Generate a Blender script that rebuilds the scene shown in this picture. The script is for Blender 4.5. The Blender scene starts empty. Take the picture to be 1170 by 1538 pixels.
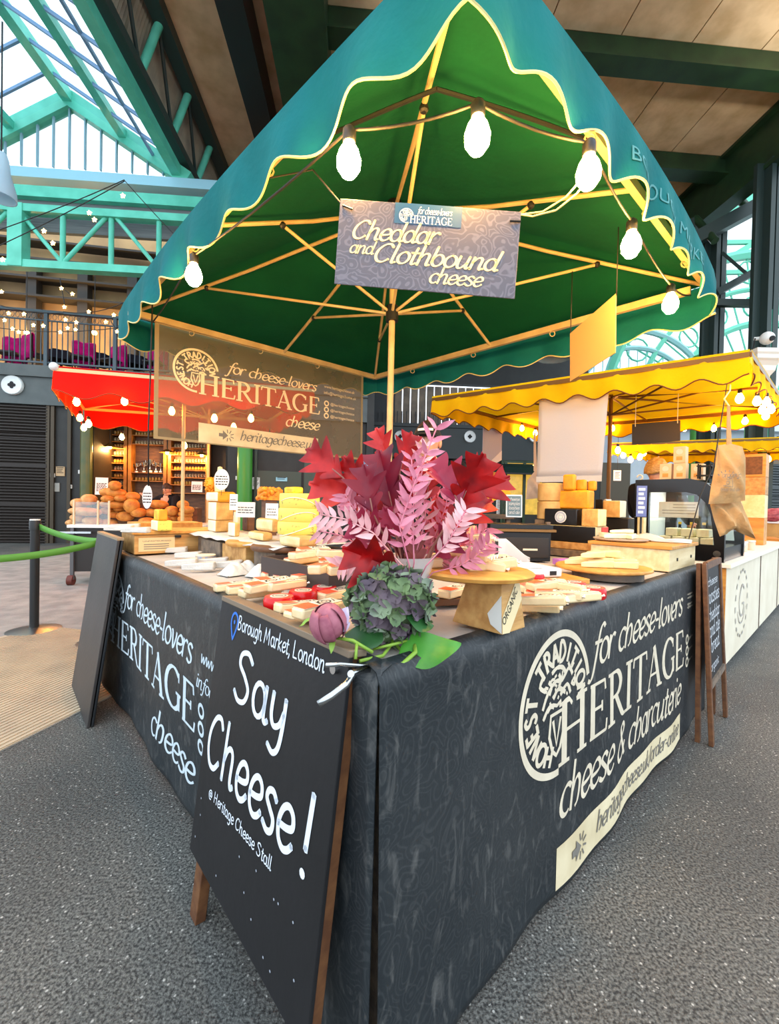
import bpy, bmesh, math, random
from math import sin, cos, pi, radians as R
from mathutils import Vector as V, Matrix as M4, Euler
random.seed(7)
SC = bpy.context.scene
COL = SC.collection

# ------------------------------------------------------------------ camera
FPX, CH = 640.0, 1.13
PITCH, ROLL = R(.87), R(1.22)
fw = V((0, cos(PITCH), -sin(PITCH)))
up0 = V((0, sin(PITCH), cos(PITCH)))
rt0 = V((1, 0, 0))
rt = rt0 * cos(ROLL) + up0 * sin(ROLL)
upv = up0 * cos(ROLL) - rt0 * sin(ROLL)
cam_d = bpy.data.cameras.new('camera')
cam = bpy.data.objects.new('camera', cam_d)
COL.objects.link(cam)
cam_d.sensor_fit = 'VERTICAL'
cam_d.sensor_height = 36.0
cam_d.sensor_width = 36.0
cam_d.lens = 36.0 * FPX / 1538.0
cam_d.clip_start = .02
cam_d.clip_end = 200
rot = M4((rt, upv, -fw)).transposed()
cam.matrix_world = M4.Translation((0, 0, CH)) @ rot.to_4x4()
SC.camera = cam

# ------------------------------------------------------------------ light, sky, exposure
SC.view_settings.view_transform = 'Standard'
SC.view_settings.look = 'None'
SC.view_settings.gamma = 1
SC.view_settings.use_curve_mapping = False
SC.view_settings.exposure = 1.15
SC.cycles.max_bounces = 7
SC.cycles.diffuse_bounces = 4
SC.cycles.glossy_bounces = 3
SC.cycles.transmission_bounces = 5
SC.cycles.transparent_max_bounces = 10
SC.cycles.sample_clamp_indirect = 4.0
SC.cycles.caustics_reflective = False
SC.cycles.caustics_refractive = False
SC.cycles.use_denoising = True
world = bpy.data.worlds.new('overcast_sky')
SC.world = world
world.use_nodes = True
wn = world.node_tree
wn.nodes['Background'].inputs[0].default_value = (.80, .90, 1.0, 1)
wn.nodes['Background'].inputs[1].default_value = 1.25

EYE = V((0, 0, CH))
def ray(x, y): return rt * ((x - 585) / FPX) + upv * ((769 - y) / FPX) + fw
def aty(x, y, Y):
    d = ray(x, y); return EYE + d * (Y / d.y)
def atz(x, y, Z):
    d = ray(x, y); return EYE + d * ((Z - CH) / d.z)
def atp(x, y, P, n):
    d = ray(x, y); return EYE + d * ((P - EYE).dot(n) / d.dot(n))

# ------------------------------------------------------------------ materials
def lin(c):
    def f(u):
        u /= 255.0
        return u / 12.92 if u <= .04045 else ((u + .055) / 1.055) ** 2.4
    return (f(c[0]), f(c[1]), f(c[2]), 1)
_mats = {}
def mat(name, c, rough=.6, c2=None, scale=8, metal=0, bump=0, bscale=40, alpha=1, emit=0, ec=None, detail=4, stretch=None,
        trans=0, contrast=(.35, .65), ior=1.45, sub=0, spec=None):
    if name in _mats: return _mats[name]
    m = bpy.data.materials.new(name); m.use_nodes = True
    nt = m.node_tree; b = nt.nodes['Principled BSDF']
    b.inputs['Base Color'].default_value = lin(c)
    b.inputs['Roughness'].default_value = rough
    b.inputs['Metallic'].default_value = metal
    b.inputs['IOR'].default_value = ior
    if spec is not None: b.inputs['Specular IOR Level'].default_value = spec
    if trans: b.inputs['Transmission Weight'].default_value = trans
    if alpha < 1: b.inputs['Alpha'].default_value = alpha
    tc = None
    if c2 or bump:
        tc = nt.nodes.new('ShaderNodeTexCoord')
        src = tc.outputs['Object']
        if stretch:
            mp = nt.nodes.new('ShaderNodeMapping'); mp.inputs['Scale'].default_value = stretch
            nt.links.new(src, mp.inputs[0]); src = mp.outputs[0]
    if c2:
        n = nt.nodes.new('ShaderNodeTexNoise'); n.inputs['Scale'].default_value = scale; n.inputs['Detail'].default_value = detail
        nt.links.new(src, n.inputs['Vector'])
        r = nt.nodes.new('ShaderNodeValToRGB')
        r.color_ramp.elements[0].position = contrast[0]; r.color_ramp.elements[1].position = contrast[1]
        r.color_ramp.elements[0].color = lin(c); r.color_ramp.elements[1].color = lin(c2)
        nt.links.new(n.outputs['Fac'], r.inputs['Fac']); nt.links.new(r.outputs['Color'], b.inputs['Base Color'])
    if bump:
        n2 = nt.nodes.new('ShaderNodeTexNoise'); n2.inputs['Scale'].default_value = bscale; n2.inputs['Detail'].default_value = 3
        nt.links.new(src, n2.inputs['Vector'])
        bp = nt.nodes.new('ShaderNodeBump'); bp.inputs['Strength'].default_value = bump; bp.inputs['Distance'].default_value = .02
        nt.links.new(n2.outputs['Fac'], bp.inputs['Height']); nt.links.new(bp.outputs['Normal'], b.inputs['Normal'])
    if emit:
        b.inputs['Emission Color'].default_value = lin(ec or c); b.inputs['Emission Strength'].default_value = emit
    _mats[name] = m
    return m
def cloth(name, c, through=.35, c2=None, scale=6, rough=.8, bump=.15, bscale=60, tc=None):
    """woven cloth: diffuse with part of the light coming through"""
    if name in _mats: return _mats[name]
    m = mat(name, c, rough, c2, scale, bump=bump, bscale=bscale, spec=.2)
    nt = m.node_tree; b = nt.nodes['Principled BSDF']
    t = nt.nodes.new('ShaderNodeBsdfTranslucent')
    t.inputs[0].default_value = lin(tc or c)
    mx = nt.nodes.new('ShaderNodeMixShader'); mx.inputs[0].default_value = through
    nt.links.new(b.outputs[0], mx.inputs[1]); nt.links.new(t.outputs[0], mx.inputs[2])
    nt.links.new(mx.outputs[0], nt.nodes['Material Output'].inputs[0])
    return m
def sheet_glass(name, c=(235, 245, 245), clear=.85, rough=.05):
    if name in _mats: return _mats[name]
    m = bpy.data.materials.new(name); m.use_nodes = True; nt = m.node_tree
    nt.nodes.remove(nt.nodes['Principled BSDF'])
    t = nt.nodes.new('ShaderNodeBsdfTransparent'); t.inputs[0].default_value = lin(c)
    g = nt.nodes.new('ShaderNodeBsdfGlossy'); g.inputs['Roughness'].default_value = rough
    mx = nt.nodes.new('ShaderNodeMixShader'); mx.inputs[0].default_value = 1 - clear
    nt.links.new(t.outputs[0], mx.inputs[1]); nt.links.new(g.outputs[0], mx.inputs[2])
    nt.links.new(mx.outputs[0], nt.nodes['Material Output'].inputs[0])
    _mats[name] = m
    return m

# ------------------------------------------------------------------ mesh builder
def frame(d, up=V((0, 0, 1))):
    d = d.normalized(); x = d.cross(up)
    if x.length < 1e-4: x = d.cross(V((0, 1, 0)))
    x.normalize(); return x, x.cross(d).normalized(), d
class MB:
    def __init__(s): s.v = []; s.f = []; s.mi = []
    def add(s, vs, fs, m=0):
        o = len(s.v); s.v += [V(a) for a in vs]
        s.f += [tuple(i + o for i in f) for f in fs]; s.mi += [m] * len(fs); return s
    def hexa(s, p, m=0):      # p: 4 bottom, 4 top
        return s.add(p, [(3, 2, 1, 0), (4, 5, 6, 7), (0, 1, 5, 4), (1, 2, 6, 5), (2, 3, 7, 6), (3, 0, 4, 7)], m)
    def bx(s, x0, x1, y0, y1, z0, z1, m=0):
        return s.hexa([(x0, y0, z0), (x1, y0, z0), (x1, y1, z0), (x0, y1, z0), (x0, y0, z1), (x1, y0, z1), (x1, y1, z1), (x0, y1, z1)], m)
    def obox(s, o, a, b, c, m=0):   # corner o and three edge vectors
        o, a, b, c = V(o), V(a), V(b), V(c)
        return s.hexa([o, o + a, o + a + b, o + b, o + c, o + a + c, o + a + b + c, o + b + c], m)
    def beam(s, p0, p1, w, h, up=V((0, 0, 1)), m=0):
        p0, p1 = V(p0), V(p1); x, y, d = frame(p1 - p0, up); x = x * w / 2; y = y * h / 2
        return s.hexa([p0 - x - y, p0 + x - y, p0 + x + y, p0 - x + y, p1 - x - y, p1 + x - y, p1 + x + y, p1 - x + y], m)
    def tube(s, pts, r, n=8, m=0, closed=False, flat=1.0):
        pts = [V(p) for p in pts]; k = len(pts); rs = r if isinstance(r, (list, tuple)) else [r] * k
        o = len(s.v); x = None
        for i, p in enumerate(pts):
            d = (pts[(i + 1) % k] - pts[i - 1]) if (closed or 0 < i < k - 1) else (pts[1] - pts[0] if i == 0 else pts[-1] - pts[-2])
            if d.length < 1e-9: d = V((0, 0, 1))
            d.normalize()
            if x is None: x, y, _ = frame(d)
            else:
                x = (x - d * x.dot(d))
                if x.length < 1e-6: x, y, _ = frame(d)
                x.normalize(); y = d.cross(x)
            y = d.cross(x)
            for j in range(n):
                a = 2 * pi * j / n; s.v.append(p + x * cos(a) * rs[i] + y * sin(a) * rs[i] * flat)
        L = k if closed else k - 1
        for i in range(L):
            for j in range(n):
                a = o + i * n + j; b = o + i * n + (j + 1) % n; c = o + ((i + 1) % k) * n + (j + 1) % n; e = o + ((i + 1) % k) * n + j
                s.f.append((a, b, c, e)); s.mi.append(m)
        if not closed:
            s.f.append(tuple(o + j for j in range(n))[::-1]); s.f.append(tuple(o + (k - 1) * n + j for j in range(n))); s.mi += [m, m]
        return s
    def cyl(s, p0, p1, r, n=12, m=0, r1=None): return s.tube([p0, p1], [r, r if r1 is None else r1], n, m)
    def lathe(s, prof, c=(0, 0, 0), n=20, m=0, X=None, sx=1, sy=1):
        c = V(c); o = len(s.v); k = len(prof)
        for (r, z) in prof:
            for j in range(n):
                a = 2 * pi * j / n; p = V((r * cos(a) * sx, r * sin(a) * sy, z)); s.v.append(c + (X @ p if X else p))
        for i in range(k - 1):
            for j in range(n):
                a = o + i * n + j; b = o + i * n + (j + 1) % n; s.f.append((a, b, b + n, a + n)); s.mi.append(m)
        if prof[0][0] > 1e-6: s.f.append(tuple(o + j for j in range(n))[::-1]); s.mi.append(m)
        if prof[-1][0] > 1e-6: s.f.append(tuple(o + (k - 1) * n + j for j in range(n))); s.mi.append(m)
        return s
    def sph(s, c, r, n=12, k=8, m=0, X=None):
        r = r if isinstance(r, (tuple, list)) else (r, r, r)
        c = V(c); o = len(s.v)
        for i in range(k + 1):
            t = pi * i / k
            for j in range(n):
                a = 2 * pi * j / n; p = V((r[0] * sin(t) * cos(a), r[1] * sin(t) * sin(a), -r[2] * cos(t))); s.v.append(c + (X @ p if X else p))
        for i in range(k):
            for j in range(n):
                a = o + i * n + j; b = o + i * n + (j + 1) % n; s.f.append((a, b, b + n, a + n)); s.mi.append(m)
        return s
    def grid(s, fn, nu, nv, m=0):
        o = len(s.v)
        for i in range(nu + 1):
            for j in range(nv + 1): s.v.append(V(fn(i / nu, j / nv)))
        for i in range(nu):
            for j in range(nv):
                a = o + i * (nv + 1) + j; s.f.append((a, a + nv + 1, a + nv + 2, a + 1)); s.mi.append(m)
        return s
    def prism(s, pts, fn, h0, h1, m=0):    # 2-D outline, fn(u, v, h) -> point
        k = len(pts); o = len(s.v)
        for h in (h0, h1):
            for (a, b) in pts: s.v.append(V(fn(a, b, h)))
        s.f += [tuple(range(o + k - 1, o - 1, -1)), tuple(range(o + k, o + 2 * k))]; s.mi += [m, m]
        for i in range(k):
            j = (i + 1) % k; s.f.append((o + i, o + j, o + k + j, o + k + i)); s.mi.append(m)
        return s
    def poly(s, pts, m=0):
        o = len(s.v); s.v += [V(p) for p in pts]; s.f.append(tuple(range(o, o + len(pts)))); s.mi.append(m); return s
    def build(s, name, mats, parent=None, world=False, smooth=None, bevel=0, solid=0, sub=0, loc=None, off=0):
        vs = s.v
        if world and parent is not None:
            inv = wm(parent).inverted(); vs = [inv @ v for v in vs]
        elif world and loc is not None:
            vs = [v - V(loc) for v in vs]
        me = bpy.data.meshes.new(name); me.from_pydata([tuple(v) for v in vs], [], s.f)
        mats = mats if isinstance(mats, (list, tuple)) else [mats]
        for m in mats: me.materials.append(m)
        if len(mats) > 1:
            for p, i in zip(me.polygons, s.mi): p.material_index = i
        me.update()
        bm = bmesh.new(); bm.from_mesh(me); bmesh.ops.remove_doubles(bm, verts=bm.verts, dist=1e-5)
        if not solid: bmesh.ops.recalc_face_normals(bm, faces=bm.faces)
        bm.to_mesh(me); bm.free()
        if smooth is not None:
            for p in me.polygons: p.use_smooth = True
            if smooth > 0: me.set_sharp_from_angle(angle=R(smooth))
        o = bpy.data.objects.new(name, me); COL.objects.link(o)
        if parent is not None: o.parent = parent
        if loc is not None: o.location = loc
        if solid:
            md = o.modifiers.new('solid', 'SOLIDIFY'); md.thickness = solid; md.offset = off
        if bevel:
            md = o.modifiers.new('bevel', 'BEVEL'); md.width = bevel; md.segments = 2; md.limit_method = 'ANGLE'; md.angle_limit = R(40)
        if sub:
            md = o.modifiers.new('sub', 'SUBSURF'); md.levels = sub; md.render_levels = sub
        return o
def wm(o):
    m = o.matrix_basis.copy()
    while o.parent is not None: o = o.parent; m = o.matrix_basis @ m
    return m
def tag(o, label, cat, group=None):
    o['label'] = label; o['category'] = cat
    if group: o['group'] = group
    return o
def thing(name, label, cat, loc=(0, 0, 0), rz=0, group=None, rot=None):
    o = bpy.data.objects.new(name, None); COL.objects.link(o); o.empty_display_size = .05
    o.location = loc; o.rotation_euler = rot if rot is not None else (0, 0, rz)
    return tag(o, label, cat, group)
def struct(o): o['kind'] = 'structure'; return o
def kids(o): return [c for c in bpy.data.objects if c.parent == o]
def copy_tree(o, parent=None):
    c = o.copy(); COL.objects.link(c)
    if parent is not None: c.parent = parent
    for ch in list(o.children): copy_tree(ch, c)
    return c
def lamp(name, loc, power, col, radius=.03, parent=None, world_loc=True):
    d = bpy.data.lights.new(name, 'POINT'); d.energy = power; d.color = col; d.shadow_soft_size = radius
    o = bpy.data.objects.new(name, d); COL.objects.link(o)
    if parent is not None:
        o.parent = parent; o.location = (wm(parent).inverted() @ V(loc)) if world_loc else loc
    else: o.location = loc
    return o
WARM = (1.0, .60, .22)

# ------------------------------------------------------------------ lettering: pen strokes along glyph skeletons
def cr(p, n=6):
    if len(p) < 3: return p
    out = []
    q = [p[0]] + list(p) + [p[-1]]
    for i in range(1, len(q) - 2):
        a, b, c, d = q[i - 1], q[i], q[i + 1], q[i + 2]
        for k in range(n):
            t = k / n; t2 = t * t; t3 = t2 * t
            out.append(tuple(.5 * (2 * b[j] + (c[j] - a[j]) * t + (2 * a[j] - 5 * b[j] + 4 * c[j] - d[j]) * t2 + (3 * b[j] - a[j] - 3 * c[j] + d[j]) * t3) for j in (0, 1)))
    out.append(tuple(p[-1])); return out
def arc(cx, cy, rx, ry, a0, a1, n=18):
    return [(cx + rx * cos(R(a0 + (a1 - a0) * i / n)), cy + ry * sin(R(a0 + (a1 - a0) * i / n))) for i in range(n + 1)]
def dot(x, y): return [(x - .015, y), (x + .015, y)]
GL = {   # lower case, x-height 1; '~' marks a polyline to smooth
 'a': (.92, [arc(.38, .5, .34, .5, 55, 415), cr([(.74, 1), (.73, .2), (.82, .0), (.95, .08)])]),
 'b': (.85, [cr([(.1, 1.65), (.08, .8), (.08, .3)]), arc(.42, .5, .34, .5, 170, -190)]),
 'c': (.74, [arc(.42, .5, .36, .5, 48, 308)]),
 'd': (.95, [arc(.38, .5, .34, .5, 55, 415), cr([(.78, 1.65), (.74, .8), (.74, .15), (.84, .0), (.95, .08)])]),
 'e': (.78, [cr([(.07, .46), (.45, .5), (.70, .62), (.66, .88), (.44, 1.0), (.2, .85), (.07, .5), (.14, .16), (.36, .0), (.58, .06), (.74, .22)])]),
 'f': (.62, [cr([(.86, 1.55), (.72, 1.68), (.54, 1.58), (.42, 1.2), (.3, .3), (.2, -.3), (.06, -.55), (-.12, -.5)]), [(.12, .97), (.7, .97)]]),
 'g': (.88, [arc(.38, .52, .33, .48, 55, 415), cr([(.74, 1), (.73, .2), (.66, -.38), (.4, -.6), (.1, -.48)])]),
 'h': (.88, [[(.1, 1.65), (.08, 0)], cr([(.09, .55), (.26, .9), (.48, 1.0), (.64, .82), (.66, .45), (.58, .12), (.42, .0)])]),
 'i': (.40, [cr([(.16, 1), (.14, .2), (.22, .0), (.36, .08)]), dot(.18, 1.42)]),
 'k': (.78, [[(.1, 1.65), (.08, 0)], [(.66, .98), (.12, .48), (.7, .0)]]),
 'l': (.40, [cr([(.16, 1.65), (.13, .3), (.2, .0), (.36, .08)])]),
 'n': (.90, [[(.1, 1), (.08, 0)], cr([(.09, .55), (.26, .9), (.48, 1.0), (.64, .82), (.64, .2), (.72, .0), (.86, .08)])]),
 'o': (.84, [arc(.42, .5, .36, .5, 90, 450)]),
 'r': (.62, [[(.1, 1), (.08, 0)], cr([(.09, .55), (.22, .86), (.42, 1.0), (.58, .92)])]),
 's': (.66, [cr([(.58, .86), (.4, 1.0), (.18, .94), (.12, .74), (.34, .54), (.54, .36), (.52, .1), (.3, .0), (.05, .12)])]),
 't': (.55, [cr([(.26, 1.4), (.2, .3), (.28, .0), (.48, .1)]), [(.02, .98), (.5, .98)]]),
 'u': (.92, [cr([(.1, 1), (.09, .35), (.2, .03), (.42, .06), (.66, .45)]), cr([(.7, 1), (.68, .2), (.76, .0), (.9, .08)])]),
 'v': (.75, [cr([(.04, .96), (.16, .9), (.34, .02), (.6, .6), (.66, .98)])]),
 'w': (1.1, [cr([(.05, 1), (.25, .02), (.5, .8), (.72, .02), (1.0, 1)])]),
 'y': (.86, [cr([(.1, 1), (.1, .4), (.28, .12), (.56, .25), (.7, .6)]), cr([(.74, 1), (.73, .2), (.64, -.38), (.4, -.6), (.12, -.48)])]),
 'm': (1.3, [[(.1, 1), (.08, 0)], cr([(.09, .6), (.3, 1.0), (.5, .85), (.5, 0)]), cr([(.5, .6), (.75, 1.0), (.96, .85), (.98, .1), (1.1, .04)])]),
 'p': (.86, [[(.1, 1), (.06, -.6)], arc(.44, .5, .34, .5, 170, -190)]),
 '-': (.5, [[(.04, .52), (.44, .52)]]), '.': (.34, [dot(.14, .06)]), ',': (.34, [cr([(.16, .1), (.16, -.1), (.06, -.3)])]),
 '/': (.6, [[(.05, -.2), (.5, 1.6)]]), ' ': (.45, []), '!': (.4, [[(.2, 1.7), (.16, .55)], dot(.16, .03)]),
 '&': (1.1, [cr([(.95, .1), (.45, .9), (.3, 1.3), (.5, 1.5), (.66, 1.25), (.25, .65), (.1, .3), (.3, .0), (.65, .1), (.9, .65)])]),
 '@': (1.3, [arc(.62, .5, .2, .28, 30, 390), cr([(.84, .8), (.82, .35), (.98, .2), (1.15, .5), (1.0, 1.0), (.6, 1.15), (.15, .8), (.12, .25), (.5, -.2), (.95, -.12)])]),
 'B': (1.1, [[(.12, 1.6), (.1, 0)], cr([(.12, 1.6), (.6, 1.58), (.75, 1.25), (.5, .9), (.14, .85)]), cr([(.14, .85), (.7, .82), (.88, .45), (.62, .05), (.1, 0)])]),
 'M': (1.5, [cr([(.1, 0), (.18, .8), (.25, 1.6)], 3), [(.25, 1.6), (.68, .4), (1.12, 1.6)], cr([(1.12, 1.6), (1.22, .8), (1.28, 0)], 3)]),
 'L': (.95, [[(.12, 1.6), (.1, .02)], [(.1, .02), (.8, .02)]]),
 'S': (1.1, [cr([(.95, 1.4), (.65, 1.62), (.25, 1.5), (.2, 1.15), (.6, .85), (.9, .5), (.75, .1), (.35, .0), (.05, .22)])]),
 'C': (1.15, [cr([(1.0, 1.35), (.8, 1.58), (.45, 1.5), (.15, 1.05), (.12, .5), (.35, .08), (.7, .02), (1.0, .28)])]),
 'H': (1.2, [[(.12, 1.6), (.1, 0)], [(.92, 1.6), (.9, 0)], [(.12, .82), (.9, .82)]]),
 'O': (1.3, [arc(.62, .8, .54, .8, 90, 450)]),
}
def serif(x, y, w=.34): return ('s', [(x - w / 2, y), (x + w / 2, y)])
GC = {   # roman capitals, height 1
 'H': (1.02, [[(.2, 0), (.2, 1)], [(.82, 0), (.82, 1)], [(.2, .52), (.82, .52)], serif(.2, 0), serif(.2, 1), serif(.82, 0), serif(.82, 1)]),
 'E': (.80, [[(.2, 0), (.2, 1)], [(.1, .985), (.68, .985)], [(.2, .52), (.56, .52)], [(.1, .015), (.72, .015)], ('s', [(.67, 1.0), (.70, .80)]), ('s', [(.72, 0.0), (.76, .22)]), ('s', [(.56, .62), (.56, .42)])]),
 'R': (.92, [[(.2, 0), (.2, 1)], cr([(.12, .985), (.5, .98), (.68, .76), (.55, .54), (.2, .5)]), cr([(.42, .52), (.62, .25), (.82, .02), (.96, .0)]), serif(.2, 0), serif(.14, .99, .2)]),
 'I': (.44, [[(.22, 0), (.22, 1)], serif(.22, 0), serif(.22, 1)]),
 'T': (.86, [[(.43, 0), (.43, 1)], [(.04, .985), (.82, .985)], serif(.43, 0), ('s', [(.05, 1), (.02, .8)]), ('s', [(.81, 1), (.84, .8)])]),
 'A': (.96, [('n', [(.47, 1.02), (.14, .0)]), [(.45, 1.02), (.82, .0)], [(.25, .34), (.70, .34)], serif(.14, 0, .28), serif(.82, 0, .3)]),
 'G': (1.0, [arc(.52, .5, .42, .5, 45, 318), [(.84, .06), (.84, .42)], serif(.82, .43, .3), ('s', [(.84, .95), (.84, .72)])]),
 'O': (1.0, [arc(.5, .5, .42, .5, 0, 360)]), 'N': (1.0, [[(.2, 0), (.2, 1)], [(.2, 1), (.82, 0)], [(.82, 0), (.82, 1)]]),
 'S': (.7, [cr([(.6, .85), (.4, 1), (.15, .85), (.2, .62), (.5, .42), (.58, .18), (.35, 0), (.08, .15)])]),
 'D': (.95, [[(.2, 0), (.2, 1)], cr([(.15, 1), (.55, .95), (.85, .5), (.55, .05), (.15, 0)])]), ' ': (.5, []),
 'V': (.9, [[(.1, 1), (.45, 0)], ('n', [(.45, 0), (.8, 1)])]), 'U': (.95, [cr([(.15, 1), (.15, .35), (.45, 0), (.75, .3), (.78, 1)])]),
}
def stroke(out, pts, wf, cap=0.0):
    k = len(pts)
    if k < 2: return
    L, Rr = [], []
    closed = (abs(pts[0][0] - pts[-1][0]) + abs(pts[0][1] - pts[-1][1])) < 1e-6
    for i, (x, y) in enumerate(pts):
        a = pts[i - 1] if i > 0 else (pts[-2] if closed else pts[0]); b = pts[i + 1] if i < k - 1 else (pts[1] if closed else pts[-1])
        dx, dy = b[0] - a[0], b[1] - a[1]; l = math.hypot(dx, dy) or 1; dx /= l; dy /= l
        w = wf(dx, dy) / 2
        ex = 0
        if cap and not closed: ex = -cap if i == 0 else (cap if i == k - 1 else 0)
        L.append((x + dx * ex - dy * w, y + dy * ex + dx * w)); Rr.append((x + dx * ex + dy * w, y + dy * ex - dx * w))
    for i in range(k - 1): out.append([L[i], Rr[i], Rr[i + 1], L[i + 1]])
def text2d(s, style='italic', font=None):
    """-> list of quads and the width, in x-height (lower case) or cap-height (roman) units"""
    quads = []; x = 0
    if style == 'roman':
        for ch in s:
            w, st = GC[ch]
            for q in st:
                kind = ''
                if q and q[0] in ('s', 'n') and isinstance(q, tuple): kind, q = q
                q = [(a + x, b) for a, b in q]
                if kind: stroke(quads, q, lambda dx, dy: .065)
                else: stroke(quads, q, lambda dx, dy: .06 + .105 * abs(dy))
            x += w
        return quads, x
    if style == 'italic': wf = lambda dx, dy: .085 + .125 * abs(dx * sin(R(35)) - dy * cos(R(35))); sl, tr, cap = .22, .98, .02
    elif style == 'brush': wf = lambda dx, dy: .10 + .12 * abs(dx * sin(R(30)) - dy * cos(R(30))); sl, tr, cap = .30, 1.0, .04
    elif style == 'thin': wf = lambda dx, dy: .12; sl, tr, cap = .15, 1.0, .03
    else: wf = lambda dx, dy: .17; sl, tr, cap = .04, 1.12, .05
    for ch in s:
        w, st = GL[ch]
        if ch == 'h' and style != 'italic': st = [[(.1, 1.65), (.08, 0)], cr([(.09, .55), (.26, .9), (.48, 1.0), (.64, .82), (.64, .2), (.72, .0), (.84, .06)])]
        for q in st:
            q = [(a + x + sl * b, b) for a, b in q]
            if len(q) == 2 and abs(q[0][0] - q[1][0]) < .04 and q[0][1] == q[1][1]:
                c = ((q[0][0] + q[1][0]) / 2, q[0][1]); rr_ = wf(0, 1) * .62
                quads.append([(c[0] + rr_ * cos(a * pi / 5), c[1] + rr_ * sin(a * pi / 5)) for a in range(10)])
            else:
                stroke(quads, q, wf, cap)
                if style in ('hand', 'brush'):
                    for e in (q[0], q[-1]):
                        rr_ = wf(0, 1) * .47; quads.append([(e[0] + rr_ * cos(a * pi / 4), e[1] + rr_ * sin(a * pi / 4)) for a in range(8)])
        x += w * tr
    return quads, x
def put(mb, quads, fn, x, y, sx, sy=None, m=0, slope=0):
    sy = sy or sx
    for q in quads: mb.poly([fn(x + a * sx, y + b * sy + slope * (a * sx)) for a, b in q], m)
def fit(mb, s, style, fn, x0, x1, y, h, m=0, slope=0):
    """one line of lettering from x0 to x1 on baseline y; h = x-height (or cap height)"""
    q, w = text2d(s, style); put(mb, q, fn, x0, y, (x1 - x0) / w, h, m, slope)
def sans(mb, s, fn, x0, x1, y, h, m=0):
    """plain sans lettering from the built-in font"""
    cu = bpy.data.curves.new('line', 'FONT'); cu.body = s; cu.resolution_u = 3
    ob = bpy.data.objects.new('line', cu); COL.objects.link(ob)
    me = bpy.data.meshes.new_from_object(ob.evaluated_get(bpy.context.evaluated_depsgraph_get()))
    xs = [v.co.x for v in me.vertices] or [0, 1]
    a, b = min(xs), max(xs)
    for p in me.polygons:
        mb.poly([fn(x0 + (me.vertices[i].co.x - a) / (b - a) * (x1 - x0), y + me.vertices[i].co.y / .72 * h) for i in p.vertices], m)
    bpy.data.objects.remove(ob); bpy.data.curves.remove(cu); bpy.data.meshes.remove(me)
def seal(mb, fn, cx, cy, r, m=0, gap=(-35, 12)):
    """round stamp: broken ring, lettering round the rim, rampant beast and a shield with a V"""
    def P(a, b): return fn(cx + a * r, cy + b * r)
    q = []
    stroke(q, arc(0, 0, .95, .95, gap[1], 360 + gap[0], 60), lambda a, b: .095)
    word = 'HONEST TRADITION'
    n = len(word)
    for i, ch in enumerate(word):
        an = 250 - i * 252 / (n - 1)
        gw, st = GC[ch]
        for s_ in st:
            kind = ''
            if isinstance(s_, tuple) and s_[0] in ('s', 'n'): kind, s_ = s_
            if kind == 's': continue
            pts = []
            for (a, b) in s_:
                rad = .57 + b * .27; th = R(an) - (a - gw / 2) * .235 / rad
                pts.append((rad * cos(th), rad * sin(th)))
            stroke(q, pts, lambda a, b: .062)
    rnd = random.Random(3)
    beast = [[(-.42, .02), (-.3, .2), (-.1, .32), (.1, .3), (.3, .42), (.42, .3)], [(-.2, .45), (-.05, .5), (.12, .46), (.22, .34)], [(.05, .1), (.25, .2), (.36, .05)],
             [(-.35, .25), (-.5, .35), (-.4, .48)], [(-.15, .1), (0, .2), (.2, .1)], [(-.4, -.12), (-.25, .02), (-.12, -.02)], [(.28, .5), (.35, .4), (.46, .46)],
             [(.12, -.05), (.3, -.02), (.42, -.12)], [(-.28, .36), (-.2, .28), (-.26, .18)], [(.0, .4), (.06, .3), (.0, .22)], [(.38, .2), (.48, .14), (.5, .28)]]
    for b in beast: stroke(q, cr(b, 4), lambda a, b_: .05 + .02 * rnd.random())
    for k in range(22):
        x, y = rnd.uniform(-.42, .4), rnd.uniform(-.05, .48); stroke(q, [(x, y), (x + rnd.uniform(-.09, .09), y + rnd.uniform(-.07, .07))], lambda a, b: .04)
    sh = [(-.2, -.12), (.12, -.12), (.15, -.4), (.06, -.62), (-.04, -.7), (-.14, -.62), (-.23, -.4), (-.2, -.12)]
    stroke(q, sh, lambda a, b: .06)
    stroke(q, [(-.14, -.2), (-.04, -.56), (.07, -.2)], lambda a, b: .06)
    stroke(q, [(-.16, .02), (-.04, -.02), (.08, .02)], lambda a, b: .05)
    for k in q: mb.poly([P(a, b) for a, b in k], m)
# ================================================================== SETTING
CEIL_FILL = 330
HD, HE = V((-.07, .9975, 0)).normalized(), V((.9975, .07, 0)).normalized()
def hp(u, v, z): return HE * u + HD * v + V((0, 0, CH + z))
def hbeam(mb, u, z, v0, v1, w, h): mb.beam(hp(u, v0, z), hp(u, v1, z), w, h)

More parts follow.
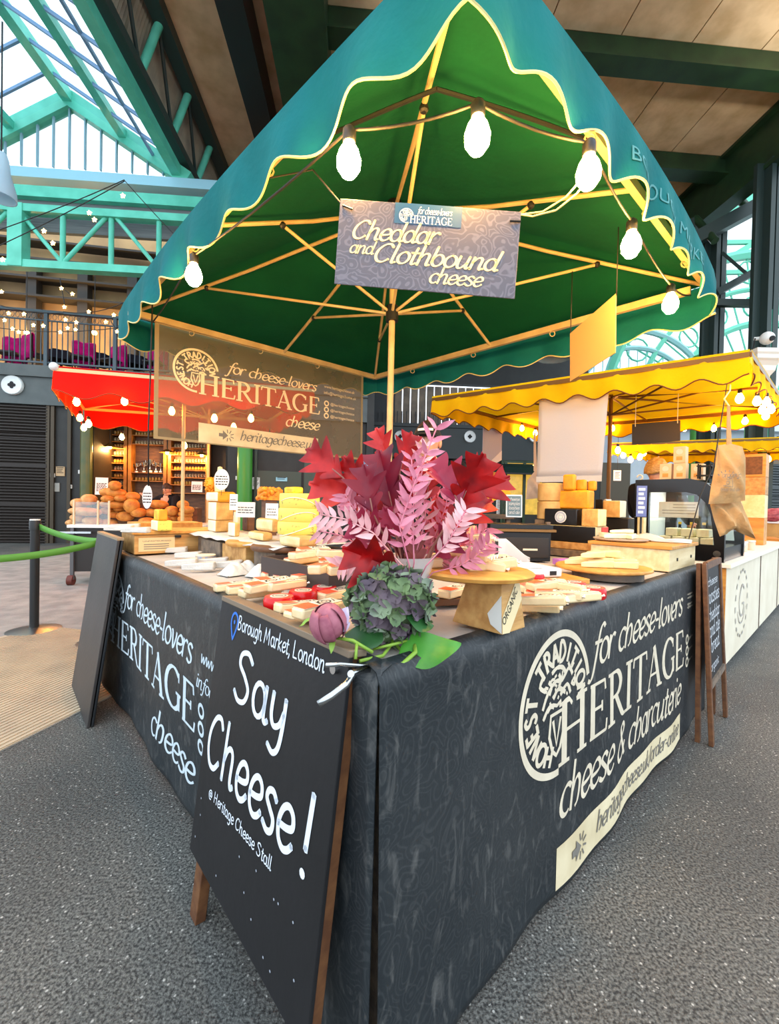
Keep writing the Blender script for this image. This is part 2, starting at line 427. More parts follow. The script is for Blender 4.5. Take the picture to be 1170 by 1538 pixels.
# --- floor
def asphalt():
    m = mat('asphalt', (70, 75, 78), .72); nt = m.node_tree; b = nt.nodes['Principled BSDF']; L = nt.links.new
    tc = nt.nodes.new('ShaderNodeTexCoord'); o = tc.outputs['Object']
    def noise(s, d, sc=None):
        n = nt.nodes.new('ShaderNodeTexNoise'); n.inputs['Scale'].default_value = s; n.inputs['Detail'].default_value = d
        L(o, n.inputs['Vector']); return n.outputs['Fac']
    def ramp(f, stops):
        r = nt.nodes.new('ShaderNodeValToRGB'); e = r.color_ramp.elements
        e[0].position, e[0].color = stops[0][0], lin(stops[0][1]); e[1].position, e[1].color = stops[1][0], lin(stops[1][1])
        L(f, r.inputs['Fac']); return r.outputs['Color']
    big = ramp(noise(.9, 6), [(.3, (68, 71, 72)), (.7, (108, 108, 105))])
    grain = ramp(noise(135, 5), [(.38, (44, 44, 45)), (.64, (240, 238, 232))])
    vo = nt.nodes.new('ShaderNodeTexVoronoi'); vo.inputs['Scale'].default_value = 62; L(o, vo.inputs['Vector'])
    chips = ramp(vo.outputs['Distance'], [(.14, (200, 198, 192)), (.24, (0, 0, 0))])
    mx = nt.nodes.new('ShaderNodeMixRGB'); mx.blend_type = 'OVERLAY'; mx.inputs[0].default_value = .8; L(big, mx.inputs[1]); L(grain, mx.inputs[2])
    n3 = nt.nodes.new('ShaderNodeMath'); n3.operation = 'GREATER_THAN'; n3.inputs[1].default_value = .53; L(noise(33, 2), n3.inputs[0])
    ch = nt.nodes.new('ShaderNodeMixRGB'); ch.blend_type = 'MULTIPLY'; ch.inputs[0].default_value = 1; L(chips, ch.inputs[1]); L(n3.outputs[0], ch.inputs[2])
    ad = nt.nodes.new('ShaderNodeMixRGB'); ad.blend_type = 'ADD'; ad.inputs[0].default_value = .55; L(mx.outputs[0], ad.inputs[1]); L(ch.outputs[0], ad.inputs[2])
    L(ad.outputs[0], b.inputs['Base Color'])
    bp = nt.nodes.new('ShaderNodeBump'); bp.inputs['Strength'].default_value = .5; bp.inputs['Distance'].default_value = .01
    L(noise(230, 5), bp.inputs['Height']); L(bp.outputs[0], b.inputs['Normal'])
    rr_ = nt.nodes.new('ShaderNodeMapRange'); rr_.inputs['To Min'].default_value = .5; rr_.inputs['To Max'].default_value = .85; L(noise(2.2, 4), rr_.inputs['Value']); L(rr_.outputs[0], b.inputs['Roughness'])
    return m
struct(MB().add([(-40, -8, 0), (40, -8, 0), (40, 45, 0), (-40, 45, 0)], [(0, 1, 2, 3)]).build('floor', asphalt()))
M_pave = mat('pale_concrete', (132, 130, 126), .75, (158, 154, 148), 5, bump=.25, bscale=60)
g0, g1 = atz(-40, 1150, 0), atz(176, 1042, 0)
gd = (g1 - g0).normalized(); gn = V((-gd.y, gd.x, 0))
struct(MB().hexa([g0 - gd * 3 + V((0, 0, -.02)), g1 + gd * 7.5 + V((0, 0, -.02)), g1 + gd * 7.5 + gn * 6.2 + V((0, 0, -.02)), g0 - gd * 3 + gn * 6.2 + V((0, 0, -.02)),
                  g0 - gd * 3 + V((0, 0, .004)), g1 + gd * 7.5 + V((0, 0, .004)), g1 + gd * 7.5 + gn * 6.2 + V((0, 0, .004)), g0 - gd * 3 + gn * 6.2 + V((0, 0, .004))]).build('floor_paving', M_pave))
M_tact = mat('ribbed_plate', (178, 160, 136), .6, (196, 176, 148), 4)
mb = MB()   # ribbed floor plate
pl = (g1 - g0).length + 1.5; pd = 1.7
for i in range(int(pd / .03)):
    a = g0 - gd * .6 + gn * (.012 + i * .03)
    mb.obox(a + V((0, 0, .006)), gd * pl, gn * .014, V((0, 0, .005)))
mb.obox(g0 - gd * .61 + gn * .005 + V((0, 0, .002)), gd * (pl + .02), gn * (pd + .02), V((0, 0, .005)))
struct(mb.build('floor_ribbed_plate', M_tact))

# --- ceiling
M_ceil = mat('board_ceiling', (226, 200, 162), .85, (196, 168, 128), 2.2, bump=.1, bscale=8)
ZC = 9.0
mb = MB()
us = [-2.7, -.9] + [.5 + 1.42 * i for i in range(0, 7)]
for a, b in zip(us[:-1], us[1:]):
    for v0, v1 in ((3.2, 5.5), (5.5, 7.9), (7.9, 10.3), (10.3, 12.7), (12.7, 15.9)):
        mb.obox(hp(a + .012, v0 + .01, ZC), HE * (b - a - .024), HD * (v1 - v0 - .02), V((0, 0, .06)))
mb.obox(hp(-3.9, 3.2, ZC + .02), HE * 1.2, HD * 12.7, V((0, 0, .06)))
struct(mb.build('ceiling', M_ceil))
struct(MB().obox(hp(-3.9, 3.2, ZC + .085), HE * 13.2, HD * 13, V((0, 0, .1))).build('ceiling_deck', mat('roof_deck', (60, 48, 36), .9)))
M_dgreen = mat('dark_green_steel', (38, 66, 40), .42, (30, 52, 34), 3)
M_black = mat('black_steel', (24, 27, 30), .45)
M_dsteel = mat('dark_teal_steel', (42, 58, 56), .45)
M_teal = mat('teal_paint', (100, 204, 178), .42, (84, 186, 160), 3)
M_lteal = mat('light_blue_paint', (150, 200, 215), .45)
for nm, u0, u1, z0 in (('beam_black', -2.57, -2.1, 8.3), ('beam_green', -1.75, -.75, 8.2)):
    struct(MB().obox(hp(u0, 2.5, z0), HE * (u1 - u0), HD * 13, V((0, 0, ZC - z0))).build(nm, M_black if 'black' in nm else M_dgreen))
for i, v in enumerate((5.5, 7.9, 10.3, 12.7)):
    o = struct(MB().obox(hp(-.75, v, 8.52), HE * 9.8, HD * .16, V((0, 0, .48))).obox(hp(-.75, v - .12, 8.5), HE * 9.8, HD * .4, V((0, 0, .04))).build('beam_cross', M_dgreen))
struct(MB().obox(hp(9.05, 2.5, 7.8), HE * .12, HD * 13, V((0, 0, 1.2))).obox(hp(8.9, 2.5, 7.72), HE * .42, HD * 13, V((0, 0, .1))).obox(hp(8.9, 2.5, 8.92), HE * .42, HD * 13, V((0, 0, .07))).build('beam_girder', M_dgreen))
# trussed girder along the glass roof
mb = MB()
hbeam(mb, -3.83, 8.9, 3, 15, .26, .26)
mb.beam(hp(-4.2, 3, 7.85), hp(-4.2, 12, 7.85), .2, .2)
struct(mb.build('beam_truss_chords', M_dsteel))
mb = MB(); md = MB()
for i in range(6):
    v = 5.6 + 1.35 * i
    if i in (1, 2, 3, 4): mb.cyl(hp(-4.2, v, 7.9), hp(-3.86, v, 8.85), .075)
    if v + 1.3 < 12: md.cyl(hp(-3.88, v, 8.8), hp(-4.18, v + 1.25, 7.95), .035)
struct(mb.build('beam_truss_posts', M_teal, smooth=40)); struct(md.build('beam_truss_ties', M_dsteel, smooth=40))

q = MB(); q.grid(lambda a, b: hp(-4.36 + .34 * b + .03 * (int(a * 240) % 2), 3 + 9.5 * a, 7.8 + 1.25 * b), 240, 1)
struct(q.build('wall_clerestory', mat('grey_beige_sheet', (158, 146, 124), .7, (136, 126, 110), 3), solid=.02))
# --- glass lantern roof on the left
GP = aty(250, 265, 10.0); GN = HD
def gp(x, y): return atp(x, y, GP, GN)
apex, eR, eL0 = gp(105, 150), gp(268, 262), gp(-60, 240)
eL = V((2 * apex.x - eR.x, 0, eR.z)); eL = apex + (apex - eR); eL.z = eR.z
BACK = -HD * 8.5
mg = MB(); mg.poly([apex, eR, eR + BACK, apex + BACK]); mg.poly([apex, apex + BACK, eL + BACK, eL])
mg.poly([eL, apex, eR])
struct(mg.build('window_lantern_glass', sheet_glass('roof_glass', (228, 242, 248), .93)))
mb = MB()
for p in (apex, eR, eL): mb.beam(p, p + BACK, .2, .22)
for k in (.5,): 
    for e in (eR, eL):
        q = apex.lerp(e, k); mb.beam(q, q + BACK, .17, .17)
struct(mb.build('beam_lantern_purlins', M_teal))
mb = MB()
for i in range(1, 13):
    o = BACK * (i / 13)
    for e in (eR, eL): mb.beam(apex + o, e + o, .05, .06)
for e in (eR, eL):
    q = apex.lerp(e, .78); mb.beam(q, q + BACK, .05, .06)
struct(mb.build('trim_glazing_bars', mat('blue_grey_bars', (120, 150, 185), .5)))
mb = MB(); mb.beam(apex + HD * .02, eR + (eR - apex) * .1, .22, .34); mb.beam(apex + HD * .02, eL, .22, .34)
struct(mb.build('beam_gable_rafters', M_teal))
mb = MB()
for i in range(-6, 7):
    t = i / 7; e = eR if t > 0 else eL; top = apex.lerp(e, abs(t)); mb.beam(V((top.x, top.y, eR.z - .05)), top, .035, .05)
struct(mb.build('trim_gable_mullions', mat('mullion', (130, 165, 175), .5)))
gw = HE * 9
q = gp(-200, 236)
struct(MB().obox(gp(-200, 238) - HD * .15 + V((0, 0, -.25)), HE * 8.2, HD * .3, V((0, 0, .22))).build('trim_gable_sill', M_lteal))
struct(MB().obox(gp(-200, 268) - HD * .05, HE * 8.6, HD * .1, V((0, 0, -.95))).build('wall_gable_band', mat('grey_slats', (120, 122, 122), .7, (95, 98, 100), 30, stretch=(.02, .02, 1))))
struct(MB().obox(gp(-200, 270) - HD * .2, HE * 8.6, HD * .14, V((0, 0, -.24))).build('beam_gable_tie', M_teal))
# lattice girder
mb = MB(); A, B = gp(-220, 310), gp(-220, 392)
for p in (A, B): mb.obox(p - HD * .5, HE * 9.6, HD * .2, V((0, 0, -.16)))
for i in range(9):
    x = HE * (.6 + 1.02 * i); a = A + x - HD * .4; b = B + x - HD * .4
    mb.cyl(a, b, .055)
    if i < 8:
        n_ = A + x + HE * 1.02 - HD * .4; f_ = B + x + HE * 1.02 - HD * .4
        if i % 2: mb.cyl(a, f_, .045)
        else: mb.cyl(b, n_, .045)
for i in (3,): mb.obox(A + HE * (.55 + 1.02 * i) - HD * .52, HE * .3, HD * .25, V((0, 0, -1.35)))
struct(mb.build('beam_lattice', M_teal, smooth=40))

# --- left wall with balcony
A0 = aty(20, 579, 10.6); A0.z = 0
WD = V((.985, .17, 0)).normalized(); WN = V((WD.y, -WD.x, 0))      # WN points into the hall
def wp(x, y, off=0): return atp(x, y, A0 + WN * off, WN)
def wk(x): return (wp(x, 752) - A0).dot(WD)
def wl(k, z, off=0): return A0 + WD * k + WN * off + V((0, 0, z))
def wbox(mb, k0, k1, z0, z1, o0, o1, m=0): return mb.obox(wl(k0, z0, o0), WD * (k1 - k0), WN * (o1 - o0), V((0, 0, z1 - z0)), m)
zf0, zf1 = wp(20, 607).z, wp(20, 549).z
M_dwall = mat('dark_panel', (46, 46, 44), .55, (38, 38, 36), 3)
K0, K1, KS0, KS1, KE = -5.5, wk(70), wk(140), wk(338), wk(548)
mb = MB()
wbox(mb, K0, KS0, 0, zf0, -.3, 0); wbox(mb, KS1, KE, 0, zf0, -.3, 0); wbox(mb, KS0, KS1, zf0 - .15, zf0, -1.6, 0)
struct(mb.build('wall_left', M_dwall))
mb = MB(); wbox(mb, KS0, KS1, 0, zf0, -1.6, -1.5); wbox(mb, KS0 - .05, KS0, 0, zf0, -1.6, 0); wbox(mb, KS1, KS1 + .05, 0, zf0, -1.6, 0)
struct(mb.build('wall_shop', mat('shop_wall', (60, 44, 26), .6)))
mb = MB(); wbox(mb, K0, KE, zf0, zf1, -3.0, .12); wbox(mb, K0, KE, zf1 - .28, zf1, .12, .2); struct(mb.build('trim_fascia', mat('fascia_grey', (84, 92, 92), .5, (74, 82, 82), 3)))
mb = MB(); wbox(mb, K0, KE, zf1, 10.2, -3.1, -3.0); struct(mb.build('wall_balcony', mat('balcony_wall', (196, 160, 112), .7, (150, 120, 86), .7)))
mb = MB()
for i in range(9): wbox(mb, K0 + 1.4 * i, K0 + 1.4 * i + .28, zf1, 8.2, -2.9, -2.6)
for i in range(4): wbox(mb, K0, KE, 7.2 + .55 * i, 7.26 + .55 * i, -2.95, -2.5)
struct(mb.build('column_balcony', mat('balcony_post', (58, 54, 50), .6)))
struct(MB().obox(wl(KE, 0, .12), WD * .2, -WN * 5.2, V((0, 0, 10.2))).build('wall_return', M_dwall))
# roller shutter
mb = MB(); k0, k1 = K0 + .1, wk(72)
n = 46; zt = zf0 - .02
mb.grid(lambda a, b: wl(k0 + (k1 - k0) * a, zt * b, .05 + .028 * (1 if int(b * n * 3) % 3 else 0)), 1, n * 3)
struct(mb.build('door_1', mat('shutter_brown', (44, 38, 34), .42, metal=.3)))
mb = MB()
for x in (73, 80, 105, 124): k = wk(x); wbox(mb, k - .04, k + .04, 0, zf0, .0, .07)
struct(mb.build('trim_1', mat('door_posts', (70, 60, 46), .4, metal=.4)))
mb = MB(); mb.cyl(wl(wk(133), 0, .12), wl(wk(133), zf0, .12), .13, 20); struct(mb.build('column_shop', mat('olive_column', (96, 92, 40), .3, (70, 84, 44), 3), smooth=40))
mb = MB(); c = aty(367, 752, 11.2); mb.cyl((c.x, c.y, 0), (c.x, c.y, zf0 + .3), .19, 24); struct(mb.build('column_green', mat('bright_green', (62, 140, 44), .3), smooth=40))
mb = MB(); wbox(mb, wk(386), wk(452), 0, 2.0, .0, .06); wbox(mb, wk(456), wk(500), 0, 2.3, .0, .04); wbox(mb, wk(382), wk(386), 0, 3, 0, .1)
struct(mb.build('door_2', mat('grey_green_door', (62, 74, 64), .45)))
wall_bits = []
M_paper = mat('white_paper', (232, 232, 228), .8)
M_ink = mat('black_ink', (28, 28, 30), .7)
def wall_plate(name, x, y, w, h, m, label, cat, group=None, lines=0, off=.0, d=.03):
    p = wp(x, y, off)
    t = thing(name, label, cat, p - V((0, 0, h / 2)), math.atan2(WD.y, WD.x), group)
    MB().bx(-w / 2, w / 2, -d, 0, 0, h).build('plate', m, t, bevel=.004)
    if lines:
        q = MB()
        for i in range(lines): q.bx(-w * .38, w * (.38 - .2 * (i % 3) / 2), -d - .003, -d - .0005, h * (.85 - .7 * i / lines), h * (.85 - .7 * i / lines) + .016)
        q.build('print', M_ink, t)
    return t
wall_plate('wall_notice', 91.5, 708, .2, .24, mat('notice_beige', (190, 160, 120), .6), 'small square beige notice on the dark panel beside the roller shutter', 'notice', lines=4, off=.0)
wall_plate('intercom', 86, 732, .13, .22, mat('grey_plastic', (150, 148, 140), .5), 'small grey intercom box on the dark panel by the shutter', 'intercom')
M_sw = mat('white_plastic', (225, 225, 220), .5)
for x, y, l in ((80, 714, 'small white switch beside the beige notice'), (122, 709, 'small white switch box beside the olive column'), (106, 731, 'tiny white switch on the panel between the two posts'), (357, 718, 'small white switch on the left of the bright green column')):
    wall_plate('wall_switch', x, y, .1, .1, M_sw, l, 'switch', off=.0, d=.05)
wall_plate('door_notice', 384.5, 726, .2, .32, M_paper, 'white paper notice beside the grey green door', 'notice', lines=6, off=.06)
wall_plate('door_sign', 423, 720, .3, .11, mat('sign_blue', (150, 200, 215), .5), 'small pale blue sign on the grey green door', 'sign', lines=2, off=.07)
def button_sign(p, dirx, nrm, r, label):
    X = M4((dirx, V((0, 0, 1)), nrm)).transposed()      # local x, up, outward
    t = thing('button_sign', label, 'sign', p); t.rotation_euler = X.to_euler()
    q = MB(); q.lathe([(r, 0), (r, .05), (r * .93, .075), (r * .85, .06), (0, .06)], n=32); q.build('disc', mat('button_white', (225, 232, 232), .45), t, smooth=40)
    q = MB()
    for a, b in ((.2, 0), (-.2, 0), (0, .2), (0, -.2)): q.lathe([(r * .17, .055), (r * .17, .07), (0, .07)], (a * r, b * r, 0), 14)
    q.bx(-r * .2, r * .2, -r * .06, r * .06, .055, .068); q.bx(-r * .06, r * .06, -r * .2, r * .2, .055, .068)
    q.build('cross_mark', M_ink, t); return t
button_sign(wp(20, 579, .13), WD, WN, .235, 'round white button shaped sign with black cross above the roller shutter')

# balcony railing, bay by bay
zr = wp(60, 470).z
M_rail = mat('railing_grey', (70, 84, 92), .45, metal=.2)
t = thing('balcony_railing', 'grey metal balcony railing with thin upright bars above the grey fascia', 'railing', wl(0, zf1, .0), 0)
ends = [K0, wk(68) - 3.32, wk(68), wk(171), wk(171) + 3.0, KE]
ends = sorted(set([K0, wk(-135), wk(68), wk(171), wk(300), KE]))
for k in ends:
    q = MB(); wbox(q, k - .04, k + .04, zf1, zr + .02, -.02, .06); q.build('post', M_rail, t, world=True)
q = MB(); wbox(q, K0, KE, zr, zr + .06, -.03, .07); q.build('top_rail', M_rail, t, world=True)
for a, b in zip(ends[:-1], ends[1:]):
    q = MB(); wbox(q, a + .04, b - .04, zf1 + .1, zf1 + .14, 0, .04); wbox(q, a + .04, b - .04, zr - .2, zr - .17, 0, .04)
    n = int((b - a) / .115)
    for i in range(1, n): k = a + (b - a) * i / n; wbox(q, k - .01, k + .01, zf1 + .12, zr - .18, .01, .03)
    for i in range(0, n, 1):
        k = a + (b - a) * (i + .5) / n
        q.tube([wl(k + .045 * cos(j * pi / 4), zr - .085 + .07 * sin(j * pi / 4), .02) for j in range(8)], .007, 4, closed=True)
    q.build('baluster_panel', M_rail, t, world=True)
M_wire0 = mat('black_wire', (30, 30, 30), .6)
# balcony tables and chairs with magenta throws
M_mag = cloth('magenta_throw', (214, 16, 128), .2, (170, 8, 96), 9)
M_chair = mat('dark_chair', (38, 30, 30), .5)
def balcony_chair(x, y, label, rz, off):
    b = wp(x, y, off); t = thing('cafe_chair', label, 'chair', (b.x, b.y, zf1), rz, 'cafe chairs on the balcony')
    MB().bx(-.22, .22, -.22, .22, .43, .47).build('seat', M_chair, t)
    for a in (-.19, .19):
        MB().cyl((a, -.19, 0), (a, -.19, .44), .018, 8).build('leg', M_chair, t); MB().cyl((a, .2, 0), (a, .24, .88), .018, 8).build('leg', M_chair, t)
    MB().bx(-.21, .21, .21, .235, .55, .88).build('backrest', M_chair, t)
    th = [(.17, .34), (.19, .9), (.225, .935), (.265, .9), (.3, .28)]
    q = MB(); q.grid(lambda a, c: (lambda p0, p1, f: (-.26 + .52 * a, p0[0] + (p1[0] - p0[0]) * f + .012 * sin(a * 14 + c * 3), p0[1] + (p1[1] - p0[1]) * f + .015 * sin(a * 9)))(th[min(3, int(c * 4))], th[min(3, int(c * 4)) + 1], c * 4 - min(3, int(c * 4))), 12, 16)
    q.build('throw', M_mag, t, solid=.02, smooth=0)
for x, lab, rz, off in ((13, 'leftmost cafe chair on the balcony with a magenta throw over its back', .2, -.55), (58, 'cafe chair with magenta throw just left of the first railing post', pi - .5, -.6), (124, 'cafe chair with magenta throw in the middle of the balcony bay', .5, -.5),
                        (166, 'cafe chair with magenta throw behind the second railing post', -.3, -.6), (232, 'cafe chair with magenta throw beside the green canopy corner', .1, -.5)):
    balcony_chair(x, 540, lab, rz, off)
for x, lab in ((92, 'dark clothed cafe table between the magenta chairs near the first railing post'), (147, 'dark navy clothed cafe table near the second railing post'), (203, 'dark clothed cafe table at the canopy end of the balcony')):
    b = wp(x, 530, -1.25); t = thing('cafe_table', lab, 'table', (b.x, b.y, zf1), 0, 'cafe tables on the balcony')
    MB().cyl((0, 0, 0), (0, 0, .74), .035).build('pedestal', M_chair, t); MB().lathe([(.25, 0), (.25, .02), (.04, .05)], n=18).build('base', M_chair, t)
    q = MB(); q.grid(lambda a, c: ((.33 if c < .5 else .34 + .1 * (c - .5) + .03 * sin(a * 50)) * (min(1, c * 2)) * cos(2 * pi * a), (.33 if c < .5 else .34 + .1 * (c - .5) + .03 * sin(a * 50)) * min(1, c * 2) * sin(2 * pi * a), .78 if c < .5 else .78 - .5 * (c - .5)), 40, 6)
    q.build('tablecloth', cloth('navy_cloth', (30, 30, 40), .1), t, smooth=30)
for x, y, l in ((40, 500, 'warm round lamp on the balcony left of the first railing post'), (142, 500, 'warm round lamp behind the balcony tables')):
    p = wp(x, y, -2.2); t = thing('balcony_lamp', l, 'lamp', p); MB().sph((0, 0, 0), .07, 14, 10).build('globe', mat('balcony_globe', (255, 220, 150), .5, emit=12, ec=(255, 196, 100)), t, smooth=0); MB().cyl((0, 0, .06), (0, 0, 2.0), .012, 6).build('cord', M_wire0, t); lamp('balcony_light', (0, -.12, 0), 60, WARM, .08, t, False)
# star lights on their wires
def star(mb, r, d):
    pts = [(r * (1 if i % 2 == 0 else .45) * sin(i * pi / 5), r * (1 if i % 2 == 0 else .45) * cos(i * pi / 5)) for i in range(10)]
    mb.prism(pts, lambda a, b, h: V((a, h, b)), -d, d)
M_star = mat('lit_star', (255, 226, 170), .5, emit=7, ec=(255, 200, 110))
q = MB(); star(q, .042, .012); star0 = q.build('star_light', M_star)
spots = [(270, 155), (318, 180), (283, 237), (390, 258), (500, 272), (20, 295), (147, 317), (55, 333), (82, 347), (190, 320), (288, 293), (335, 305), (297, 330), (265, 348), (332, 337), (465, 303), (7, 170), (38, 265), (515, 345), (105, 268)]
spots = [(x / 2.925, 380 + y / 2.925, 9.2) for x, y in spots]
upper = [(540, 860), (392, 935), (415, 965), (193, 1015), (232, 1068), (12, 1140)]
for i, (x, y, Y) in enumerate(spots + [(a / 2.925, b / 2.925, 7.6) for a, b in upper]):
    o = star0 if i == 0 else star0.copy()
    if i: COL.objects.link(o)
    o.location = aty(x, y, Y)
    if i < len(spots): tag(o, 'small glowing star light strung in front of the balcony railing', 'light', 'star lights along the balcony')
    else: tag(o, 'glowing star light on the two wires crossing below the teal lattice girder', 'light', 'star lights on the upper wires')
M_wire = mat('black_wire', (30, 30, 30), .6)
def wire(name, pts, label, cat='wire', r=.008, group=None, m=None):
    P = [V(p) for p in pts]; c = P[0].copy()
    return tag(MB().tube([p for p in P], r, 6).build(name, m or M_wire, world=True, loc=c, smooth=0), label, cat, group)
def sag(a, b, s, n=10): return [a.lerp(b, i / n) - V((0, 0, s * 4 * (i / n) * (1 - i / n))) for i in range(n + 1)]
for a, b, l in (((-30, 355), (187, 270), 'upper wire of star lights running up from the left'), ((-30, 382), (187, 272), 'lower wire of star lights running up from the left'), ((187, 271), (330, 420), 'thin wire running down from the star lights to the canopy')):
    wire('light_wire', sag(aty(*a, 7.6), aty(*b, 7.62), .04), l)
for a, b, s, l in (((-30, 448), (95, 470), .1, 'star light wire slung across the first balcony bay'), ((95, 468), (185, 455), .1, 'star light wire slung across the second balcony bay'), ((-20, 490), (180, 492), .10, 'lower star light wire slung along the balcony railing'), ((90, 418), (98, 462), .0, 'short drop wire of star lights under the lattice girder'), ((98, 436), (111, 446), .0, 'tiny branch wire of the star lights under the lattice girder'), ((165, 480), (177, 498), .0, 'short end of the star light wire near the canopy corner')):
    wire('light_wire', sag(aty(*a, 9.2), aty(*b, 9.2), s), l)
# pendant lamp at the left edge
p = aty(2, 240, 7.0)
t = thing('pendant_lamp', 'white translucent bell shaped pendant lamp at the left end under the glass roof', 'lamp', p)
MB().lathe([(.02, .12), (.07, .1), (.1, 0), (.12, -.2), (.2, -.5), (.205, -.62), (.19, -.62), (.18, -.5), (.1, -.2)], n=24).build('lamp_shade', cloth('milk_shade', (205, 225, 235), .5), t, smooth=40)
MB().cyl((0, 0, .1), (0, 0, 2.2), .012, 8).build('cord', M_wire, t)

# --- far wall on the right of the hall
B0 = aty(598, 655, 16.0); B0.z = 0
def bk(x): return (atp(x, 765, B0, HD) - B0).dot(HE)
def bz(x, y): return atp(x, y, B0, HD).z
def bl(k, z, off=0): return B0 + HE * k - HD * off + V((0, 0, z))
def bbox_(mb, k0, k1, z0, z1, o0, o1, m=0): return mb.obox(bl(k0, z0, o1), HE * (k1 - k0), HD * (o1 - o0), V((0, 0, z1 - z0)), m)
zb0, zb1 = bz(700, 690), bz(700, 640)
mb = MB(); bbox_(mb, bk(480), bk(900), 0, zb0, -.3, 0); bbox_(mb, bk(480), bk(880), zb1 + 1.6, 10.2, -.4, -.1); struct(mb.build('wall_back', mat('back_wall', (44, 48, 48), .6, (36, 40, 40), 2)))
mb = MB(); bbox_(mb, bk(480), bk(900), zb0, zb1, -.3, .15); bbox_(mb, bk(480), bk(900), zb1 - .12, zb1, .15, .22); struct(mb.build('trim_back_fascia', mat('back_fascia', (40, 50, 52), .5)))
mb = MB()
for i in range(36): a = bk(590) + i * .3; bbox_(mb, a, a + .26, zb1, zb1 + 1.45 , -.1, -.03)
struct(mb.build('wall_back_slats', mat('beige_slats', (128, 116, 100), .6, (100, 92, 82), 3)))
mb = MB(); bbox_(mb, bk(480), bk(590), zb1, zb1 + 2, -.1, -.04)
for i in range(60): a = bk(490) + i * .17; bbox_(mb, a, a + .03, zb1, zb1 + .45, .1, .13)
struct(mb.build('trim_back_rail', mat('back_rail', (34, 40, 44), .5)))
for x, l in ((598, 'round white button sign with black cross just right of the umbrella pole'), (701, 'round white button sign with black cross left of the grey hanging panel'), (797, 'round white button sign with black cross below the yellow canopy edge')):
    button_sign(bl(bk(x), bz(x, 657), .16), HE, -HD, .225, l)
M_awn = cloth('dark_green_awning', (26, 48, 44), .1)
for a, b, l in ((655, 738, 'dark green shop awning under the fascia behind the bouquet'), (748, 815, 'dark green shop awning behind the pale hanging tote')):
    k0, k1 = bk(a), bk(b); z = bz(700, 694)
    t = thing('shop_awning', l, 'awning', bl((k0 + k1) / 2, z - .5, 0))
    q = MB(); q.hexa([bl(k0, z - .42, .6), bl(k1, z - .42, .6), bl(k1, z - .42, 0), bl(k0, z - .42, 0), bl(k0, z - .2, .6), bl(k1, z - .2, .6), bl(k1, z, 0), bl(k0, z, 0)]); q.build('awning_cover', M_awn, t, world=True)
    q = MB(); q.beam(bl(k0, z - .43, .6), bl(k1, z - .43, .6), .05, .05); q.build('front_bar', M_black, t, world=True)
mb = MB(); bbox_(mb, bk(757), bk(812), 0.9, 2.9, .0, .04); struct(mb.build('window_2', mat('lit_shop_window', (190, 160, 70), .2, (90, 96, 50), 2.5, emit=.35, ec=(230, 180, 70))))
mb = MB()
for x in (752, 757, 785, 814): bbox_(mb, bk(x) - .05, bk(x) + .05, 0, 3.0, .02, .12)
bbox_(mb, bk(752), bk(814), 2.85, 3.0, .02, .12); struct(mb.build('window_frame', M_dgreen))
q = MB(); q.sph((0, 0, 0), .06, 8, 6); sb = q.build('globe_bulb', mat('lit_globe', (255, 230, 150), .5, emit=6, ec=(255, 215, 110)))
for i, (x, y) in enumerate(((770, 703), (776, 706), (783, 702), (790, 704), (797, 701))):
    o = sb if i == 0 else sb.copy()
    if i: COL.objects.link(o)
    o.location = bl(bk(x), bz(x, y), .2); tag(o, 'small round warm bulb in the row over the far lit shop window', 'light', 'bulbs over the far shop window')
for x, y, l in ((748, 724, 'upper white notice on the far shop front, above the other two'), (750, 757, 'middle white notice on the far shop front'), (751, 771, 'lowest white notice on the far shop front')):
    t = thing('shop_notice', l, 'notice', bl(bk(x), bz(x, y) - .2, .03), math.atan2(HE.y, HE.x)); MB().bx(-.15, .15, -.03, 0, 0, .4).build('sheet', M_paper, t)
    q = MB()
    for i in range(5): q.bx(-.1, .1 - .03 * (i % 2), -.034, -.031, .31 - i * .06, .325 - i * .06)
    q.build('print', M_ink, t)
# pale buildings, shutter and columns beyond the yellow stalls
mb = MB(); bbox_(mb, bk(900), bk(1400), 0, 4.6, -.6, -.3); struct(mb.build('wall_right', mat('pale_wall', (196, 206, 214), .7, (176, 188, 198), 1)))
mb = MB(); bbox_(mb, bk(820), bk(1400), 4.4, 4.75, -.3, .1); struct(mb.build('trim_right_band', mat('pale_band', (210, 220, 226), .6)))
mb = MB(); bbox_(mb, bk(905), bk(950), 0, 3.0, -.3, -.2); struct(mb.build('door_3', mat('brown_door', (84, 74, 58), .5)))
mb = MB(); mb.grid(lambda a, b: bl(bk(1136) + 2.6 * a, 3.1 * b, .1 + .04 * (int(b * 90) % 3 > 0)), 1, 90); struct(mb.build('door_4', mat('shutter_grey', (70, 76, 78), .5)))
mb = MB(); bbox_(mb, bk(1136), bk(1136) + 2.6, 3.1, 3.6, -.3, .12); struct(mb.build('trim_shutter_head', mat('brown_head', (110, 92, 70), .5)))
M_gcol = mat('grass_green_column', (104, 190, 92), .35)
for x, Y in ((1046, 13.4), (1128, 13.6)):
    c = aty(x, 770, Y); mb = MB(); mb.cyl((c.x, c.y, 0), (c.x, c.y, 6.0), .24, 24); struct(mb.build('column_far', M_gcol, smooth=40))

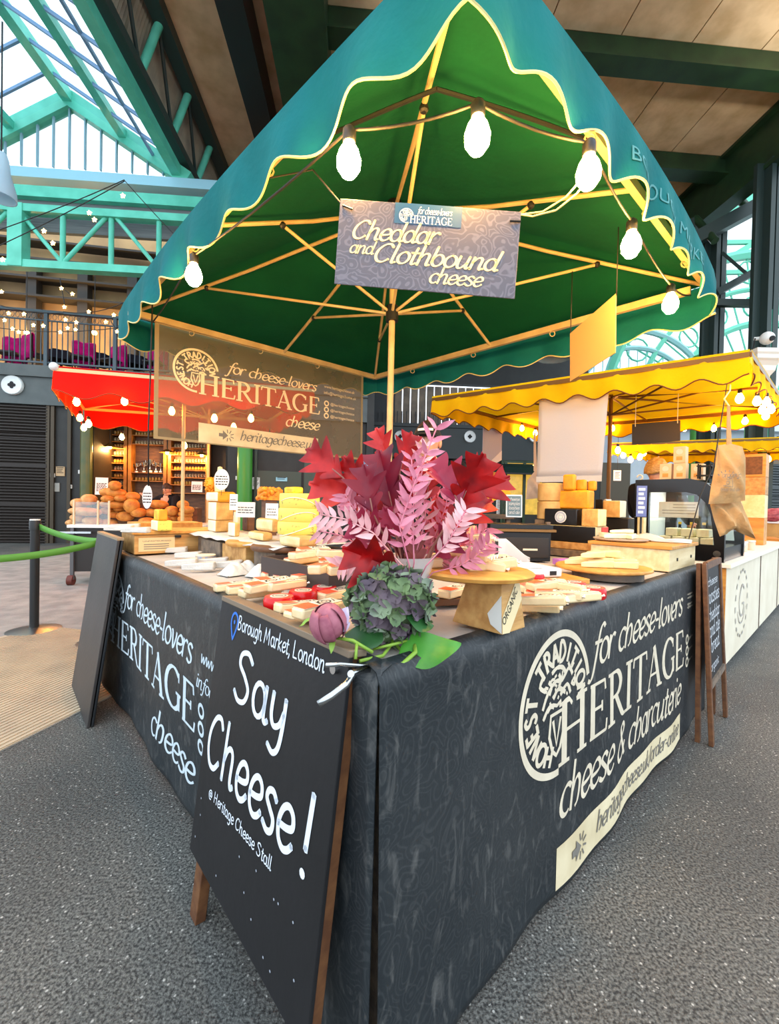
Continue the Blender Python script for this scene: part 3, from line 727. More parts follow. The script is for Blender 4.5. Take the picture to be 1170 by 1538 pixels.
# --- steel columns, bracing and the glazed arches on the right
def column(x, Y, w, ztop, m, name):
    c = aty(x, 771, Y); q = MB()
    q.bx(c.x - w / 2, c.x + w / 2, c.y, c.y + .1, 0, ztop); q.bx(c.x - .05, c.x + .05, c.y - .2, c.y + .25, 0, ztop)
    q.bx(c.x + w / 2 - .06, c.x + w / 2 + .06, c.y - .12, c.y + .2, 0, ztop)
    return struct(q.build(name, m))
column(1058, 11.1, .42, 8.4, M_dsteel, 'column_steel'); column(1134, 9.7, .42, 9.0, M_dsteel, 'column_steel')
c = aty(1150, 771, 9.6)
struct(MB().bx(c.x - .1, c.x + .1, c.y, c.y + .05, 0, 5.7).build('column_flange', M_teal))
mb = MB()
for a, b in (((1044, 328), (1074, 362)), ((1095, 283), (1130, 320)), ((1127, 252), (1163, 292))):
    mb.cyl(aty(*a, 11.2), aty(*b, 10.6), .09)
struct(mb.build('beam_braces', M_dgreen, smooth=40))
mb = MB()
for a, b, w in (((1040, 362), (1170, 292), .3), ((1076, 440), (1200, 372), .16), ((1072, 455), (1128, 456), .16), ((1085, 380), (1120, 410), .07), ((1020, 340), (1046, 380), .1), ((1039, 330), (1040, 382), .1)):
    mb.beam(aty(*a, 10.9), aty(*b, 10.5), w, w)
struct(mb.build('beam_arch_members', M_dsteel))
AP = aty(1100, 480, 17.5)
def ap(x, y): return atp(x, y, AP, HD)
mb = MB()
ctr = ap(1150, 640)
for r, w in ((3.0, .1), (4.2, .14), (5.6, .1), (7.0, .2)):
    mb.tube([ctr + HE * (r * cos(a * pi / 40)) + V((0, 0, r * sin(a * pi / 40))) for a in range(0, 41)], w, 6)
for i in range(1, 20):
    a = pi * i / 20; mb.cyl(ctr + HE * 1.2 * cos(a) + V((0, 0, 1.2 * sin(a))), ctr + HE * 7 * cos(a) + V((0, 0, 7 * sin(a))), .035, 6)
for k in range(9):
    a0 = pi * (2 * k + 1) / 20
    c2 = ctr + HE * 6.3 * cos(a0) + V((0, 0, 6.3 * sin(a0))); mb.tube([c2 + HE * .45 * cos(j * pi / 6) + V((0, 0, .45 * sin(j * pi / 6))) for j in range(12)], .04, 6, closed=True)
    c2 = ctr + HE * 4.9 * cos(a0) + V((0, 0, 4.9 * sin(a0))); mb.tube([c2 + HE * .4 * cos(j * pi / 6) + V((0, 0, .4 * sin(j * pi / 6))) for j in range(12)], .04, 6, closed=True)
for y in (365, 410, 455): mb.beam(ap(1060, y), ap(1300, y - 4), .12, .16)
mb.beam(ap(1060, 330), ap(1230, 250), .3, .3); mb.beam(ap(1075, 400), ap(1240, 300), .2, .2)
struct(mb.build('window_arch_ribs', mat('mint_steel', (96, 190, 160), .45), smooth=40))
struct(MB().poly([ap(1040, 620), ap(1400, 620), ap(1400, 80), ap(1040, 200)]).build('window_arch_glass', sheet_glass('arch_glass', (225, 240, 240), .93)))
mb = MB(); c3 = ap(955, 620)
for r, w in ((2.6, .1), (3.3, .12)): mb.tube([c3 + HE * (r * cos(a * pi / 30)) + V((0, 0, r * sin(a * pi / 30))) for a in range(31)], w, 6)
for i in range(-8, 9):
    x = i * .36; mb.cyl(c3 + HE * x - V((0, 0, 1)), c3 + HE * x + V((0, 0, math.sqrt(max(.1, 2.6 ** 2 - x * x)))), .022, 6)
struct(mb.build('window_fan_bars', mat('pale_mint', (150, 200, 200), .45), smooth=40))
struct(MB().poly([c3 + HE * 2.6 * cos(pi * i / 24) + V((0, .05, 2.6 * sin(pi * i / 24) if 0 < i < 24 else -1)) for i in range(25)]).build('window_fan_glass', sheet_glass('fan_glass', (205, 225, 240), .93)))
# stone corbel and camera
p = aty(1140, 560, 9.2)
t = thing('corbel', 'cream moulded corbel on the column above the yellow canopy', 'corbel', p)
MB().lathe([(.16, -.3), (.18, -.1), (.26, 0), (.28, .1), (.36, .18), (.42, .22), (.42, .3), (.46, .34), (.46, .42)], n=4, X=M4.Rotation(pi / 4, 3, 'Z')).build('moulding', mat('cream_stone', (232, 226, 214), .6), t)
p = aty(1152, 508, 8.9)
t = thing('security_camera', 'white dome security camera on the column above the corbel', 'camera', p)
MB().sph((0, 0, 0), .13, 16, 10).build('housing', M_sw, t, smooth=0); MB().cyl((0, -.1, -.04), (0, -.14, -.05), .05, 14).build('lens', M_ink, t)
MB().beam((-.1, .2, .06), (0, .1, .04), .06, .06).build('bracket', M_sw, t); MB().tube([(-.12, .15, .05), (-.2, .1, -.2), (-.16, .05, -.4), (-.08, .05, -.4), (-.06, .08, -.1)], .014, 6).build('cable', M_wire, t)
# loudspeaker-like flood lamps seen under the far valance
for (x, y, Y), l in (((833, 528, 13), 'grey dome shaped hall lamp hanging beyond the green canopy'),):
    p = aty(x, y, Y); t = thing('dome_lamp', l, 'lamp', p); MB().lathe([(.05, .45), (.15, .4), (.5, .05), (.52, -.2), (.48, -.2), (.12, .3)], n=24).build('lamp_shade', mat('dome_grey', (170, 178, 172), .5), t, smooth=40); MB().cyl((0, 0, .4), (0, 0, 4.2), .02, 6).build('cord', M_wire, t)

# out-of-view fill lights with housings, added to brighten the ceiling
for i, (u, v) in enumerate(((8.6, 3.6), (8.6, 6.2), (-1.25, 3.2), (-1.25, 5.2))):
    p = hp(u, v, 7.3 if u > 0 else 7.7)
    t = thing('added_fill_light', 'added unseen fill light below the roof steel, brightening the ceiling', 'lamp', p, 0, 'added ceiling fill lights')
    MB().lathe([(.04, -.2), (.16, -.18), (.2, 0), (.18, 0), (.14, -.15), (.0, -.15)], n=18).build('housing', M_black, t)
    MB().beam((0, 0, -.15), (.25 if u > 0 else 0, 0, .45), .04, .04).build('bracket', M_black, t)
    d = bpy.data.lights.new('ceiling_fill', 'SPOT'); d.energy = CEIL_FILL * (.45 if u > 0 else 1); d.color = (1, .90, .76); d.spot_size = R(165); d.spot_blend = .6; d.shadow_soft_size = .12
    o = bpy.data.objects.new('ceiling_fill', d); COL.objects.link(o); o.parent = t; o.location = (0, 0, -.02); o.rotation_euler = (pi, 0, 0)
# ================================================================== THE CHEESE STALL
TC = V((-.0094, .76, 0)); TR_, TL_ = V((.739, .674, 0)).normalized(), V((-.674, .739, 0)).normalized()
AZR = math.atan2(TR_.y, TR_.x)                    # heading of the long right-hand side
def tb(t, s, z=0): return TC + TR_ * t + TL_ * s + V((0, 0, z))
ZT = .835
M_wood = mat('pale_wood', (206, 160, 96), .6, (176, 126, 68), 5, bump=.12, bscale=14, stretch=(1, 6, 6))
M_wood2 = mat('grey_wood', (128, 110, 92), .7, (96, 84, 74), 6, bump=.15, bscale=20, stretch=(1, 5, 5))
M_brown = mat('brown_wood', (112, 74, 44), .55, (88, 54, 32), 6, stretch=(1, 6, 6))
M_honey = mat('honey_wood', (214, 158, 76), .5, (190, 126, 54), 5, stretch=(6, 1, 6))
M_wax = cloth('white_table_paper', (200, 192, 184), .1, (184, 175, 167), 7, rough=.6)
# table frame
t = thing('stall_table', 'wooden corner shaped stall table hidden under dark printed drapes', 'table', tb(0, 0), AZR)
Lw = 2.36; AW = .92
MB().bx(.0, Lw, 0, AW, .79, .82).build('tabletop', M_wood, t); MB().bx(0, AW, AW + .002, 2.36, .79, .82).build('tabletop', M_wood, t)
for a, b in ((.06, .06), (2.28, .06), (2.28, .84), (.84, .84), (.06, 2.28), (.84, 2.28), (1.2, .06), (.06, 1.2)):
    MB().bx(a - .025, a + .025, b - .025, b + .025, 0, .79).build('leg', M_wood2, t)
# white cover
def cover(a, b):
    return ZT - .004 + .003 * sin(a * 11 + b * 5) * sin(b * 13)
q = MB()
for (t0, t1, s0, s1) in ((0.012, Lw, .012, AW), (.012, AW, AW, 2.36)):
    q.grid(lambda a, b: tb(t0 + (t1 - t0) * a, s0 + (s1 - s0) * b, cover(t0 + (t1 - t0) * a, s0 + (s1 - s0) * b)), 40, 30)
tag(q.build('table_cover', M_wax, world=True, loc=tb(1, .5, ZT), smooth=0, solid=.008, off=-1), 'white paper cover spread over the stall table under the cheeses', 'tablecloth')

# dark printed drapes
def drape_mat():
    m = mat('charcoal_drape', (38, 42, 46), .5, spec=.5); nt = m.node_tree; b = nt.nodes['Principled BSDF']; L = nt.links.new
    tc = nt.nodes.new('ShaderNodeTexCoord'); o = tc.outputs['Object']
    def noise(s, d, st=None, dist=0):
        n = nt.nodes.new('ShaderNodeTexNoise'); n.inputs['Scale'].default_value = s; n.inputs['Detail'].default_value = d; n.inputs['Distortion'].default_value = dist
        if st:
            mp = nt.nodes.new('ShaderNodeMapping'); mp.inputs['Scale'].default_value = st; L(o, mp.inputs[0]); L(mp.outputs[0], n.inputs['Vector'])
        else: L(o, n.inputs['Vector'])
        return n.outputs['Fac']
    def ramp(f, stops):
        r = nt.nodes.new('ShaderNodeValToRGB'); e = r.color_ramp.elements
        e[0].position, e[0].color = stops[0][0], lin(stops[0][1]); e[1].position, e[1].color = stops[1][0], lin(stops[1][1]); L(f, r.inputs['Fac']); return r.outputs['Color']
    base = ramp(noise(3, 5), [(.3, (22, 30, 35)), (.7, (40, 45, 48))])
    # engraved fruit pattern: rings round scattered centres, bent by noise
    vo = nt.nodes.new('ShaderNodeTexVoronoi'); vo.inputs['Scale'].default_value = 21
    nz = nt.nodes.new('ShaderNodeTexNoise'); nz.inputs['Scale'].default_value = 6; L(o, nz.inputs['Vector'])
    mx0 = nt.nodes.new('ShaderNodeMixRGB'); mx0.inputs[0].default_value = .16; L(o, mx0.inputs[1]); L(nz.outputs['Color'], mx0.inputs[2]); L(mx0.outputs[0], vo.inputs['Vector'])
    ml = nt.nodes.new('ShaderNodeMath'); ml.operation = 'MULTIPLY'; ml.inputs[1].default_value = 34; L(vo.outputs['Distance'], ml.inputs[0])
    sn = nt.nodes.new('ShaderNodeMath'); sn.operation = 'SINE'; L(ml.outputs[0], sn.inputs[0])
    rings = ramp(sn.outputs[0], [(.45, (0, 0, 0)), (.95, (255, 255, 255))])
    a1 = nt.nodes.new('ShaderNodeMixRGB'); a1.blend_type = 'ADD'; a1.inputs[0].default_value = .012; L(base, a1.inputs[1]); L(rings, a1.inputs[2])
    # rubbed streaks
    st = ramp(noise(16, 9, (1, 1, .4), 2.5), [(.54, (0, 0, 0)), (.82, (255, 250, 240))])
    a2 = nt.nodes.new('ShaderNodeMixRGB'); a2.blend_type = 'ADD'; a2.inputs[0].default_value = .09; L(a1.outputs[0], a2.inputs[1]); L(st, a2.inputs[2])
    L(a2.outputs[0], b.inputs['Base Color'])
    bp = nt.nodes.new('ShaderNodeBump'); bp.inputs['Strength'].default_value = .12; bp.inputs['Distance'].default_value = .01; L(noise(70, 3), bp.inputs['Height']); L(bp.outputs[0], b.inputs['Normal'])
    return m
M_drape = drape_mat()
M_print = mat('cream_print', (226, 214, 190), .7, (204, 192, 168), 18, contrast=(.2, .8))
M_print2 = mat('white_print', (206, 220, 228), .7, (188, 204, 214), 18, contrast=(.2, .8))
M_strip = mat('cream_strip', (226, 212, 176), .7, (206, 190, 152), 7)
M_pgrey = mat('faded_grey_print', (120, 116, 108), .7)
def fall(k, z):      # outward billow of a hanging drape
    d = max(0, .80 - z)
    return .012 + d * (.010 * sin(k * 7.3 + 1) + .005 * sin(k * 19 + z * 3)) + .012 * d
def drapeR(t, z, off=0): return tb(t, -fall(t, z) - off, z)
def drapeL(s, z, off=0):
    o = fall(s + 3, z) + max(0, s - 1.2) ** 2 * .022
    return TC + TL_ * s - TR_ * (o + off) + V((0, 0, z))
def drape_fn(fn, a0, a1, z0, inn):
    def f(a, b):
        k = a0 + (a1 - a0) * a
        h = b * 1.05
        if h < .05:      # lies on the table top, then turns over the rounded edge
            u = h / .05; th = u * pi / 2; P = fn(k, .80); r = .034
            Pt = fn(k, .80) ; inward = inn * (r * (1 - sin(th)) )
            return P + inward + V((0, 0, .806 + r * cos(th) - .80 + .002))
        z = .806 + (z0 - .806) * (h - .05); return fn(k, z)
    return f
tR = thing('printed_drape', 'charcoal printed drape hanging down the right hand side of the stall', 'drape', tb(1.1, 0))
MB().grid(drape_fn(drapeR, -.012, 2.40, .035, TL_), 120, 44).build('fabric', M_drape, tR, world=True, smooth=0, solid=.003)
P = lambda u, v: drapeR(u, v, .0025)
q = MB(); fit(q, 'for cheese-lovers', 'italic', P, .87, 1.90, .632, .074, slope=.008); q.build('motto_lettering', M_print, tR, world=True)
q = MB(); fit(q, 'cheese & charcuterie', 'italic', P, .665, 1.893, .25, .082, slope=-.02)
q.build('goods_lettering', M_print, tR, world=True)
q = MB(); fit(q, 'HERITAGE', 'roman', P, .655, 1.94, .405, .172, slope=-.012); q.build('name_lettering', M_print, tR, world=True)
q = MB(); seal(q, P, .655, .585, .205, gap=(-88, 10)); q.build('stamp_logo', M_print, tR, world=True)
P1 = lambda u, v: drapeR(u, v, .0045)
def strip_and_arrow(pt, fab, ink, parent, k0, k1, z0, z1, txt, tx0, ax):
    q = MB(); q.grid(lambda a, b: fab(k0 + (k1 - k0) * a, z0 + (z1 - z0) * b), 30, 3); o = q.build('address_strip', M_strip, parent, world=True)
    q = MB(); h = z1 - z0
    zc = (z0 + z1) / 2; w = h * .26
    for pts in ([(ax, zc - w * .35), (ax + w * .8, zc - w * .35), (ax + w * .8, zc - w), (ax + w * 1.9, zc), (ax + w * .8, zc + w), (ax + w * .8, zc + w * .35), (ax, zc + w * .35)],): q.poly([ink(*p) for p in pts])
    for a in (-100, -60, -20, 20, 60, 100):
        d0, d1 = w * .5, w * 1.25; s_ = []
        stroke(s_, [(ax + w * 1.9 + d0 * cos(R(a)), zc + d0 * sin(R(a))), (ax + w * 1.9 + d1 * cos(R(a)), zc + d1 * sin(R(a)))], lambda x, y: h * .05)
        for k in s_: q.poly([ink(*p) for p in k])
    q.build('arrow_mark', M_pgrey, o, world=True)
    q = MB(); fit(q, txt, 'italic', ink, tx0, k1 - (k1 - k0) * .03, zc - h * .16, h * .33); q.build('address_lettering', M_pgrey, o, world=True)
strip_and_arrow(None, P, P1, tR, .661, 1.893, .048, .170, 'heritagecheese.uk/order-online', .92, .745)
for a in (.76, 1.2, 1.55): pass
q = MB()
for z, w in ((.718, .10), (.70, .12), (.668, .11), (.652, .12)): sans(q, 'www.heritagecheese.uk' if z > .69 else 'info@heritagecheese.uk', P, 2.0, 2.0 + w, z, .012)
for z in (.50, .445, .39):
    s_ = []; stroke(s_, arc(2.0, z, .022, .02, 0, 360), lambda a, b: .012)
    for k in s_: q.poly([P(*p) for p in k])
    sans(q, '@heritagecheese', P, 2.035, 2.13, z - .006, .014)
q.build('contact_lettering', M_print, tR, world=True)

tL = thing('printed_drape', 'charcoal printed drape down the left hand side of the stall, behind the handwritten board', 'drape', tb(0, 1.2))
MB().grid(drape_fn(drapeL, -.006, 2.46, .045, TR_), 120, 44).build('fabric', M_drape, tL, world=True, smooth=0, solid=.003)
P = lambda u, v: drapeL(2.17 - u, v, .0025)
q = MB(); fit(q, 'for cheese-lovers', 'italic', P, .19, 1.20, .585, .07, slope=-.02); q.build('motto_lettering', M_print2, tL, world=True)
q = MB(); fit(q, 'cheese', 'italic', P, .74, 1.235, .155, .077); q.build('goods_lettering', M_print2, tL, world=True)
q = MB(); fit(q, 'HERITAGE', 'roman', P, -.06, 1.25, .345, .155); q.build('name_lettering', M_print2, tL, world=True)
q = MB(); seal(q, P, .0, .56, .19, gap=(-88, 10)); q.build('stamp_logo', M_print2, tL, world=True)
q = MB(); fit(q, 'www.heritagecheese.uk', 'italic', P, 1.29, 1.95, .60, .03); fit(q, 'info@heritagecheese.uk', 'italic', P, 1.25, 1.95, .51, .03)
for z in (.44, .38, .32):
    s_ = []; stroke(s_, arc(1.30, z, .022, .02, 0, 360), lambda a, b: .012)
    for k in s_: q.poly([P(*p) for p in k])
q.build('contact_lettering', M_print2, tL, world=True)

# ------------------------------------------------------------------ handwritten board against the left drape
az = -.826
BX = V((cos(az), sin(az), 0)); BD = V((-.0863, -.0758, -.9934)).normalized(); BTL = V((-.473, 1.228, .848))
BNn = BX.cross(-BD).normalized()        # towards the camera
if BNn.y > 0: BNn = -BNn
def bp_(u, v, o=0): return BTL + BX * u + BD * v + BNn * o
Lf = BTL.z / -BD.z
t = thing('chalkboard', 'black handwritten board leaning on the left drape, greeting customers in white paint', 'sign board', bp_(.3, Lf))
M_bboard = mat('black_board', (15, 15, 17), .55, (23, 23, 26), 3, bump=.05, bscale=30)
MB().obox(bp_(0, 0, -.004), BX * .604, BD * .69, BNn * .010).build('panel', M_bboard, t, world=True, bevel=.002)
for u in (.028, .548): MB().obox(bp_(u, -.002, -.034), BX * .045, BD * (Lf - .001), BNn * .028).build('leg', M_brown, t, world=True, bevel=.002)
MB().obox(bp_(0, -.012, -.036), BX * .604, BD * .014, BNn * .044).build('top_rail', mat('grey_brown_rail', (120, 104, 86), .6), t, world=True, bevel=.002)
MB().obox(bp_(.074, .62, -.032), BX * .474, BD * .04, BNn * .022).build('cross_rail', M_brown, t, world=True)
q = MB(); q.cyl(bp_(.57, .03, .004), bp_(.57, .03, .016), .009, 12); q.build('screw', mat('steel', (190, 190, 190), .25, metal=1), t, world=True, smooth=40)
M_chalk = mat('white_paint_pen', (222, 230, 240), .6)
P = lambda u, v: bp_(u, -v, .0072)
q = MB(); fit(q, 'Borough Market, London', 'hand', P, .128, .535, -.055, .022, slope=.015)
q.build('place_lettering', M_chalk, t, world=True)
s_ = []; stroke(s_, cr([(.104, -.088), (.086, -.05), (.09, -.026), (.106, -.018), (.122, -.028), (.122, -.052), (.104, -.088)]), lambda a, b: .007)
q = MB(); [q.poly([P(*p) for p in k]) for k in s_]; q.poly([P(.105 + .005 * cos(i), -.042 + .006 * sin(i)) for i in (0, 1, 2, 3, 4, 5)]); q.build('map_pin', mat('blue_paint_pen', (44, 110, 200), .6), t, world=True)
q = MB(); fit(q, 'Say', 'hand', P, .150, .425, -.222, .076); fit(q, 'Cheese', 'hand', P, .030, .500, -.436, .085, slope=.035); fit(q, '!', 'hand', P, .522, .562, -.425, .088)
q.build('greeting_lettering', M_chalk, t, world=True)
q = MB(); fit(q, '@ Heritage Cheese Stall', 'hand', P, .082, .428, -.506, .0165, slope=.06); q.build('stall_lettering', M_chalk, t, world=True)
q = MB(); rnd = random.Random(5)
for i in range(14):
    u, v = rnd.uniform(.03, .58), -rnd.uniform(.5, .66); q.poly([P(u + .0028 * cos(a), v + .0028 * sin(a)) for a in range(6)])
q.build('paint_specks', mat('dull_speck', (150, 156, 166), .7), t, world=True)

# ------------------------------------------------------------------ dark sandwich board at the far left end
f0, f1 = atz(107, 1032, 0), atz(130, 1095, 0)
e_ = (f1 - f0); e_n = e_.normalized(); nb = V((e_n.y, -e_n.x, 0))
if nb.dot(-f0) < 0: nb = -nb
tp1 = aty(176, 812, 2.2)
H_ = tp1.z; lean = (tp1 - f1); lean.z = 0
lean = -nb * abs(lean.dot(nb))
up_ = V((lean.x, lean.y, H_))
wid = e_n * max(.5, e_.length)
f0 = f1 - wid
slide = e_n * (tp1 - f1 - lean).dot(e_n)
t = thing('sandwich_board', 'plain dark brown sandwich board standing at the far left end of the stall', 'sign board', (f0 + f1) / 2)
M_sb = mat('slate_brown', (62, 56, 53), .5, (50, 46, 44), 3, bump=.05)
q = MB(); q.hexa([f0, f1, f1 - nb * .014, f0 - nb * .014, f0 + up_ + slide, f1 + up_ + slide, f1 + up_ + slide - nb * .014, f0 + up_ + slide - nb * .014]); q.build('front_leaf', M_sb, t, world=True, bevel=.003)
rb = -nb * .018
q = MB(); q.hexa([f0 + rb, f1 + rb, f1 + rb - nb * .012, f0 + rb - nb * .012, f0 + up_ + slide - nb * .018, f1 + up_ + slide - nb * .018, f1 + up_ + slide - nb * .030, f0 + up_ + slide - nb * .030]); q.build('rear_leaf', M_black, t, world=True, bevel=.003)
q = MB(); q.obox(f0 + up_ + slide - nb * .032, wid, nb * .032, V((0, 0, .012))); q.build('hinge_rail', mat('rail_tan', (150, 128, 100), .6), t, world=True)

# ------------------------------------------------------------------ framed chalk menu at the right end
a0, a1 = atz(1064, 1121, 0), atz(1087, 1074, 0)
top0 = aty(1049, 848, 2.13); top1 = aty(1081, 836, 2.43)
mid = (a0 + a1) / 2
t = thing('menu_board', 'brown framed chalk menu board standing at the right end of the drape', 'sign board', mid)
Wd = (a1 - a0); Up = ((top0 - a0) + (top1 - a1)) / 2; nM = Wd.cross(Up).normalized()
if nM.dot(-mid) < 0: nM = -nM
for b0 in (a0, a1 - Wd.normalized() * .035): MB().obox(b0, Wd.normalized() * .035, nM * .02, Up).build('leg', M_brown, t, world=True, bevel=.003)
for f_, h in ((.965, .035), (.30, .03)): MB().obox(a0 + Wd.normalized() * .035 + Up * f_, Wd - Wd.normalized() * .07, nM * .02, Up.normalized() * h).build('rail', M_brown if f_ > .5 else M_wood2, t, world=True)
MB().obox(a0 + Wd.normalized() * .03 + Up * .31 + nM * .004, Wd - Wd.normalized() * .06, nM * .006, Up * .665).build('panel', M_bboard, t, world=True)
wn_ = Wd.normalized(); WW = Wd.length
P = lambda u, v: a0 + wn_ * u + Up * v + nM * .0115
q = MB(); M_ch2 = mat('chalk', (196, 200, 204), .9)
fit(q, 'cheese', 'hand', P, .08, .36, .86, .03); fit(q, 'toasties', 'hand', P, .06, .40, .76, .05); fit(q, 'cheddar', 'hand', P, .07, .39, .66, .045); fit(q, 'and ale', 'hand', P, .07, .37, .57, .05); fit(q, 'bread', 'hand', P, .1, .34, .48, .05); fit(q, 'organic', 'hand', P, .08, .30, .38, .03)
q.build('chalk_lettering', M_ch2, t, world=True)
rear = -nM * .02
for b0 in (a0, a1 - wn_ * .035):
    r0 = b0 + V((TL_.x, TL_.y, 0)) * .0 - nM * .055; r0.z = 0
    q = MB(); tp = b0 + Up; q.hexa([r0, r0 + wn_ * .035, r0 + wn_ * .035 + nM * .02, r0 + nM * .02, tp - nM * .021, tp + wn_ * .035 - nM * .021, tp + wn_ * .035 - nM * .003, tp - nM * .003]); q.build('rear_leg', M_brown, t, world=True)

# ------------------------------------------------------------------ green market umbrella
EZ = 2.5
N_, L_, F_, R_ = tb(.46, .24, EZ), tb(.33, 3.03, EZ), tb(2.45, 2.95, EZ), tb(2.64, .16, EZ)
pole = aty(587, 560, 2.89); pole.z = 0
APX = V((pole.x, pole.y, 3.16))
M_green = cloth('green_canvas', (12, 112, 116), .07, (10, 100, 102), 3, bump=.25, bscale=16, tc=(30, 120, 90))
M_tan = mat('tan_pole', (206, 184, 136), .35, (188, 164, 116), 8)
M_cream = mat('cream_piping', (240, 224, 150), .7)
t = U = thing('market_umbrella', 'large green market umbrella with scalloped edge over the cheese stall', 'umbrella', pole)
MB().cyl(pole, APX - V((0, 0, .02)), .021, 16).build('pole', M_tan, t, world=True, smooth=40)
MB().lathe([(.24, 0), (.24, .04), (.05, .06), (.04, .3), (.026, .3)], n=24).build('base', M_black, t, smooth=40)
hub = V((pole.x, pole.y, 2.42)); MB().cyl(hub - V((0, 0, .05)), hub + V((0, 0, .05)), .042, 16).build('hub', M_black, t, world=True, smooth=40)
MB().cyl(APX - V((0, 0, .1)), APX, .05, 16).build('top_hub', M_black, t, world=True, smooth=40)
co = [atz(706, -123, EZ + .1), atz(1076, 425, EZ + .1), tb(2.62, 3.12, EZ), atz(178, 472, EZ + .1)]
for p in co: p.z = EZ
cen_ = sum(co, V()) / 4
def inset(p, d, z): return p + (cen_ - p).normalized() * d + V((0, 0, z))
nb_ = [inset(co[0], .06, .085), inset(co[1], .06, .085), inset(co[3], .06, .085)]
ext = .16
for a, b in ((nb_[0], nb_[1]), (nb_[0], nb_[2]), (R_, F_), (F_, L_ + (L_ - F_).normalized() * ext)):
    q = MB(); q.beam(a, b, .03, .045)
    for i in range(1, 4):
        p = a.lerp(b, i / 4 + .06); q.tube([p + V((0, 0, -.025)) + V((.02 * cos(j * pi / 4), 0, .02 * sin(j * pi / 4) - .015)) for j in range(8)], .004, 5, closed=True)
    q.build('edge_bar', M_tan, t, world=True)
rim = [nb_[0], nb_[0].lerp(nb_[1], .5), nb_[1], R_.lerp(F_, .5), F_, F_.lerp(L_, .5), nb_[2], nb_[2].lerp(nb_[0], .5)]
for i, p in enumerate(rim):
    top = APX - V((0, 0, .06)); pp = p + V((0, 0, .0))
    rib = MB().tube([top, top.lerp(pp, .5) + V((0, 0, -.02)), pp], .0115, 8).build('rib', M_tan, t, world=True, smooth=40)
    k = .66; j = top.lerp(pp, k) + V((0, 0, -.03))
    MB().tube([hub, j], .0095, 8).build('strut', M_tan, t, world=True, smooth=40)
    MB().sph(j, .02, 8, 6).build('joint', M_black, rib, world=True)
def roof_pt(a, b, u, v):    # u along the edge, v from apex to edge
    e = a.lerp(b, u); p = APX.lerp(e + V((0, 0, .075)), v)
    nn_ = (b - a).normalized(); nn_ = V((nn_.y, -nn_.x, 0)); return p + nn_ * .05 * sin(pi * u) * v + V((0, 0, .03 - .05 * sin(pi * v) * (1 - abs(2 * u - 1) * .8) * .8))
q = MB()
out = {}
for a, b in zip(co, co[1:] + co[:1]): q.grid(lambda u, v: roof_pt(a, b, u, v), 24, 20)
q.build('canopy', cloth('green_canvas_shaded', (8, 82, 52), .04, (6, 72, 46), 3, bump=.25, bscale=16, tc=(30, 120, 60)), t, world=True, smooth=50)  # underside shade and warm bulb tint put into the roof canvas colour
VH = .20
def val_pt(a, b, u, v, ns):
    p = a.lerp(b, u); n_ = (b - a).normalized(); n_ = V((n_.y, -n_.x, 0))
    s_ = .5 - .5 * cos(2 * pi * u * ns)
    z = EZ + .105 - (VH + .055 * s_) * v
    w = .022 * v * sin(u * ns * 2 * pi + .6) + .010 * v * sin(u * 37)
    ed = min(1, 14 * min(u, 1 - u))
    return V((p.x, p.y, z)) + n_ * (w + .012) * ed + n_ * .05 * sin(pi * u)
for i, (a, b) in enumerate(zip(co, co[1:] + co[:1])):
    ns = 8
    vo_ = MB().grid(lambda u, v: val_pt(a, b, u, v, ns), 150, 8).build('valance', M_green, t, world=True, smooth=0)
    MB().tube([val_pt(a, b, k / 150, 1, ns) for k in range(151)], .0045, 5).build('piping', M_cream, vo_, world=True)
    if i == 0:
        Pv = lambda u, v: val_pt(a, b, u, v, ns) + V(((b - a).normalized().y, -(b - a).normalized().x, 0)) * .004
        Pw = lambda x, y: Pv(x, .62 - y)
        for wd, x0_, x1_ in (('BOROUGH', .36, .58), ('MARKET', .61, .80)):
            s_ = MB(); sans(s_, wd, Pw, x0_, x1_, -.06, .28); s_.build('valance_lettering', mat('faded_teal_print', (84, 150, 150), .8), vo_, world=True)
# black inner straps
tag(MB().tube(sag(nb_[0].lerp(nb_[2], .32), APX.lerp(N_, .82), -.01, 8), .008, 6).build('inner_strap', M_black, t, world=True), 'x', 'x')
for o in [o for o in bpy.data.objects if o.name.startswith('inner_strap')]:
    del o['label']; del o['category']
MB().tube(sag(APX.lerp(N_, .82), nb_[0].lerp(nb_[1], .36), -.01, 8), .008, 6).build('inner_strap', M_black, t, world=True)

# bulbs and their cable
M_bulb = mat('lit_bulb', (255, 214, 130), .4, emit=210, ec=(255, 188, 96))
def bulb(p, label, r=.040, group=None, m=None):
    t = thing('festoon_bulb', label, 'light bulb', p, 0, group)
    MB().lathe([(0, -1.5 * r), (.55 * r, -1.32 * r), (.95 * r, -.7 * r), (r, -.1 * r), (.8 * r, .6 * r), (.5 * r, 1.1 * r), (.42 * r, 1.4 * r)], n=18).build('globe', m or M_bulb, t, smooth=0)
    MB().lathe([(.5 * r, 1.3 * r), (.55 * r, 1.4 * r), (.55 * r, 2.3 * r), (.3 * r, 2.6 * r)], n=12).build('socket', M_black, t, smooth=40)
    return t
bl_ = [((524, 239), 2.26, 'lit bulb left of the umbrella ridge, nearest on the left edge'), ((717, 202), 2.28, 'lit bulb right of the umbrella ridge, above the hanging cheddar sign'), ((884, 257), 2.27, 'lit bulb at the right valance beside the looped wire'),
       ((948, 366), 2.27, 'lit bulb on the right edge, halfway down to the corner'), ((1007, 455), 2.28, 'lit bulb near the right corner of the umbrella'), ((291, 412), 2.27, 'lit bulb on the left edge near the far left corner')]
bpos = []
for (x, y), z, l in bl_: p = atz(x, y, z); bpos.append(p); bulb(p, l)
up6 = V((0, 0, .095))
order = [5, 0, 1, 2, 3, 4]
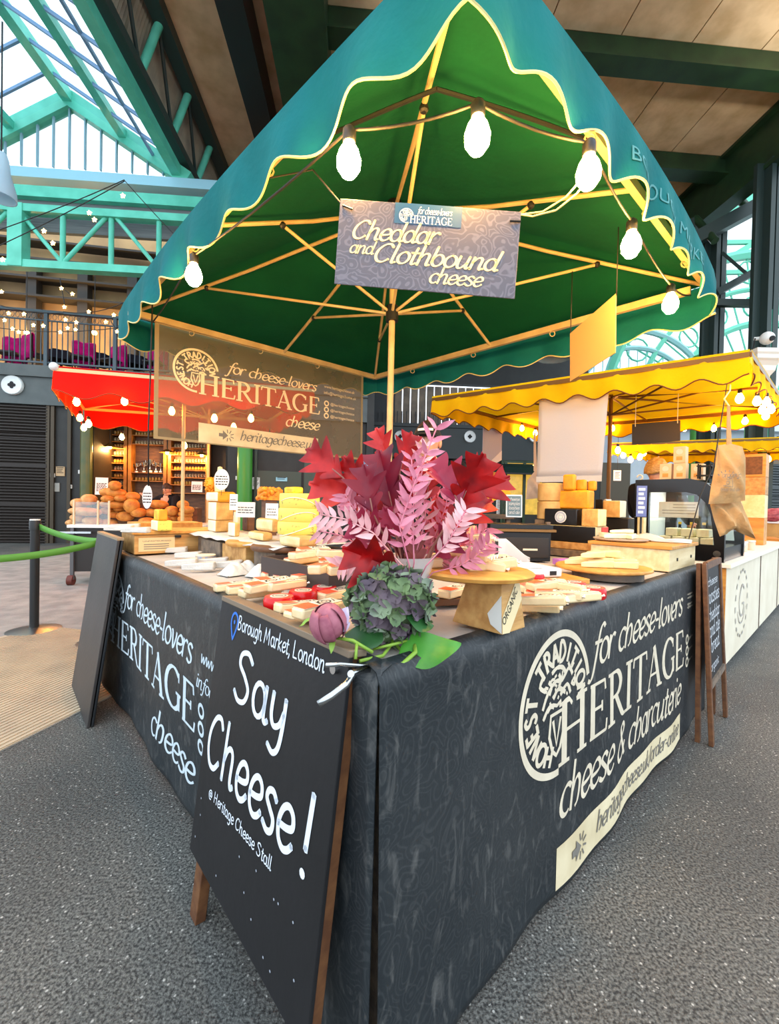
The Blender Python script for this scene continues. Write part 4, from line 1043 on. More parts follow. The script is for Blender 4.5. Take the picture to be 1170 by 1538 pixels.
ch = [L_ + V((0, 0, -.03))] + [bpos[i] + up6 for i in order] + [R_ + V((0, 0, -.03))]
cp = []
for a, b in zip(ch[:-1], ch[1:]): cp += sag(a, b, .02, 6)[:-1]
wire('bulb_cable', cp + [ch[-1]], 'thin cable of bulbs running round the inside of the umbrella edge', 'cable', .005)
wire('looped_wire', [bpos[2] + V((0, 0, -.0)), atz(850, 296, 2.2), atz(815, 318, 2.17), atz(785, 322, 2.15)], 'thin twisted wire from the right bulb to the cheddar sign', 'wire', .003, m=M_cream)
wire('looped_wire', [bpos[2] + V((0, 0, -.03)), atz(865, 292, 2.2), atz(835, 316, 2.15), atz(800, 325, 2.13), atz(783, 322, 2.15)], 'thin slack wire looping under the right bulb', 'wire', .003, m=M_cream)

# ------------------------------------------------------------------ hanging signs
TLc, TRc, BRc, BLc = aty(511, 298, 1.42), aty(783, 318, 1.39), aty(773, 446, 1.39), aty(502, 426, 1.42)
sx_ = (TRc - TLc); sy_ = (BLc - TLc); sn_ = sx_.cross(sy_).normalized()
if sn_.y > 0: sn_ = -sn_
sy_ = sy_ - sx_.normalized() * sy_.dot(sx_.normalized()) * .0
def sg(u, v, o=0): return TLc + sx_ * u + sy_ * v + sn_ * o
t = thing('hanging_sign', 'grey patterned sign with yellow brush lettering hanging under the umbrella ridge', 'sign', sg(.5, 1))
def sign_mat():
    m = mat('grey_engraved_sign', (104, 102, 112), .35); nt = m.node_tree; b = nt.nodes['Principled BSDF']; L = nt.links.new
    tc = nt.nodes.new('ShaderNodeTexCoord'); vo = nt.nodes.new('ShaderNodeTexVoronoi'); vo.inputs['Scale'].default_value = 22
    nz = nt.nodes.new('ShaderNodeTexNoise'); nz.inputs['Scale'].default_value = 9; L(tc.outputs['Object'], nz.inputs['Vector'])
    mx = nt.nodes.new('ShaderNodeMixRGB'); mx.inputs[0].default_value = .12; L(tc.outputs['Object'], mx.inputs[1]); L(nz.outputs['Color'], mx.inputs[2]); L(mx.outputs[0], vo.inputs['Vector'])
    ml = nt.nodes.new('ShaderNodeMath'); ml.operation = 'MULTIPLY'; ml.inputs[1].default_value = 26; L(vo.outputs['Distance'], ml.inputs[0])
    sn = nt.nodes.new('ShaderNodeMath'); sn.operation = 'SINE'; L(ml.outputs[0], sn.inputs[0])
    r = nt.nodes.new('ShaderNodeValToRGB'); e = r.color_ramp.elements; e[0].position = .3; e[1].position = .8; e[0].color = lin((88, 87, 98)); e[1].color = lin((108, 107, 119)); L(sn.outputs[0], r.inputs['Fac']); L(r.outputs[0], b.inputs['Base Color'])
    return m
MB().hexa([sg(0, 1, -.004), sg(1, 1, -.004), sg(1, 1, 0), sg(0, 1, 0), sg(0, 0, -.004), sg(1, 0, -.004), sg(1, 0, 0), sg(0, 0, 0)]).build('panel', sign_mat(), t, world=True, bevel=.0015)
P = lambda u, v: sg(u, 1 - v, .0012); P2 = lambda u, v: sg(u, 1 - v, .0022)
MB().poly([P(.31, 1.0), P(.68, 1.0), P(.68, .76), P(.31, .76)]).build('blue_patch', mat('sign_blue_patch', (26, 78, 124), .4, (50, 92, 120), 7), t, world=True)
M_lem = mat('lemon_print', (250, 236, 170), .6)
q = MB(); fit(q, 'Cheddar', 'brush', P2, .07, .55, .545, .135, slope=.0); fit(q, 'and', 'brush', P2, .07, .205, .375, .09, slope=0); fit(q, 'Clothbound', 'brush', P2, .20, .89, .295, .135, slope=0); fit(q, 'cheese', 'brush', P2, .52, .81, .10, .11)
q.build('product_lettering', M_lem, t, world=True)
q = MB(); fit(q, 'for cheese-lovers', 'italic', P2, .435, .625, .885, .048); fit(q, 'HERITAGE', 'roman', P2, .395, .63, .775, .085)
asp = sx_.length / sy_.length
seal(q, lambda u, v: P2(.375 + u / asp, .855 + v), 0, 0, .085, gap=(-70, 5)); q.build('brand_lettering', M_paper, t, world=True)
q = MB()
q.tube([sg(.02, .09, .004), sg(.075, .13, .006)], .003, 6); q.tube([sg(.94, .13, .006), sg(1.0, .12, .004)], .003, 6); q.build('cable_tie', M_black, t, world=True)
wire('sign_wire', [sg(.02, .09, .0), atz(470, 255, 2.45), nb_[0].lerp(nb_[2], .36)], 'thin wire holding the left end of the cheddar sign', 'wire', .003)
# plain cream sign on the right
b0, b1 = aty(857, 573, 2.62), aty(925, 530, 2.16); u0, u1 = aty(857, 501, 2.62), aty(926, 441, 2.16)
t = thing('hanging_sign', 'plain cream sign seen edge on, hanging above the yellow canopy', 'sign', (b0 + b1) / 2)
n2 = (b1 - b0).cross(u0 - b0).normalized() * .004
MB().hexa([b0, b1, b1 + n2, b0 + n2, u0, u1, u1 + n2, u0 + n2]).build('panel', mat('cream_card', (206, 170, 106), .6), t, world=True)
q = MB(); q.tube([u1.lerp(u0, .02) - V((0, 0, .01)), u1.lerp(u0, .11) - V((0, 0, .035))], .003, 6); q.tube([u0 - V((0, 0, .03)), u0.lerp(u1, .02) - V((0, 0, .03))], .003, 6); q.build('cable_tie', M_black, t, world=True)
wire('sign_wire', [u1 - V((0, 0, .01)), V((u1.x, u1.y, EZ + .05))], 'thin wire holding the near end of the cream sign', 'wire', .003)
wire('sign_wire', [u0 - V((0, 0, .01)), V((u0.x, u0.y, EZ + .08))], 'thin wire holding the far end of the cream sign', 'wire', .003)

# ------------------------------------------------------------------ see-through mesh banner along the far left edge
BL0 = V((-1.818, 3.226, 0)); BDr = (V((-.208, 4.572, 0)) - BL0).normalized(); BNr = V((BDr.y, -BDr.x, 0))
def bn(k, z, o=0):
    d = max(0, 2.5 - z); return BL0 + BDr * k + BNr * (o + .012 * d * sin(k * 4.2)) + V((0, 0, z))
def mesh_mat():
    m = mat('mesh_banner', (128, 120, 96), .8, (140, 132, 108), 4); nt = m.node_tree; b = nt.nodes['Principled BSDF']; L = nt.links.new
    t_ = nt.nodes.new('ShaderNodeBsdfTransparent'); tl = nt.nodes.new('ShaderNodeBsdfTranslucent'); tl.inputs[0].default_value = lin((110, 100, 78))
    m0 = nt.nodes.new('ShaderNodeMixShader'); m0.inputs[0].default_value = .4; L(b.outputs[0], m0.inputs[1]); L(tl.outputs[0], m0.inputs[2])
    mx = nt.nodes.new('ShaderNodeMixShader'); mx.inputs[0].default_value = .66; L(t_.outputs[0], mx.inputs[1]); L(m0.outputs[0], mx.inputs[2]); L(mx.outputs[0], nt.nodes['Material Output'].inputs[0])
    return m
t = thing('mesh_banner', 'grey see-through mesh banner hanging from the far left bar of the umbrella', 'banner', bn(1, 1.6))
MB().grid(lambda a, b: bn(.02 + 1.95 * a, 1.605 + .885 * b), 40, 16).build('mesh', mesh_mat(), t, world=True, smooth=0)
q = MB()
for z0, z1, k0, k1 in ((2.47, 2.5, .02, 1.97), (1.6, 1.62, .02, 1.97)): q.grid(lambda a, b: bn(k0 + (k1 - k0) * a, z0 + (z1 - z0) * b, .003), 40, 1)
for k0, k1 in ((.02, .05), (1.945, 1.97)): q.grid(lambda a, b: bn(k0 + (k1 - k0) * a, 1.6 + .9 * b, .003), 2, 10)
q.build('hem', mat('banner_hem', (150, 136, 104), .8), t, world=True)
P = lambda u, v: bn(u, v, .004)
M_bp = mat('banner_print', (238, 218, 178), .7)
q = MB(); fit(q, 'for cheese-lovers', 'italic', P, .56, 1.41, 2.215, .056); q.build('motto_lettering', M_bp, t, world=True)
q = MB(); fit(q, 'cheese', 'italic', P, 1.10, 1.45, 1.845, .062); q.build('goods_lettering', M_bp, t, world=True)
q = MB(); fit(q, 'HERITAGE', 'roman', P, .335, 1.46, 2.0, .158); q.build('name_lettering', M_bp, t, world=True)
q = MB(); seal(q, P, .32, 2.175, .175, gap=(-88, 10)); q.build('stamp_logo', M_bp, t, world=True)
q = MB(); sans(q, 'www.heritagecheese.uk', P, 1.5, 1.86, 2.27, .03); sans(q, 'info@heritagecheese.uk', P, 1.5, 1.88, 2.21, .03); q.build('web_lettering', M_bp, t, world=True); q = MB()
for z in (2.12, 2.06, 2.0):
    s_ = []; stroke(s_, arc(1.53, z, .022, .022, 0, 360), lambda a, b: .013)
    for k in s_: q.poly([P(*p) for p in k])
    sans(q, '@heritagecheese', P, 1.575, 1.86, z - .012, .026)
q.build('contact_lettering', M_bp, t, world=True)
strip_and_arrow(None, P, lambda u, v: bn(u, v, .006), t, .34, 1.445, 1.61, 1.765, 'heritagecheese.uk', .68, .50)

wire('hanging_cable', [atz(229, 452, 2.5), aty(226, 560, 3.15), aty(223, 640, 3.15), aty(223, 730, 3.18)], 'thin black cable hanging straight down beside the left end of the mesh banner', 'cable', .005)
# ================================================================== GOODS ON THE STALL
M_cream_ch = mat('pale_cheese', (238, 222, 168), .55, (226, 204, 142), 20, bump=.08, bscale=60)
M_white_ch = mat('white_cheese', (240, 234, 206), .55, (228, 220, 184), 16, bump=.05)
M_rind = mat('tan_rind', (218, 172, 100), .7, (188, 138, 72), 22, bump=.2, bscale=50)
M_speck = mat('herb_cheese', (238, 214, 96), .5, (150, 132, 60), 70, contrast=(.6, .72), bump=.05)
M_orange = mat('orange_cheese', (240, 164, 34), .5, (222, 134, 22), 12, bump=.15, bscale=30)
M_yell = mat('yellow_cheese', (246, 208, 48), .5, (220, 168, 30), 30)
M_blackwax = mat('black_wax', (24, 22, 22), .35, bump=.08, bscale=30)
M_redwax = mat('red_wax', (206, 14, 22), .22, bump=.04, bscale=20)
M_label_o = mat('coral_label', (226, 96, 62), .4)
M_lblue = mat('label_blue', (120, 140, 176), .5)
M_wrap = mat('white_wrap', (208, 205, 198), .35, bump=.35, bscale=38)
def sided(mb, x0, x1, y0, y1, z0, z1, idx):       # idx: bottom, top, -y, +x, +y, -x
    o = len(mb.v); mb.bx(x0, x1, y0, y1, z0, z1)
    mb.mi[-6:] = idx; return mb
def corner(px, py, t=None, Y=None):
    return atp(px, py, tb(t, 0), TR_) if t is not None else aty(px, py, Y)
def blk(name, x0, xm, x1, yb, yt, label, cat='cheese', t=None, Y=None, mats=None, idx=(1, 1, 1, 1, 1, 0), bev=.008, group=None, zb=None):
    """cut block standing with its near edge at (xm, yb); left face x0..xm, right face xm..x1 in the photograph"""
    p = corner(xm, yb, t, Y); k = p.y / FPX
    wy, wx, h = max(.02, (xm - x0) * k / .71), max(.02, (x1 - xm) * k / .70), (yb - yt) * k
    if zb is not None: h += p.z - zb; p.z = zb
    o = sided(MB(), 0, wx, 0, wy, 0, h, list(idx)).build(name, mats, loc=p, bevel=bev, smooth=35)
    o.rotation_euler = (0, 0, AZR); tag(o, label, cat, group); o['h'] = h
    return o, p, wx, wy, h
def crate(t0, t1, s0, s1, z0, z1, name, label, m=M_wood, lid=None, feat=None):
    t = thing(name, label, 'crate', tb(t0, s0, z0), AZR)
    X, Y = t1 - t0, s1 - s0
    MB().bx(0, X, 0, Y, 0, z1 - z0).build('body', m, t, bevel=.003)
    if lid: MB().bx(-.012, X + .012, -.012, Y + .012, z1 - z0 + .001, z1 - z0 + .018).build('lid', lid, t, bevel=.003)
    return t
# --- end crate on the left with its cheeses
c1 = crate(.02, .50, 2.02, 2.34, ZT + .004, .944, 'wooden_crate', 'pale wooden crate with a paper label at the far left end of the table', M_wood, M_honey)
MB().bx(.02, .20, -.003, -.0005, .014, .088).build('label_sheet', mat('kraft_label', (226, 198, 150), .7), c1)
q = MB(); sans(q, 'UNPASTEURISED', lambda u, v: V((u, -.004, v)), .04, .18, .066, .008)
for z in (.05, .038, .026): q.bx(.045, .17, -.0042, -.0032, z, z + .004)
q.build('label_print', M_pgrey, c1)
for x in (.2, .36): MB().bx(x, x + .03, -.016, -.0, .085, .098).build('latch', M_black, c1)
def wedge(name, label, p, L, W, H, rz, m, group, tilt=0):
    """wrapped soft-cheese point: triangle in plan, rounded back"""
    pts = [(-L * .5, 0), (L * .42, -W * .5), (L * .5, -W * .2), (L * .5, W * .2), (L * .42, W * .5)]
    o = MB().prism(pts, lambda a, b, h: V((a, b, h * (.75 + .25 * (a / L + .5)))), 0, H).build(name, m, loc=p, bevel=.004, smooth=35)
    o.rotation_euler = (0, tilt, rz); return tag(o, label, 'cheese', group)
for i, (x, y, rz, l) in enumerate(((178, 797, .4, 'front white wrapped wedge on the end crate lid'), (190, 794, .5, 'white wrapped wedge behind the front one on the end crate lid'), (203, 800, .2, 'white wrapped wedge beside the yellow block on the end crate lid'))):
    wedge('wrapped_wedge', l, atz(x, y, .966), .14, .055, .03, rz, M_wrap, 'wrapped wedges on the end crate')
_, _, _, _, h1 = blk('cheese_block', 209, 236, 251, 803, 782, 'pale herb flecked cheese block on the end crate, under the yellow one', Y=2.3, mats=[M_white_ch, M_speck], zb=.964)
blk('cheese_block', 218, 238, 247, 784, 765, 'yellow cheese block on top of the pale one on the end crate', Y=2.3, mats=[M_yell, M_orange], zb=.964 + h1)
crate(.10, .50, 2.40, 2.62, .80, .99, 'wooden_crate', 'second pale wooden crate just behind the end crate', M_honey)
t = thing('crate_stand', 'low dark stand behind the table end carrying the second crate', 'stand', tb(.1, 2.4), AZR)
MB().bx(0, .4, 0, .22, .76, .80).build('top', M_brown, t)
for a in (.02, .36):
    for b in (.02, .18): MB().bx(a, a + .03, b, b + .03, 0, .76).build('leg', M_brown, t)
# --- soft cheese points laid out on the left arm
for x, y, rz, l in ((262, 830, .35, 'white wrapped cheese point nearest the end crate'), (282, 838, .15, 'slim white wrapped point in front of the patterned round'), (272, 850, .45, 'long white wrapped point nearest the left table edge'),
                    (298, 856, .4, 'white wrapped point second along the left table edge'), (320, 848, .3, 'cream wrapped point in the middle of the left arm'), (340, 853, .35, 'cream wrapped point beside the crumpled white packs')):
    wedge('wrapped_wedge', l, atz(x, y, ZT + .005), .135, .058, .034, rz, M_wrap, 'wrapped points on the left arm')
for x, y, rz, l in ((352, 862, .9, 'crumpled white pack nearest the board on the left arm'), (371, 859, .5, 'crumpled white pack in the middle of three'), (393, 864, 1.1, 'pale blue white crumpled pack beside the orange packs')):
    p = atz(x, y, ZT + .004); rnd = random.Random(x)
    q = MB(); q.grid(lambda a, b: (.055 * (2 * a - 1), .045 * (2 * b - 1), (.045 * (1 - abs(2 * a - 1) ** 2.2) * (1 - abs(2 * b - 1) ** 2.2) + .007 * sin(a * 17 + b * 9 + x) * sin(pi * a) * sin(pi * b))), 14, 12); q.poly([(-.055, -.045, 0), (.055, -.045, 0), (.055, .045, 0), (-.055, .045, 0)])
    o = q.build('wrapped_pack', M_wrap, loc=p, smooth=60); o.rotation_euler = (0, 0, rz); tag(o, l, 'cheese')
p = atz(309, 842, ZT + .005)
t = thing('small_round', 'small round with a blue and tan patterned band among the white points', 'cheese', p)
MB().lathe([(0, 0), (.046, 0), (.046, .03), (0, .03)], n=24).build('paste', M_white_ch, t, smooth=40); MB().lathe([(.047, .004), (.047, .026)], n=24).build('band', mat('band_print', (120, 150, 190), .6, (206, 178, 130), 60), t, smooth=40)
# --- row of small crates with paper liner
zc = .928
for s0, s1, m, l, d in ((2.03 - .02, 2.33 - .32 + .30, M_wood2, None, 0),):
    pass
for s0, s1, t0, m, l in ((1.86, 2.0, .34, M_wood2, 'small grey wooden crate next to the end crate'), (1.56, 1.83, .30, M_wood2, 'grey wooden crate under the tall pale cheese stack'), (1.26, 1.53, .30, M_wood, 'tan wooden crate under the two rounded blocks'),
                         (1.02, 1.22, .32, M_wood2, 'narrow grey wooden crate beside the herb cheese stack')):
    crate(t0, .68, s0, s1, ZT + .004, zc, 'display_crate', l, m)
for s_, t0, l, m in ((1.3, .285, 'half round tan board sticking out from under the rounded blocks', M_honey), (1.04, .29, 'half round brown board sticking out under the herb cheese stack', M_brown)):
    p = tb(t0 + .13, s_ + .06, zc + .001); o = MB().lathe([(0, 0), (.15, 0), (.155, .006), (.155, .016), (.15, .022), (0, .022)], n=36).build('cheese_board', m, loc=p, smooth=40); tag(o, l, 'board')
q = MB(); q.grid(lambda a, b: tb(.29 + .39 * b, .98 + 1.02 * a, zc + .0265 + .003 * sin(a * 40) * (1 - b) - (.012 if b < .04 else 0)), 40, 8)
tag(q.build('paper_liner', M_wrap, world=True, loc=tb(.4, 1.5, zc), smooth=0, solid=.002), 'white paper liner spread over the row of small crates', 'paper')
zs = zc + .029
_, pA, _, _, hA = blk('cheese_block', 300, 323, 338, 809, 781.5, 'lowest pale block of the tall cheese stack', t=.40, mats=[M_white_ch, M_rind], zb=zs)
_, _, _, _, hA2 = blk('cheese_block', 300, 324, 344, 782, 754, 'middle pale block of the tall cheese stack, with a tan rind', t=.40, mats=[M_white_ch, M_rind], zb=zs + hA)
zA3 = zs + hA + hA2
o, p3_, a3, b3, hA3 = blk('cheese_block', 290, 326, 347, 754, 738, 'top block of the tall cheese stack with orange crumbly rind', t=.40, mats=[M_white_ch, M_orange], idx=(1, 1, 1, 1, 1, 0), bev=.016, zb=zA3)
zt = zA3 + hA3
_, _, _, _, hB = blk('cheese_block', 333, 352, 358, 815, 785, 'upright pale wedge standing beside the tall cheese stack', t=.36, mats=[M_white_ch, M_rind], zb=zs)
blk('cheese_block', 344, 356, 360, 790, 769, 'small white upright piece behind the pale wedge, below the tag', t=.50, mats=[M_white_ch, M_cream_ch], zb=zs)
blk('cheese_block', 357, 372, 380, 797, 776, 'dark brown rinded block behind the rounded blocks', t=.60, mats=[M_brown, M_brown], zb=zs)
_, _, _, _, hB1 = blk('cheese_block', 355, 394, 407, 825, 800, 'lower of the two rounded pale blocks', t=.36, mats=[M_cream_ch, M_rind], bev=.016, zb=zs)
blk('cheese_block', 367, 408, 418, 802, 779.5, 'upper of the two rounded pale blocks', t=.40, mats=[M_cream_ch, M_rind], bev=.016, zb=zs + hB1)
_, pC, wC, dC, hC = blk('cheese_block', 403, 449, 472, 835, 806, 'wide pale block under the three herb flecked wheels', t=.34, mats=[M_cream_ch, M_rind], bev=.014, zb=zs)
pw = corner(447, 809, t=.42); k = pw.y / FPX; zz = zs + hC
for i, (hpx, l) in enumerate(((18.5, 'lowest'), (20, 'middle'), (21.5, 'top'))):
    h = hpx * k; r = 29.5 * k
    t = thing('herb_cheese', '%s of three herb flecked yellow wheels in cling film' % l, 'cheese', V((pw.x + .003 * i, pw.y, zz)), AZR)
    MB().lathe([(0, 0), (r * .97, 0), (r, .004), (r * 1.01, h / 2), (r, h - .004), (r * .97, h), (0, h)], n=40).build('wheel', M_speck, t, smooth=40)
    f = MB().tube([(r * 1.015 * cos(a), r * 1.015 * sin(a), h * (.3 + .4 * sin(a * 1.5 + i))) for a in [pi + .12 * j for j in range(18)]], .0018, 5); f.build('film_fold', mat('cling_film', (244, 240, 214), .15), t, smooth=0)
    zz += h
_, _, _, _, _ = blk('cheese_block', 419, 441, 453, 750, 731, 'bright yellow block on top of the herb flecked wheels', t=.42, mats=[M_yell, M_yell], zb=zz)
p = corner(404, 782, t=.56); k = p.y / FPX
t = thing('wooden_post', 'brown wooden block carrying the orange crumbly cheese', 'block', V((p.x, p.y, zs)), AZR); hp_ = 1.13 - (754 - 758) * k - zs
MB().bx(-.03, .03, -.03, .03, 0, max(.05, hp_)).build('body', M_brown, t)
q = MB(); rnd = random.Random(2)
for i in range(90): q.sph((rnd.uniform(-.055, .055), rnd.uniform(-.045, .045), rnd.uniform(.008, .062)), rnd.uniform(.009, .015), 7, 5)
q.bx(-.05, .05, -.04, .04, .001, .06)
o = q.build('crumbly_cheese', mat('crumbly_orange', (236, 150, 30), .5, (206, 112, 20), 40), loc=V((p.x, p.y, zs + max(.05, hp_))), smooth=60); o.rotation_euler = (0, 0, AZR); tag(o, 'orange crumbly textured cheese beside the bright yellow block', 'cheese')
# things on top of the tall stack
p = corner(316, 738, t=.50); k = p.y / FPX
q = MB(); rnd = random.Random(9); q.sph((0, 0, .05), (.032, .032, .05), 16, 10)
for i in range(60):
    a, z = rnd.uniform(0, 6.28), rnd.uniform(.005, .095); r = .033 * math.sqrt(max(.05, 1 - ((z - .05) / .05) ** 2)); q.sph((r * cos(a), r * sin(a), z), .008, 6, 4)
tag(q.build('orange_round', M_orange, loc=V((p.x, p.y, zt)), smooth=60), 'knobbly orange ball cheese on top of the tall stack', 'cheese')
p = corner(330, 738, t=.54)
tag(MB().lathe([(0, 0), (.03, .0), (.034, .05), (.03, .1), (.012, .125), (.016, .145), (.014, .165), (0, .17)], n=20).build('pear_cheese', M_cream_ch, loc=V((p.x, p.y, zt)), smooth=60), 'pale pear shaped cheese behind the white tag on the tall stack', 'cheese')
def tag_card(name, label, px0, py0, px1, py1, t=None, Y=None, lines=3, m=None, lean=.12, title=None, zfoot=None, rnd_=False, ink=None):
    p = corner((px0 + px1) / 2, py1, t, Y); k = p.y / FPX; w, h = (px1 - px0) * k * 1.02, (py1 - py0) * k
    if zfoot is not None: pass
    g = thing(name, label, 'price tag', p, math.atan2(-p.x, p.y) * .6); g.rotation_euler.x = -lean
    if rnd_: MB().prism([(w / 2 * cos(a * pi / 12), h / 2 + h / 2 * sin(a * pi / 12)) for a in range(24)], lambda a, b, c: V((a, c, b)), -.0015, .0015).build('card', m or M_paper, g)
    else: MB().bx(-w / 2, w / 2, -.0015, .0015, 0, h).build('card', m or M_paper, g)
    q = MB(); r = random.Random(px0)
    if title: sans(q, title, lambda u, v: V((u, -.0022, v)), -w * .4, w * .4, h * .74, h * .16)
    for i in range(lines):
        z = h * (.62 - .5 * i / max(1, lines)); x = -w * .4
        while x < w * .34:
            d = w * r.uniform(.08, .22); q.bx(x, min(x + d, w * .4), -.0026, -.0018, z, z + h * .05); x += d + w * .04
    q.build('writing', ink or M_ink, g)
    MB().cyl((0, .003, -.03), (0, .003, h * .5), .0012, 6).build('pick', M_black, g)
    return g
tag_card('price_tag', 'large rounded white tag on top of the tall cheese stack', 322, 704, 343, 736, t=.42, lines=4, rnd_=True)
tag_card('price_tag', 'narrow white tag at the right of the tall cheese stack', 345, 742, 356, 766, t=.42, lines=3)
tag_card('price_tag', 'white handwritten tag above the two rounded blocks', 355, 754, 382, 777, t=.50, lines=3)
tag_card('price_tag', 'white handwritten tag left of the herb flecked wheels', 399, 756, 417, 781, t=.50, lines=3)
for i, (z0, l) in enumerate(((.02, 'lower'), (.10, 'upper'))):
    p = corner(348, 736, t=.70); b = MB().bx(-.03, .03, -.03, .03, 0, .078).build('carton', mat('kraft_card', (196, 156, 106), .7), loc=V((p.x, p.y, zs + (.10 if i else .02) - .02))); b.rotation_euler.z = AZR; tag(b, '%s of two small kraft cartons behind the tall cheese stack' % l, 'carton')
# --- dark tray with a heap of wrapped packs
trayt = thing('dark_tray', 'dark wooden tray holding a heap of wrapped packs behind the red rounds', 'tray', tb(.24, .52, ZT + .004), AZR)
MB().bx(0, .40, 0, .46, 0, .012).build('base', M_brown, trayt)
M_tray = mat('dark_tray', (66, 54, 50), .6)
for b in ((0, .4, 0, .014), (0, .4, .446, .46), (0, .014, .014, .446), (.386, .4, .014, .446)): MB().bx(b[0], b[1], b[2], b[3], .012, .085).build('side', M_tray, trayt)
MB().bx(.014, .386, .014, .446, .06, .066).build('false_floor', M_wood, trayt)
# --- wrapped packs: a wedge of cheese in clear film with a printed label
pk = thing('cheese_pack', 'x', 'cheese')
Lp, Wp, Hp = .125, .056, .024
M_pack = mat('film_wrapped_cheese', (238, 216, 172), .22, (232, 202, 150), 16, bump=.12, bscale=30)
MB().prism([(-Lp / 2, -Wp * .38), (Lp / 2, -Wp * .5), (Lp / 2, Wp * .5), (-Lp / 2, Wp * .38)], lambda a, b, h: V((a, b, h)), 0, Hp).build('wrapped_cheese', M_pack, pk, bevel=.005, smooth=40)
lab = MB().bx(-Lp * .46, Lp * .46, -Wp * .40, Wp * .40, Hp + .0004, Hp + .0014).build('label', mat('cream_label', (244, 232, 210), .35), pk)
MB().bx(-Lp * .46, -Lp * .10, -Wp * .40, Wp * .40, Hp + .0015, Hp + .0022).build('label_band', M_label_o, lab)
q = MB(); s_ = []
stroke(s_, arc(.018, 0, .016, .014, 0, 360), lambda a, b: .0032); stroke(s_, [(.04, -.012), (.05, .012), (.056, -.012)], lambda a, b: .0032); stroke(s_, [(-.004, -.012), (.002, .012)], lambda a, b: .0032); stroke(s_, arc(.018, 0, .007, .006, 0, 360), lambda a, b: .002)
for k_ in s_: q.poly([(a, b, Hp + .0026) for a, b in k_])
q.build('label_print', M_ink, lab)
MB().grid(lambda a, b: (Lp / 2 + .008 * a, Wp * .5 * (2 * b - 1) * (1 + .1 * a), Hp * .5 + .006 * sin(b * 20) * a), 3, 16).build('film_end', mat('clear_film', (246, 240, 230), .2), pk, solid=.0008)
npk = [0]
def pack(p, rz, tx, ty, label, group):
    o = pk if npk[0] == 0 else copy_tree(pk); npk[0] += 1
    o.location = p; o.rotation_euler = (tx, ty, rz); tag(o, label, 'cheese', group)
rnd = random.Random(4)
for x, y, z, l in ((352, 886, 0, None), (371, 890, 0, None), (389, 895, .004, None), (418, 868, 0, None), (436, 872, .002, None), (452, 878, .004, None), (464, 872, .03, None), (410, 880, .03, None), (428, 885, .032, None), (400, 886, .034, None), (448, 918, .006, None), (505, 898, .008, None), (462, 930, .0, None), (478, 922, .032, None)):
    pack(atz(x, y, ZT + .006 + z), .72 + rnd.uniform(-.22, .22), rnd.uniform(-.1, .1), rnd.uniform(-.08, .08), 'film wrapped cheese pack with a coral label near the left red rounds', 'wrapped packs on the left arm')
for i, (x, y, z) in enumerate(((452, 846, 0), (480, 838, .0), (505, 850, 0), (520, 843, .0), (490, 858, .03), (524, 860, .03), (470, 832, .03), (540, 850, .03), (505, 838, .055), (460, 838, .03))):
    pack(atz(x, y, ZT + .074 + z), .75 + rnd.uniform(-.5, .4), rnd.uniform(-.15, .15), rnd.uniform(-.12, .12), 'film wrapped cheese pack heaped in the dark tray behind the bouquet', 'wrapped packs in the dark tray')
for i, (x, y, z) in enumerate(((804, 886, 0), (818, 902, 0), (806, 916, 0.002), (832, 884, 0), (858, 895, 0), (838, 900, .03), (868, 903, .028), (812, 908, .032), (846, 886, .032), (820, 884, .034))):
    pack(atz(x, y, ZT + .006 + z), rnd.uniform(-.35, .1) + (.5 if i % 3 == 0 else -.4), rnd.uniform(-.15, .15), rnd.uniform(-.1, .1), 'film wrapped cheese pack between the riser and the right red rounds', 'wrapped packs on the right arm')
# --- red waxed rounds
def red_round(p, label, r=.04, h=.036):
    t = thing('red_waxed_round', label, 'cheese', p)
    MB().lathe([(0, 0), (r * .9, 0), (r, h * .15), (r, h * .75), (r * .9, h), (0, h)], n=36).build('wax', M_redwax, t, smooth=50)
    MB().lathe([(r * .58, h + .0004), (r * .58, h + .0012), (0, h + .0012)], n=24).build('label', mat('round_label', (232, 214, 196), .4), t)
    s_ = []; q = MB(); stroke(s_, arc(0, 0, r * .42, r * .42, 0, 360), lambda a, b: r * .1)
    for k_ in s_: q.poly([(a, b, h + .0018) for a, b in k_])
    q.bx(-r * .25, r * .25, -r * .08, r * .08, h + .0014, h + .0019); q.build('label_print', M_pgrey, t)
for x, y, r, l in ((419, 915, .042, 'left of the three red waxed rounds above the handwritten board'), (455, 905, .043, 'middle of the three red waxed rounds above the handwritten board'), (487, 898, .040, 'right of the three red waxed rounds, beside the dark tray'),
                   (889, 898, .043, 'red waxed round nearest the edge on the right arm'), (862, 889, .04, 'red waxed round behind the nearest one on the right arm'), (804, 876, .034, 'red waxed round peeping out behind the slanted riser')):
    red_round(atz(x, y, ZT + .006), l, r)
# --- slanted riser and round board
pR = atz(754, 954, ZT + .006)
hR = .112
t = thing('wooden_riser', 'flared wooden riser with a slanting paper band, by the right hand table edge', 'riser', pR, AZR)
b0 = [V((0, 0, 0)), V((.10, 0, 0)), V((.10, .145, 0)), V((0, .145, 0))]
t0_ = [V((.012, .012, hR)), V((.088, .012, hR)), V((.088, .112, hR)), V((.012, .112, hR))]
MB().hexa(b0 + t0_).build('body', M_wood, t, bevel=.002)
def rf(u, v, o=.0012): a = b0[0].lerp(b0[1], u); b = t0_[0].lerp(t0_[1], u); return a.lerp(b, v) + V((0, -o, 0))
MB().poly([rf(0, .02), rf(.30, .0), rf(1.0, .62), rf(1.0, 1.0), rf(.75, 1.0), rf(0, .34)]).build('paper_band', mat('band_cream', (226, 206, 160), .6), t)
q = MB(); a_ = V((.06, .12)); d_ = V((.92, .80)).normalized(); n_ = V((-d_.y, d_.x))
